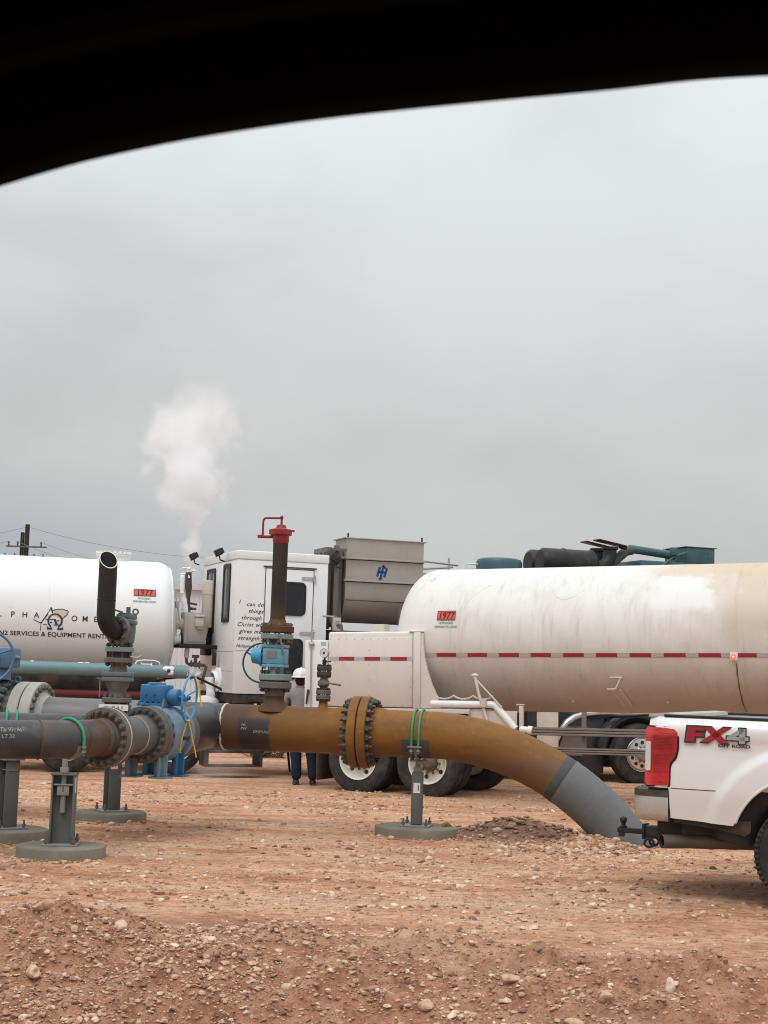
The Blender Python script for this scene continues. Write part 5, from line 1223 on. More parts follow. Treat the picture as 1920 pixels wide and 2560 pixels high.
# rear wall of the cabin: slit windows, canister, floodlights
def rear(x, y, z): return (-.10 - y, x, z)
for (y0, y1, z0, z1, gl) in ((.40, .86, 2.50, 3.47, mGlassG), (1.42, 2.02, 2.34, 3.44, mGlassG)):
    b = B(); ring_prism(b, rrect(y0, y1, z0, z1, .05, 4), rrect(y0 + .07, y1 - .07, z0 + .07, z1 - .07, .03, 4), 0, .022, rear); wf = b.build('window_frame', mBlack, cb)
    b = B(); b.prism(rrect(y0 + .05, y1 - .05, z0 + .05, z1 - .05, .03, 4), .002, .010, fn=rear); b.box(-.125, -.105, (y0 + y1) / 2 - .05, (y0 + y1) / 2 - .02, z0 + .06, z1 - .06); b.build('pane', gl, wf)
b = B(); b.lathe([(2.42, .085), (2.44, .095), (2.98, .095), (2.985, .10), (3.20, .10), (3.225, .09), (3.235, 0)], (-.21, 1.50, 0), Z, 24); b.lathe([(2.42, .085), (2.42, 0)], (-.21, 1.50, 0), Z, 24); b.build('beige_canister', mBeige, pu)
def flood(c, az):
    b = B(); m_ = Matrix.Translation(c) @ Matrix.Rotation(az, 4, 'Z') @ Matrix.Rotation(R(-28), 4, 'Y')
    b.box(-.085, .04, -.095, .095, -.055, .055, .01, m_); 
    for k in range(4): b.box(.04, .07, -.085 + k * .05, -.073 + k * .05, -.045, .045, 0, m_)
    b.tube([Vector(c) + Vector((.0, 0, -.06)), Vector(c) + Vector((.02, 0, -.13)), Vector(c) + Vector((.10, .02, -.15))], .012, 8)
    b.mi = 1; b.box(-.088, -.0855, -.085, .085, -.045, .045, 0, m_)
    return b.build('floodlight', [mBlack, mGlassG], pu)
flood((-.26, .62, 3.66), R(-10)); flood((-.26, 2.45, 3.70), R(-10)); flood((1.60, .10, 3.62), R(170))
b = B(); b.tube([(-.21, 1.55, 2.62), (-.30, 1.65, 2.60), (-.34, 1.70, 2.45), (-.30, 1.66, 2.30), (-.26, 1.6, 2.18)], .03, 10); b.tube([(-.21, 1.45, 2.42), (-.25, 1.42, 2.25), (-.36, 1.42, 2.10), (-.46, 1.40, 2.16), (-.52, 1.38, 2.34)], .026, 10); b.build('grey_conduit', mGreyBox, pu)
b = B(); b.box(-.20, -.10, 1.55, 1.95, 1.95, 2.42, .01); b.build('black_bracket', mBlack, pu)
b = B(); b.box(-.66, -.28, 1.20, 1.50, 2.13, 2.66, .008); b.box(-.60, -.34, 1.188, 1.1995, 2.17, 2.62, .003); eb = b.build('electrical_box', mGreyBox, pu)
b = B(); b.box(-.49, -.35, 1.09, 1.187, 2.42, 2.58, .02); b.box(-.50, -.34, 1.07, 1.19, 2.581, 2.62, .01); b.box(-.46, -.36, 1.12, 1.187, 2.385, 2.42, .01); b.build('socket_cover', mBeige, eb)
b = B(); b.box(-.75, -.10, 1.12, 1.65, 2.06, 2.125, .004); b.box(-.22, -.16, .9, .98, 1.78, 2.0, .004); b.build('box_shelf', mBlack, pu)
b = B(); b.lathe([(0, .02), (0, .20), (.05, .21), (.07, .15), (.12, .12)], (-.11, .95, 1.55), (-1, -.25, 0), 28); frosty(b, [(-.26, .92, 1.58), (-.25, .88, 1.35), (-.22, .85, 1.2)], .075, 14, 4); b.ball((-.30, .9, 1.16), .22, .16, .13, 16); b.ball((-.48, .85, 1.10), .17, .12, .09, 14)
b.build('frosted_hose_coupling', mFrost, pu)
# chassis
b = B()
for y_ in (.72, 1.50): b.box(-.1, 11.2, y_, y_ + .1, .72, 1.02, .01)
b.box(-.08, 1.44, .02, 2.3, 1.19, 1.343, .01); b.box(.15, .75, -.02, .02, 1.215, 1.30, .005); b.box(1.5, 8.9, .05, 2.27, 1.03, 1.19, .01); b.box(.1, .35, .3, 2.0, .9, 1.19); b.box(.5, 2.2, .3, 2.0, .6, 1.03, .02)
b.build('chassis_frame', mBlackDusty, pu)
b = B(); b.box(-.52, .42, -.12, -.06, .40, .445, .004); b.box(-.52, .42, .28, .33, .40, .445, .004); b.box(-.52, -.47, -.12, .33, .20, .44, .004); b.box(.37, .42, -.12, .33, .20, .44, .004); b.box(-.52, .42, -.12, .33, .18, .20, .004)
b.box(-.52, -.46, -.05, .0, .445, 1.19); b.box(.36, .42, .1, .15, .445, 1.19); b.build('folding_step', mBlackDusty, pu)
first = truck_wheel(pu, (2.95, .14, .5), .5, .27)
for u in (2.95, 4.25):
    for k, (yy_, rz) in enumerate(((.14, 0), (.47, 0), (1.83, math.pi), (2.16, math.pi))):
        if u == 2.95 and k == 0: continue
        c = copy_tree(first, pu); c.location = (u, yy_, .5); c.rotation_euler = (0, .7 * k + u, 0) if rz == 0 else (0, 0, rz)
fr = truck_wheel(pu, (7.08, -.42, .5), .52, .29, mRimA, mGalv, dished=False, holes=10)
c = copy_tree(fr, pu); c.location = (7.08, 2.40, .5); c.rotation_euler = (0, 0, math.pi)
b = B(); b.cyl((7.08, -.3, .5), (7.08, 2.3, .5), .06, n=12); b.cyl((2.95, .1, .5), (2.95, 2.2, .5), .08, n=12); b.cyl((4.25, .1, .5), (4.25, 2.2, .5), .08, n=12); b.build('axle', mBlackDusty, pu)
# dark cab seen through the gap under the tank
b = B(); b.box(5.0, 7.95, -.33, 2.35, 1.22, 2.2, .06, seg=3); b.box(7.7, 10.4, .1, 2.2, .9, 2.0, .12, seg=3); b.box(5.0, 6.50, -.30, 2.3, .14, 1.215, .03); b.box(6.51, 8.4, .6, 1.9, .2, .9, .03); b.box(6.4, 8.1, .1, 2.0, .40, 1.21, .03); cbk = b.build('dark_cab', mHull, pu)
fa = [(7.25 + .72 * math.cos(R(a)), -.46, .5 + .72 * math.sin(R(a))) for a in range(20, 176, 8)]
b = B(); b.tube([(5.50, -.50, .72), (5.56, -.50, .90), (5.66, -.50, 1.02), (5.80, -.50, 1.11), (5.98, -.50, 1.165), (6.3, -.50, 1.19), (6.9, -.50, 1.20)], [.03, .045, .055, .055, .045, .03, .02], 10); b.build('silver_fender_trim', mSilver, cbk)
b = B(); fa2 = [(7.08 + .66 * math.cos(R(a)), -.30, .5 + .66 * math.sin(R(a))) for a in range(5, 180, 8)]; b.tube(fa2, .12, 10); b.build('fender', mHull, cbk)
b = B(); b.box(6.2, 7.4, -.52, -.50, 1.17, 1.23, .004); b.mi = 1; b.text("PUMP UNIT", .055, lambda x, z: (6.8 + x, -.523, 1.18 + z), shear=.2); b.build('side_nameplate', [mCanvas, mInkFade], cbk)
b = B(); b.prism([(5.55, .45), (6.05, .45), (6.15, .95), (5.75, .95)], -.36, -.33); b.build('splash_panel', mRailGrey, cbk)
b = B(); b.tube([(5.2, -.40, 1.22), (6.0, -.42, 1.12), (6.8, -.55, 1.15), (7.8, -.55, 1.22)], .016, 8); b.tube([(5.2, -.40, 1.25), (6.2, -.42, 1.08), (7.2, -.55, 1.17)], .012, 8); b.build('black_cables', mBlack, pu)
# stainless vaporiser
prof = [(.25, 3.99), (.25, 3.05), (.27, 2.92), (.34, 2.76), (.46, 2.64), (.58, 2.58), (.62, 2.58), (.72, 2.64), (.80, 2.76), (.83, 2.92), (.84, 3.05), (.84, 3.99)]
b = B(); b.prism(prof, 1.84, 3.24, 'yz'); vb = b.build('vaporiser_box', mStainless, pu, sharp=25)
b = B()
for z_ in (3.66, 3.285): b.box(1.80, 3.26, .19, .2495, z_ - .016, z_ + .016, .004)
b.box(1.80, 3.28, .22, .88, 3.991, 4.01, .003); b.box(1.74, 1.838, .22, .8, 3.645, 3.675, .003); b.build('stiffening_rib', mStainless, vb)
b = B()
for z_ in (3.638, 3.262): b.box(1.84, 3.24, .235, .2492, z_ - .007, z_ + .0055)
b.box(1.842, 3.238, .243, .2495, 2.945, 2.957); b.build('seam_shadow_gap', mBlackDusty, vb)
b = B()
for u in (1.86, 3.2): b.cyl((u, .25, 4.01), (u, .25, 4.08), .016, n=8)
b.build('lifting_pin', mBlackDusty, vb)
def lg(x, z): return (2.50 + x * .0105, .2465, 3.445 + z * .0105)
b = B()                                                    # slanted blue HR emblem with an arrow up and an arrow down
def slab(x0, z0, x1, z1, w):
    L = math.hypot(x1 - x0, z1 - z0); nx_, nz2 = -(z1 - z0) / L * w / 2, (x1 - x0) / L * w / 2; b.add([lg(x0 + nx_, z0 + nz2), lg(x1 + nx_, z1 + nz2), lg(x1 - nx_, z1 - nz2), lg(x0 - nx_, z0 - nz2)], [(0, 1, 2, 3)])
slab(-9.2, -7, -4.8, 8.5, 4); slab(-3.4, -10, 1.2, 10.5, 4.0); slab(-8, .6, 2, .6, 3.6); slab(2, 8.2, 7, 6.2, 3.6); slab(7.2, 7.4, 5.6, 1.2, 3.8); slab(-1, .4, 6, .4, 3.4); slab(5.2, 1, 3.0, -7.6, 4.2)
b.add([lg(-3.2, 9), lg(5.0, 9), lg(1.8, 13.2)], [(0, 1, 2)]); b.add([lg(-7.4, -9.4), lg(.6, -9.4), lg(-4.4, -13.4)], [(0, 1, 2)])
b.build('blue_emblem', M('blue_emblem_paint', (.018, .06, .20), .5, var=.25, scale=20), vb, fixn=False)
b = B(); b.box(1.50, 1.60, .3, 1.0, 2.45, 3.83, .01); b.box(1.62, 1.70, .20, .28, 2.3, 3.86, .004); b.box(1.702, 1.82, .35, .95, 2.5, 3.80, .01)
for k in range(3): b.box(1.47, 1.499, .34 + k * .22, .38 + k * .22, 2.5, 3.75)
b.build('fan_shroud', mStainDark, pu)
b = B(); b.box(1.46, 1.80, .1, .2, 3.76, 3.80); b.build('shroud_bracket', mStainDark, pu); b = B(); b.tube([(1.63, .2, 2.62), (1.66, .05, 2.5), (1.72, .1, 2.3)], .09, 12); b.build('flexible_duct', mStainDark, pu)
b = B(); b.box(1.50, 3.5, .3, 2.2, 2.30, 2.44, .01); b.box(1.5, 3.6, .5, 2.0, 1.2, 2.30, .02)
for k in range(5): b.cyl((1.7 + .1 * k, .22 + .05 * k, 2.28 + .06 * (k % 3)), (3.4, .25 + .05 * k, 2.30 + .06 * (k % 3)), .022, n=8)
b.build('pump_skid', mBlackDusty, pu)
b = B(); b.box(1.56, 1.70, -.02, .06, 2.42, 2.64, .012); b.tube([(1.38, .0, 2.66), (1.58, .0, 2.65)], .014, 8); b.lathe([(0, .035), (.012, .03)], (1.63, -.02, 2.56), (0, -1, 0), 16); b.box(1.57, 1.69, -.02, .05, 2.30, 2.39, .008); b.build('gauge_box', mGreyBox, pu)
b = B(); b.tube([(2.80, .15, 2.85), (2.80, .14, 2.62), (2.84, .14, 2.54), (2.96, .14, 2.53), (3.10, .14, 2.54)], .055, 12); b.build('elbow_duct', mStainDark, pu)
b = B(); b.box(2.75, 3.3, .10, .35, 2.43, 2.47, .004); b.build('white_shelf', mWhite, pu)
b = B(); b.tube([(3.52, 1.0, 3.45), (3.52, 1.0, 3.74), (4.20, 1.0, 3.70)], .022, 8); b.tube([(3.52, 1.0, 3.60), (4.10, 1.0, 3.66)], .018, 8); b.tube([(4.02, 1.0, 3.55), (4.02, 1.0, 3.82)], .02, 8); b.tube([(3.62, 1.4, 3.3), (3.62, 1.4, 3.55), (4.4, 1.4, 3.52)], .018, 8); b.build('hand_rail', mGalv, pu)
# engine deck
b = B(); b.box(4.2, 9.4, .4, 2.0, 1.2, 3.62, .06); b.build('engine_enclosure', mTeal, pu)
b = B(); b.lathe([(3.62, .41), (3.78, .42), (3.84, .39), (3.865, .32), (3.87, 0)], (5.0, 1.0, 0), Z, 36); b.build('teal_hatch_cover', mTeal, pu)
b = B(); b.tube([(4.35, 1.0, 3.63), (4.35, 1.0, 3.74), (4.62, 1.0, 3.74), (4.62, 1.0, 3.63)], .014, 8); b.build('grab_handle', mWhite, pu)
b = B()
for y_ in (.95, 1.45):
    b.lathe([(-.02, 0), (-.02, .20), (.03, .245), (.06, .25), (.42, .25), (.43, .262), (.46, .262), (.47, .25), (.98, .25), (.99, .262), (1.02, .262), (1.03, .24), (1.10, .19), (1.14, .12), (1.16, 0)], (5.80, y_, 3.86), (1, 0, 0), 36)
b.build('air_cleaner', mBlack, pu)
b = B()
for y_ in (.95, 1.45):
    b.tube([(6.94, y_, 3.80), (7.06, y_, 3.82), (7.18, y_, 3.92), (7.22, y_, 4.06), (7.22, y_, 4.20)], [.12, .125, .125, .12, .12], 18)
    b.lathe([(4.14, .12), (4.15, .145), (4.20, .145), (4.205, .12)], (7.22, y_, 0), Z, 20)
    m_ = Matrix.Translation((7.22, y_, 4.27)) @ Matrix.Rotation(R(9), 4, 'Y'); b.box(-.30, .28, -.13, .13, -.012, .012, .004, m_); b.box(.20, .34, -.04, .04, -.05, .015, .004, m_)
b.build('exhaust_elbow', mBlack, pu)
mHose = M('ribbed_grey_hose', (.10, .115, .115), .6, var=.2)
hs = [(7.25, 1.1, 3.80), (7.42, 1.1, 3.98), (7.62, 1.1, 4.15), (7.78, 1.1, 4.20), (8.05, 1.1, 4.18), (8.75, 1.1, 4.12)]
pts, rs = [], []
for a_, c_ in zip(hs, hs[1:]):
    for i in range(8): pts.append(Vector(a_).lerp(Vector(c_), i / 8)); rs.append(.085 + (.008 if len(rs) % 2 else 0))
b = B(); b.tube(pts[:22], rs[:22], 14); b.mi = 1; b.tube(pts[22:], .078, 14); b.tube([pts[21], pts[23]], .095, 14); b.build('intake_hose', [mHose, mTeal], pu)
b = B(); b.box(7.75, 9.45, .75, 1.7, 3.62, 3.98, .02); b.box(8.75, 9.36, .8, 1.6, 3.985, 4.28, .012); b.box(8.72, 9.40, .78, 1.62, 4.281, 4.295, .003)
for i in range(3):
    for j in range(2): b.cyl((9.06 + .08 * i, .795, 4.12 + .07 * j), (9.06 + .08 * i, .80, 4.12 + .07 * j), .022, n=10)
b.tube([(8.2, .74, 3.9), (8.45, .74, 4.08), (8.75, .76, 4.18)], .02, 8); b.box(8.38, 8.50, .7, .8, 4.10, 4.25, .01); b.box(7.6, 7.8, .8, 1.2, 3.62, 3.86, .02); b.build('radiator_box', mTeal, pu)

# ---------------------------------------------------------------- white pickup
pk = thing('pickup_truck', 'white pickup truck at the right edge with red tail lamp and tow hitch', 'pickup truck', (3.385, 12.4, 0), R(-25))
mCar = M('white_car_paint', (.70, .705, .70), .22, var=.015, coat=.4, rvar=.05, layers=[('grad', (.60, .53, .46), .45, [(2, .98, .66, .12, 4)])])
WCX, WCZ, WR, ARC = .05, .43, .43, .60
def z_low(u):
    zb_ = .91 if u < -1.052 else (.665 - .05 * max(0, (u + 1.05)) if u < .7 else .60)
    d_ = abs(u - WCX)
    if d_ < ARC: zb_ = max(zb_, .46 + math.sqrt(ARC * ARC - d_ * d_))
    return zb_
def y_side(u, z):
    y_ = 0.0
    y_ += .055 * sstep(1.36, 1.505, z) ** 2 * 1.0
    y_ += .030 * sstep(.93, .62, z)
    y_ += .010 * sstep(1.03, 1.25, z) * sstep(1.40, 1.25, z)
    r_ = math.hypot(u - WCX, z - .46); y_ -= .042 * sstep(.86, .76, r_) * sstep(1.36, 1.2, z); y_ -= .006 * sstep(1.30, 1.335, z)
    y_ += .035 * sstep(-1.12, -1.24, u) ** 2
    return float(y_)
us = sorted(set(list(np.linspace(-1.24, 1.0, 90)) + [-1.052, -1.0519] + [WCX + ARC * math.cos(R(a)) for a in range(0, 181, 5)]))
zts = np.linspace(0, 1, 34)
def side(b, mir=False):
    g = []
    for u in us:
        z0 = z_low(u); g.append([b.bm.verts.new((u, (2.03 - y_side(u, z)) if mir else y_side(u, z), z)) for z in [z0 + (1.492 - z0) * t for t in zts]])
    inn = []
    for i, u in enumerate(us):
        z0 = z_low(u); v0 = g[i][0].co; inn.append(b.bm.verts.new((u, v0.y + (-.07 if mir else .07), v0.z)))
    for i in range(len(us) - 1):
        if us[i + 1] - us[i] < 1e-3: pass
        for j in range(len(zts) - 1): b._f([g[i][j], g[i + 1][j], g[i + 1][j + 1], g[i][j + 1]])
        b._f([inn[i], inn[i + 1], g[i + 1][0], g[i][0]])
b = B(); side(b); side(b, True)
b.box(-1.235, -1.19, .06, 1.97, .92, 1.48, .015); b.box(-1.18, 1.0, .10, 1.93, .86, .90)
b.box(-1.185, 1.0, .06, .11, .92, 1.488); b.box(-1.185, 1.0, 1.92, 1.97, .92, 1.488); b.box(.95, 1.0, .111, 1.919, .901, 1.488)
body = b.build('bed', mCar, pk, sharp=40)
b = B(); b.box(-1.045, -.42, -.0012, .01, .906, .9125); 
for u in (): pass
b.build('body_crease', mBlackDusty, body)
b = B(); b.box(-1.12, 1.0, .035, .125, 1.4885, 1.512, .008); b.box(-1.12, 1.0, 1.905, 1.995, 1.4885, 1.512, .008); b.build('bed_rail_cap', mBlack, pk)
b = B(); b.prism([(-1.255, 1.482), (-1.245, 1.512), (-1.12, 1.522), (-1.0, 1.515), (-.99, 1.489), (-1.25, 1.489)], .05, 1.98); b.build('tailgate_cap', mGreyBox, pk)
# wheel opening lip
b = B(); lip = [(WCX + (ARC - .004) * math.cos(R(a)), y_side(WCX + ARC * math.cos(R(a)), .46 + ARC * math.sin(R(a))) + .004, .46 + (ARC - .004) * math.sin(R(a))) for a in range(20, 161, 5)]; b.tube(lip, .012, 8); b.build('wheel_arch_lip', mCar, pk)
b = B(); b.tube([(WCX + (ARC + .0) * math.cos(R(a)), .30, .46 + (ARC + .0) * math.sin(R(a))) for a in range(0, 181, 8)], .235, 12); b.box(-1.0, .95, .40, 1.65, .62, .86); b.build('wheel_liner', mBlack, pk)
# tail lamp
lamp = [(-1.248, 1.405), (-1.10, 1.402), (-1.02, 1.392), (-.995, 1.370), (-.992, 1.335), (-.996, 1.21), (-1.012, 1.165), (-1.048, 1.12), (-1.058, 1.08), (-1.060, .945), (-1.072, .930), (-1.25, .925), (-1.268, .95), (-1.262, 1.38)]
mLens = M('red_tail_lens', (.33, .004, .016), .12, var=.3, scale=14, coat=.6, rvar=.05, layers=[('grad', (.66, .07, .08), .8, [(2, 1.325, 1.365, .012, 9)]), ('grad', (.56, .02, .035), .7, [(2, 1.10, 1.03, .02, 8)]), ('noise', (.12, .002, .008), .65, 16, .52, .66, (.35, 1, 2.2)), ('grad', (.62, .10, .10), .5, [(0, -1.19, -1.24, .01, 8)])])  # pale top and bottom bands: glow and highlight painted into the lens colour
def yl(x, h, z): return (x, h + (.02 * sstep(-1.20, -1.27, x)), z)
b = B(); b.prism([(x * 1.0 + (.012 if x > -1.1 else -.004), z + (.012 if z > 1.2 else -.012)) for x, z in lamp], -.0015, .05, fn=yl); b.build('lamp_gasket', mBlack, pk)
b = B(); b.prism(lamp, -.014, .05, fn=yl); tl = b.build('tail_lamp', mLens, pk); tag(tl, 'tall red tail lamp with a pale reversing strip at its edge', None)
b = B()
for k in range(9): b.box(-1.20, -1.03, -.0155, -.0135, 1.335 - k * .012 - .006, 1.335 - k * .012, 0)
for k in range(3): b.box(-1.175, -1.06, -.0155, -.0135, 1.19 - k * .030 - .008, 1.19 - k * .030, 0)
b.build('lens_ribs', mLens, tl)
b = B(); b.prism(rrect(-1.262, -1.215, 1.045, 1.285, .014, 4), -.020, .05, fn=yl); b.build('reversing_lens', M('pale_lens', (.62, .56, .54), .3, var=.05), tl)
b = B(); b.box(-1.245, -1.062, .035, .30, .885, .925, .006); b.box(-1.068, -1.052, .02, .2, .64, .93, .004); b.build('black_filler', mBlack, pk)
# bumper
mBump = M('painted_bumper', (.46, .44, .41), .26, metal=.35, var=.03, layers=[('grad', (.36, .27, .21), .55, [(2, .72, .62, .08, 6)])])
bo = [(-1.07, .012), (-1.30, .03), (-1.375, .10), (-1.42, .35), (-1.43, 1.0), (-1.42, 1.65), (-1.375, 1.93), (-1.30, 2.0), (-1.07, 2.018), (-1.07, 1.9), (-1.2, 1.88), (-1.25, 1.0), (-1.2, .14), (-1.07, .12)]
b = B()
rows = [(.632, .965), (.645, .985), (.70, 1.0), (.80, 1.0), (.832, .995)]
gs = [[b.bm.verts.new((-1.15 + (x + 1.15) * s, y_ if s == 1 else 1.015 + (y_ - 1.015) * s, z_)) for x, y_ in bo] for z_, s in rows]
for A, C in zip(gs, gs[1:]):
    for i in range(len(bo)): b._f([A[i], A[(i + 1) % len(bo)], C[(i + 1) % len(bo)], C[i]])
b._f(gs[0]); b._f(gs[-1]); bm_ = b.build('rear_bumper', mBump, pk, sharp=50)
b = B(); b.prism([(x - .004 if x < -1.08 else x, y_) for x, y_ in bo], .833, .886, 'xy'); b.build('step_pad', mBlackDusty, bm_)
# hitch
b = B(); b.box(-1.30, -.85, .55, 1.45, .46, .60, .01); b.box(-1.53, -1.24, .955, 1.075, .395, .50, .008); b.box(-1.54, -1.515, .94, 1.09, .38, .515, .006); b.mi = 1; b.box(-1.5415, -1.5405, .975, 1.055, .415, .48)
ht = b.build('hitch_receiver', [mBlack, mHull], pk)
b = B(); b.box(-1.78, -1.545, .985, 1.045, .418, .466, .008); b.lathe([(.466, .035), (.48, .035), (.485, .020), (.505, .020)], (-1.73, 1.015, 0), Z, 18); b.ball((-1.73, 1.015, .532), .033, n=16); b.box(-1.765, -1.72, .98, 1.05, .385, .418, .004); b.build('ball_mount', mBlack, ht)
for y_ in (.93, 1.10):
    b = B(); b.tube([(-1.47 + .042 * math.cos(R(a)), y_, .352 + .036 * math.sin(R(a))) for a in range(0, 360, 24)], .011, 8, closed=True); b.build('chain_loop', mBlackDusty, ht)
mExh = M('brown_exhaust', (.12, .098, .082), .55, metal=.3, var=.2)
b = B(); ea = Vector((1, .85, .0)).normalized(); e0 = Vector((-1.13, .06, .466)); b.lathe([(.02, .050), (-.002, .052), (0, .057), (.20, .057)], e0, ea, 28)
b.tube([e0 + ea * .19, e0 + ea * .27, (-.80, .27, .468), (-.30, .42, .48), (0, .50, .51), (.6, .5, .52)], [.057, .0575, .0575, .056, .054, .054], 18); b.mi = 1; b.lathe([(.0, .0505), (.18, .0500), (.18, 0)], e0, ea, 28)
b.build('exhaust_pipe', [mExh, mBlack], pk)
b = B()
for y_ in (.42, 1.5): b.box(-1.05, 4.6, y_, y_ + .08, .50, .63, .008)
b.prism([(-1.03, .66), (-1.03, .63), (-.75, .605), (-.55, .575), (-.45, .555), (-.40, .59), (-.40, .68)], .06, .42); b.cyl((WCX, .2, .43), (WCX, 1.85, .43), .055, n=14); b.ball((WCX, 1.02, .43), .17, .16, .17, 16)
b.tube([(-.72, .38, .52), (-.3, .38, .42), (WCX, .38, .38), (.4, .38, .42), (.75, .38, .54)], .03, 8); b.box(-.85, -.62, .62, .82, .38, .46, .02); b.build('underbody_frame', mBlackDusty, pk)
# wheels
b = B(); b.lathe([(y_, r_ if r_ > .30 else .235) for y_, r_ in tyre_prof(WR, .275, .245)], (0, 0, 0), (0, 1, 0), 64)
for k in range(58):
    a = 2 * math.pi * k / 58; m_ = Matrix.Rotation(a, 4, 'Y'); b.box(-.011, .011, -.1365, -.09, WR - .05, WR - .010, .003, m_)
w0 = b.build('wheel', mRubber, pk); w0.location = (WCX, .165, WCZ)
b = B(); b.lathe([(-.135, .245), (-.14, .235), (-.12, .225), (-.06, .21), (-.06, .08), (-.10, .07), (-.105, 0)], (0, 0, 0), (0, 1, 0), 40)
for k in range(6):
    m_ = Matrix.Rotation(2 * math.pi * k / 6, 4, 'Y'); b.box(-.03, .03, -.125, -.06, .05, .225, .01, m_)
b.build('rim', mRimA, w0)
for (u, y_, rz) in ((WCX, 1.865, math.pi), (4.1, .165, 0), (4.1, 1.865, math.pi)):
    c = copy_tree(w0, pk); c.location = (u, y_, WCZ); c.rotation_euler = (0, 0, rz)
# cab and nose, beyond the right edge of the photograph
cabp = [(1.03, .60), (1.03, 1.50), (1.10, 1.98), (1.35, 2.03), (2.6, 2.03), (2.85, 1.98), (3.35, 1.46), (4.85, 1.36), (4.98, 1.2), (5.0, .62), (4.66, .60), (4.55, .95), (4.1, 1.06), (3.65, .95), (3.54, .60)]
b = B(); b.prism(cabp, .02, 2.01); b.build('cab', mCar, pk)
b = B(); b.prism([(1.16, 1.50), (1.22, 1.92), (1.95, 1.94), (1.95, 1.48)], .008, .0195); b.prism([(2.05, 1.48), (2.05, 1.94), (2.7, 1.92), (3.18, 1.47)], .008, .0195); b.build('side_window', mGlass, pk)
# decal
b = B(); yd = -.0095
def dk(x, z): return (-.925 + x, yd, 1.30 + z)
def dpoly(pts, mi, dy=0.0):
    b.mi = mi; v_ = [dk(x, z) for x, z in pts]; b.add([(p[0], p[1] - dy, p[2]) for p in v_], [tuple(range(len(pts)))])
F_ = [(0, 0), (.018, .122), (.155, .122), (.155, .092), (.085, .092), (.083, .072), (.15, .072), (.148, .044), (.078, .044), (.072, 0)]
Xs = [[(.125, 0), (.205, .062), (.160, .122), (.225, .122), (.252, .088), (.292, .122), (.365, .122), (.285, .062), (.345, 0), (.275, 0), (.243, .034), (.200, 0)]]
def grow(pts, g):
    cx = sum(p[0] for p in pts) / len(pts); cz = sum(p[1] for p in pts) / len(pts); return [(x + (g if x > cx else -g), z + (g if z > cz else -g)) for x, z in pts]
def fill(polys, mi, dy):
    for p in polys: dpoly(p, mi, dy)
Fq = [[(0, 0), (.018, .122), (.088, .122), (.072, 0)], [(.086, .092), (.088, .122), (.158, .122), (.156, .092)], [(.078, .044), (.081, .072), (.152, .072), (.148, .044)]]
Xq = [[(.150, .122), (.228, .122), (.352, 0), (.272, 0)], [(.118, 0), (.200, 0), (.375, .122), (.298, .122)]]
Q4 = [[(.345, .052), (.452, .122), (.480, .122), (.480, .095), (.405, .052)], [(.338, .026), (.340, .054), (.515, .054), (.513, .026)], [(.438, 0), (.438, .122), (.490, .122), (.488, 0)]]
def grown(q, g): return [grow(p, g) for p in q]
fill(grown(Fq, .013), 0, 0); fill(grown(Xq, .012), 0, .0002); fill(grown(Q4, .010), 0, .0004); fill(Fq, 1, .001); fill(Xq, 1, .0012); fill(Q4, 2, .0014)
b.mi = 0; b.text("OFF ROAD", .036, lambda x, z: (lambda p: (p[0], p[1] - .0008, p[2]))(dk(.40 + x, -.034 + z)), bold=.0015, xs=1.45, spacing=1.05)
b.build('off_road_decal', [mInk, M('decal_red', (.30, .012, .03), .4, var=.15, scale=12), M('decal_grey', (.30, .32, .32), .4, var=.05)], pk, fixn=False)

# ---------------------------------------------------------------- worker seen from behind
PXW, PYW = -1.20, 23.95
wk = thing('person', 'worker in white hard hat, grey shirt and jeans, back turned, behind the ochre pipe', 'person', (PXW, PYW, float(gz(PXW, PYW))), R(6))
def skin(name, J, E_, mat, parent, root=0, sub=2):
    """J: joints (x, y, z, radius x, radius y); E_: bones; one continuous surface"""
    me = bpy.data.meshes.new(name); me.from_pydata([j[:3] for j in J], E_, []); o = bpy.data.objects.new(name, me); COL.objects.link(o)
    md = o.modifiers.new('skin', 'SKIN'); md.use_smooth_shade = True
    for v, j in zip(me.skin_vertices[0].data, J): v.radius = (j[3], j[4] if len(j) > 4 else j[3])
    me.skin_vertices[0].data[root].use_root = True
    sd_ = o.modifiers.new('sub', 'SUBSURF'); sd_.levels = sub; sd_.render_levels = sub
    dg = bpy.context.evaluated_depsgraph_get(); dg.update(); m2 = bpy.data.meshes.new_from_object(o.evaluated_get(dg)); bpy.data.objects.remove(o)
    m2.name = name; m2.materials.clear(); m2.materials.append(mat)
    for p_ in m2.polygons: p_.use_smooth = True
    o = bpy.data.objects.new(name, m2); COL.objects.link(o); o.parent = parent; return o
mSkin = M('skin', (.34, .19, .13), .55, var=.06)
mShirt = M('grey_work_shirt', (.27, .255, .26), .9, var=.10, scale=5, bump=.02, bscale=7, layers=[('noise', (.17, .155, .16), .6, 4, .52, .7, (1, 1, .35))])
mJean = M('blue_denim', (.014, .022, .044), .9, var=.2, scale=6, bump=.015, bscale=9, layers=[('noise', (.030, .046, .08), .5, 4, .5, .72, (1, 1, .3))])
mBoot = M('brown_leather', (.07, .045, .03), .6, var=.2)
mHair = M('dark_hair', (.025, .02, .018), .8)
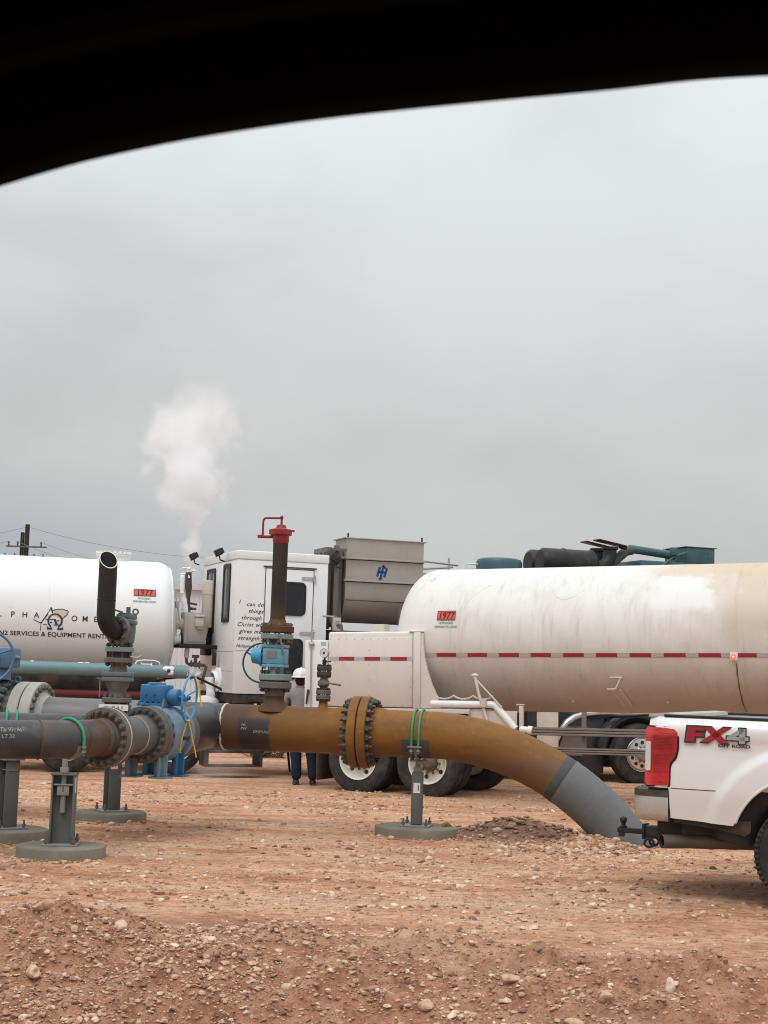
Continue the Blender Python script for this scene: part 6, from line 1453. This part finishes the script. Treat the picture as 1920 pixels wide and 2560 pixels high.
# body: pelvis, spine, neck, head, arms reaching forward to the panel, legs
Jb = [(0, 0, .93, .13, .10), (0, 0, 1.10, .12, .09), (0, .01, 1.28, .145, .10), (0, .02, 1.42, .10, .085), (0, .045, 1.50, .055, .055), (0, .06, 1.58, .066, .078), (0, .06, 1.67, .072, .088),
      (-.19, .03, 1.39, .058), (-.235, .10, 1.14, .046), (-.19, .31, 1.05, .036), (-.185, .37, 1.045, .034, .022), (.19, .03, 1.39, .058), (.235, .10, 1.15, .046), (.19, .32, 1.09, .036), (.185, .38, 1.09, .034, .022),
      (-.06, 0, .86, .085), (-.03, .02, .48, .058), (-.015, -.01, .10, .04), (-.015, .12, .04, .034), (.145, 0, .86, .085), (.205, .02, .48, .058), (.235, -.01, .10, .04), (.245, .12, .04, .034)]
Eb = [(0, 1), (1, 2), (2, 3), (3, 4), (4, 5), (5, 6), (3, 7), (7, 8), (8, 9), (9, 10), (3, 11), (11, 12), (12, 13), (13, 14), (0, 15), (15, 16), (16, 17), (17, 18), (0, 19), (19, 20), (20, 21), (21, 22)]
body = skin('body', Jb, Eb, mSkin, wk)
b = B()
for sx in (-1, 1):
    b.ball((sx * .078, .055, 1.60), .012, .025, .035, 8); b.ball((sx * .028, .138, 1.625), .011, .008, .008, 8)
    cx = -.185 if sx < 0 else .185; cz = 1.045 if sx < 0 else 1.09; cy = .40 if sx < 0 else .41
    for k in range(4):
        L = (.060, .070, .066, .050)[k]; x0 = cx + (k - 1.5) * .017; b.tube([(x0, cy - .02, cz), (x0, cy + L * .55, cz + .004), (x0, cy + L * .95, cz - .016), (x0, cy + L * 1.0, cz - .04)], [.0095, .009, .008, .0065], 8)
    b.tube([(cx - sx * .025, cy - .03, cz), (cx - sx * .048, cy + .005, cz - .006), (cx - sx * .05, cy + .035, cz - .022)], [.011, .010, .008], 8)
b.ball((0, .152, 1.59), .013, .018, .02, 8); b.tube([(-.02, .138, 1.555), (0, .143, 1.553), (.02, .138, 1.555)], .005, 6)
b.build('hands_and_face', mSkin, body)
Js = [(0, 0, .90, .165, .125), (0, -.005, 1.05, .16, .115), (0, .0, 1.25, .175, .12), (0, .015, 1.40, .13, .10), (0, .035, 1.475, .068, .065), (-.20, .03, 1.385, .078), (-.245, .09, 1.15, .064), (-.20, .29, 1.055, .048), (.20, .03, 1.385, .078), (.245, .09, 1.16, .064), (.20, .30, 1.09, .048)]
skin('shirt', Js, [(0, 1), (1, 2), (2, 3), (3, 4), (3, 5), (5, 6), (6, 7), (3, 8), (8, 9), (9, 10)], mShirt, wk)
Jj = [(0, 0, .96, .155, .12), (.03, 0, .88, .165, .13), (-.055, .0, .80, .112, .11), (-.030, .015, .48, .092), (-.015, -.005, .22, .084), (-.015, .0, .06, .086), (.145, .0, .80, .112, .11), (.205, .015, .48, .092), (.235, -.005, .22, .084), (.245, .0, .06, .086)]
skin('jeans', Jj, [(0, 1), (1, 2), (2, 3), (3, 4), (4, 5), (1, 6), (6, 7), (7, 8), (8, 9)], mJean, wk)
for x in (-.015, .245):
    b = B(); b.ball((x, .06, .045), .052, .135, .05, 14); b.box(x - .05, x + .05, -.07, .19, 0, .025, .012); b.build('boot', mBoot, wk)
b = B(); b.ball((0, .045, 1.60), .083, .098, .105, 16); b.build('hair', mHair, wk)
b = B(); pr = []
for k in range(11):
    a = math.pi / 2 * k / 10; pr.append((1.655 + .135 * math.sin(a), .128 * math.cos(a) ** .8 if k < 10 else 0))
b.lathe([(1.645, .158), (1.640, .162), (1.648, .160), (1.660, .130)] + pr, (0, .055, 0), Z, 40)
for k in range(9):
    b.tube([(0, .055 - .128 * math.cos(math.pi * t / 10) * 1.02, 1.657 + .138 * math.sin(math.pi * t / 10)) for t in range(11)], .012, 6) if k == 0 else None
b.tube([(0, .20, 1.648), (.05, .23, 1.640), (0, .25, 1.636), (-.05, .23, 1.640), (0, .20, 1.648)], .008, 6)
hat = b.build('hard_hat', mWhite, wk); hat.scale = (1, 1.12, 1)

# ---------------------------------------------------------------- far things
def at95(x, z): return (x, z)
up_ = thing('utility_pole', 'dark wooden utility pole with crossarms far behind the left tank', 'utility pole', (-22.1, 95, 0))
mWood = M('dark_pole_wood', (.035, .03, .027), .9, var=.2)
b = B(); b.cyl((.06, 0, -.3), (.06, 0, 10.05), .17, .14, 14); b.build('pole', mWood, up_)
b = B(); b.box(-.32, -.12, -.14, .14, 4, 9.55, .02); b.build('splice_beam', mWood, up_)
mArm = M('grey_crossarm', (.11, .115, .125), .8, var=.15)
b = B(); b.box(-1.15, 1.35, -.22, -.17, 8.60, 8.70); b.box(-1.45, 1.25, -.22, -.17, 8.02, 8.10); b.tube([(-1.0, -.2, 8.05), (0, -.2, 7.6)], .03, 6); b.build('crossarm', mArm, up_)
for x in (-1.0, -.45, 1.0): b = B(); b.lathe([(0, .04), (.08, .06), (.1, .03), (.16, .07), (.2, .05), (.24, .07), (.28, .02)], (x, -.2, 8.70), Z, 10); b.build('insulator', mArm, up_)
for x in (-1.2, -.6, .6, 1.15): b = B(); b.lathe([(0, .03), (.1, .05), (.14, .02)], (x, -.2, 8.10), Z, 8); b.build('insulator', mArm, up_)
wr = thing('power_line', 'thin power wires sagging from the far utility pole', 'power line', (-22.1, 95, 0))
def sag(a, c, s_, n=14): return [tuple(Vector(a).lerp(Vector(c), i / n) - Vector((0, 0, s_ * 4 * (i / n) * (1 - i / n)))) for i in range(n + 1)]
b = B()
for a_, c_, s_ in (((.06, 0, 9.9), (12.5, -6, 7.9), .35), ((.06, 0, 9.9), (-9, -4, 8.6), .5), ((1.0, -.2, 8.95), (10, -8, 6.9), .3), ((-.45, -.2, 8.95), (9, -8, 6.7), .35), ((-1.0, -.2, 8.95), (-10, -3, 8.0), .4)):
    b.tube(sag(a_, c_, s_), .013, 5)
b.build('wires', M('grey_wire', (.20, .205, .215), .8), wr)
sh = thing('storage_shed', 'pale metal shed wall glimpsed between the left tank and the cabin', 'shed', (-8.6, 62, 0), R(3))
mShed = M('pale_sheet_metal', (.56, .59, .64), .6, var=.03)
b = B(); b.box(-3.4, 2.6, 0, 8, -.2, 4.75); b.build('wall', mShed, sh)
b = B()
for k in range(30): b.box(-3.35 + k * .2, -3.32 + k * .2, -.03, -.002, 0, 4.7)
b.build('wall_ribs', mShed, sh)
b = B(); b.prism([(-3.7, 4.752), (2.9, 4.752), (2.9, 4.86), (-.4, 5.15), (-3.7, 4.86)], -.2, 8.2); b.build('roof', M('grey_roof_sheet', (.47, .49, .53), .5), sh)
rgb = random.Random(4)
mTwig = M('dry_brush', (.17, .125, .095), .9, var=.3)
for k, (x, y, lb) in enumerate(((-2.05, 31.0, 'dry leafless bush behind the worker, left of his legs'), (-3.3, 32.0, 'dry leafless bush under the control cabin, left of the worker'))):
    bs = thing('dry_bush', lb, 'bush', (x, y, 0), group='dry bushes behind the trucks')
    b = B()
    for j in range(70):
        a = rgb.uniform(0, 6.28); l = rgb.uniform(.3, .75); e = rgb.uniform(.15, 1.1); p0 = Vector((rgb.uniform(-.5, .5), rgb.uniform(-.3, .3), 0)); d = Vector((math.cos(a) * math.cos(e), math.sin(a) * math.cos(e), math.sin(e)))
        m1 = p0 + d * l * .5 + Vector((rgb.uniform(-.05, .05),) * 3); b.tube([p0, m1, m1 + d * l * .5 + Vector((rgb.uniform(-.1, .1), 0, rgb.uniform(-.02, .1)))], [.012, .008, .004], 5)
        for q_ in range(3):
            b.tube([m1, m1 + Vector((rgb.uniform(-.25, .25), rgb.uniform(-.2, .2), rgb.uniform(-.02, .25)))], [.006, .003], 4)
    b.build('branches', mTwig, bs)
bk = np.meshgrid(np.linspace(-14, 16, 120), np.linspace(31, 37, 30)); bx_, by_ = bk
bz_ = np.clip(1 - np.abs(by_ - 34) / 2.9, 0, 1) ** .8 * (.75 + .5 * fbm(bx_ * .5, by_ * .5, 91, 4)) + .14 * fbm(bx_ * 2.5, by_ * 2.5, 93, 4) - .05
me = bpy.data.meshes.new('dirt_bank'); n_x, n_y = 120, 30; i, j = np.meshgrid(np.arange(n_x - 1), np.arange(n_y - 1)); a = (j * n_x + i).ravel()
fast_mesh(me, np.stack([bx_.ravel(), by_.ravel(), bz_.ravel()], 1), np.stack([a, a + 1, a + n_x + 1, a + n_x], 1)); me.polygons.foreach_set('use_smooth', np.ones(len(a), bool)); me.materials.append(mGround)
o = bpy.data.objects.new('dirt_bank', me); COL.objects.link(o); tag(o, 'low reddish dirt bank beyond the trucks', 'bank', kind='structure')

# ---------------------------------------------------------------- nitrogen vapour: a plume over the cabin and a wisp at the ground
def vapour(name, label, loc, size, spine, dens, seed, nscale=1.5, colour=(.99, .995, 1.0), torn=2.6):
    """box of vapour; spine = [(z, x, y, radius)], density fades off from that bent axis and is broken up by noise"""
    b = B(); b.box(-size[0] / 2, size[0] / 2, -size[1] / 2, size[1] / 2, 0, size[2])
    mt = bpy.data.materials.new(name); mt.use_nodes = True; nd, lk = mt.node_tree.nodes, mt.node_tree.links; nd.clear()
    out = N(nd, 'ShaderNodeOutputMaterial'); pv = N(nd, 'ShaderNodeVolumePrincipled'); pv.inputs['Color'].default_value = (*colour, 1); pv.inputs['Anisotropy'].default_value = -.1
    lk.new(pv.outputs[0], out.inputs['Volume'])
    tc = N(nd, 'ShaderNodeTexCoord')
    w = N(nd, 'ShaderNodeTexNoise', i_Scale=1.1, i_Detail=3.0); lk.new(tc.outputs['Object'], w.inputs['Vector'])
    ws = N(nd, 'ShaderNodeVectorMath', operation='SUBTRACT'); ws.inputs[1].default_value = (.5, .5, .5); lk.new(w.outputs['Color'], ws.inputs[0])
    wm = N(nd, 'ShaderNodeVectorMath', operation='SCALE'); wm.inputs['Scale'].default_value = .55 * min(1, size[0] / 2); lk.new(ws.outputs[0], wm.inputs[0])
    wa = N(nd, 'ShaderNodeVectorMath', operation='ADD'); lk.new(tc.outputs['Object'], wa.inputs[0]); lk.new(wm.outputs[0], wa.inputs[1])
    sx = N(nd, 'ShaderNodeSeparateXYZ'); lk.new(wa.outputs[0], sx.inputs[0])
    s0 = N(nd, 'ShaderNodeSeparateXYZ'); lk.new(tc.outputs['Object'], s0.inputs[0])
    zz = N(nd, 'ShaderNodeMath', operation='DIVIDE'); zz.inputs[1].default_value = size[2]; lk.new(s0.outputs[2], zz.inputs[0])
    def curve(k):
        v = [s[k] for s in spine]; lo, hi = min(v) - 1e-4, max(v) + 1e-4
        rp = ramp(nd, [(s[0] / size[2], ((s[k] - lo) / (hi - lo),) * 3) for s in spine], 'B_SPLINE' if len(spine) > 3 else 'LINEAR'); lk.new(zz.outputs[0], rp.inputs[0])
        mr = N(nd, 'ShaderNodeMapRange', i_3=lo, i_4=hi); lk.new(rp.outputs[0], mr.inputs[0]); return mr.outputs[0]
    d2 = None
    for ax, k in ((0, 1), (1, 2)):
        su = N(nd, 'ShaderNodeMath', operation='SUBTRACT'); lk.new(sx.outputs[ax], su.inputs[0]); lk.new(curve(k), su.inputs[1])
        sq = N(nd, 'ShaderNodeMath', operation='POWER'); sq.inputs[1].default_value = 2; lk.new(su.outputs[0], sq.inputs[0])
        ab = N(nd, 'ShaderNodeMath', operation='MULTIPLY'); lk.new(su.outputs[0], ab.inputs[0]); lk.new(su.outputs[0], ab.inputs[1])
        if d2 is None: d2 = ab.outputs[0]
        else:
            ad = N(nd, 'ShaderNodeMath', operation='ADD'); lk.new(d2, ad.inputs[0]); lk.new(ab.outputs[0], ad.inputs[1]); d2 = ad.outputs[0]
    rt_ = N(nd, 'ShaderNodeMath', operation='SQRT'); lk.new(d2, rt_.inputs[0])
    dv_ = N(nd, 'ShaderNodeMath', operation='DIVIDE'); lk.new(rt_.outputs[0], dv_.inputs[0]); lk.new(curve(3), dv_.inputs[1])
    nz = N(nd, 'ShaderNodeTexNoise', i_Scale=float(nscale), i_Detail=7.0, i_Roughness=.58, i_Distortion=.35); mpn = N(nd, 'ShaderNodeMapping'); mpn.inputs['Location'].default_value = (seed, seed * .7, 0); lk.new(tc.outputs['Object'], mpn.inputs[0]); lk.new(mpn.outputs[0], nz.inputs['Vector'])
    # billows: the edge is where falling density meets the noise
    vz = N(nd, 'ShaderNodeTexVoronoi', feature='SMOOTH_F1', i_Scale=float(nscale) * 1.05, i_Smoothness=.35, i_Detail=2.0, i_Roughness=.5); lk.new(wa.outputs[0], vz.inputs['Vector'])
    vm = N(nd, 'ShaderNodeMath', operation='MULTIPLY_ADD'); vm.inputs[1].default_value = -.24; vm.inputs[2].default_value = .13; lk.new(vz.outputs['Distance'], vm.inputs[0])
    va = N(nd, 'ShaderNodeMath', operation='ADD'); lk.new(nz.outputs['Fac'], va.inputs[0]); lk.new(vm.outputs[0], va.inputs[1])
    nb = N(nd, 'ShaderNodeMath', operation='MULTIPLY_ADD'); nb.inputs[1].default_value = torn; nb.inputs[2].default_value = 1.0 - .5 * torn; lk.new(va.outputs[0], nb.inputs[0])
    sb_ = N(nd, 'ShaderNodeMath', operation='SUBTRACT'); lk.new(nb.outputs[0], sb_.inputs[0]); lk.new(dv_.outputs[0], sb_.inputs[1])
    m1 = N(nd, 'ShaderNodeMapRange', i_1=.0, i_2=.9); lk.new(sb_.outputs[0], m1.inputs[0])
    dn = ramp(nd, [(s[0] / size[2], (s[4],) * 3) for s in spine]); lk.new(zz.outputs[0], dn.inputs[0])
    m2 = N(nd, 'ShaderNodeMath', operation='MULTIPLY'); lk.new(m1.outputs[0], m2.inputs[0]); lk.new(dn.outputs[0], m2.inputs[1])
    m3 = N(nd, 'ShaderNodeMath', operation='MULTIPLY'); m3.inputs[1].default_value = dens; lk.new(m2.outputs[0], m3.inputs[0]); lk.new(m3.outputs[0], pv.inputs['Density'])
    o = b.build(name, mt); o.location = loc; return tag(o, label, 'vapour', kind='stuff')
vapour('vapour_plume', 'white nitrogen vapour plume billowing above the gap left of the cabin', (-3.55, 27.6, 3.15), (3.4, 2.4, 3.9),
       [(0, .13, 0, .16, 1.0), (.5, .13, 0, .19, 1.0), (.9, .13, 0, .24, .8), (1.3, .12, 0, .38, .55), (1.8, -.08, 0, .84, .5), (2.5, -.05, 0, 1.0, .28), (3.3, .15, 0, .9, .10), (3.85, .2, 0, .5, 0)], 15.0, 3.0, 1.7, (.965, .985, 1.0), 2.4)
vapour('ground_vapour', 'thin cold vapour creeping over the dirt under the control cabin', (-2.35, 23.6, .02), (1.6, .9, .62),
       [(0, 0, 0, .62, .6), (.2, .0, 0, .60, .5), (.4, -.05, 0, .42, .25), (.6, -.1, 0, .2, 0)], .9, 9.0, 2.6)

# ---------------------------------------------------------------- the vehicle the view is taken from: window frame and roof lining overhead
ov = thing('observer_vehicle', 'black window frame and roof lining arching across the top of the view', 'car', (0, 0, 0))
mTrim = M('black_door_trim', (.0008, .0008, .0008), .9, var=.2); mLining = M('black_roof_lining', (.0006, .0006, .0006), .95, var=.2); mSeal = M('black_rubber_seal', (.0022, .0018, .0014), .6, var=.1)
for q_ in (mTrim, mLining, mSeal): q_.node_tree.nodes['Principled BSDF'].inputs['Specular IOR Level'].default_value = .03
top_pts = [(-.80, 1.50), (-.66, 1.66), (-.52, 1.80), (-.40, 1.888), (-.29, 1.948), (-.163, 1.9965), (-.107, 2.0138), (-.05, 2.026), (.008, 2.0352), (.085, 2.0455), (.154, 2.0545), (.30, 2.063), (.46, 2.060), (.58, 2.03), (.64, 1.95), (.655, 1.80), (.66, 1.50)]
def smooth(pts, k=6):
    out = []
    P_ = [Vector(p) for p in pts]
    for i in range(len(P_) - 1):
        p0, p1, p2, p3 = P_[max(i - 1, 0)], P_[i], P_[i + 1], P_[min(i + 2, len(P_) - 1)]
        for s in range(k):
            t = s / k; out.append(.5 * ((2 * p1) + (p2 - p0) * t + (2 * p0 - 5 * p1 + 4 * p2 - p3) * t * t + (3 * p1 - p0 - 3 * p2 + p3) * t ** 3))
    return out + [P_[-1]]
sp2 = smooth(top_pts)
def sweep(b, sec, path, y0):
    """sweep a section (outward offset, depth) along the x-z outline"""
    rings = []
    for i, p in enumerate(path):
        t = (path[min(i + 1, len(path) - 1)] - path[max(i - 1, 0)]).normalized(); n_ = Vector((-t.y, t.x))
        rings.append([b.bm.verts.new((p.x + n_.x * o_, y0 + d_, p.y + n_.y * o_)) for o_, d_ in sec])
    for A, C in zip(rings, rings[1:]):
        for k in range(len(sec)): b._f([A[k], A[(k + 1) % len(sec)], C[(k + 1) % len(sec)], C[k]])
    b._f(rings[0]); b._f(rings[-1])
b = B(); sweep(b, [(0, .0), (.002, .012), (.03, .022), (.10, .022), (.10, -.05), (.022, -.05), (.006, -.03), (.0, -.012)], sp2, .62); b.build('window_frame', mTrim, ov)
b = B(); sweep(b, [(.020, -.0505), (.022, -.060), (.030, -.062), (.034, -.0505)], sp2, .62); b.build('rubber_seal', mSeal, ov)
b = B(); b.box(-1.6, 1.5, -1.0, .575, 2.10, 2.16, .02); b.box(-.70, 1.5, .5705, .66, 2.12, 2.18, .02); b.build('roof_lining', mLining, ov)
b = B(); b.box(-.95, .80, .56, .68, .55, 1.50, .03); b.build('door_panel', mTrim, ov)
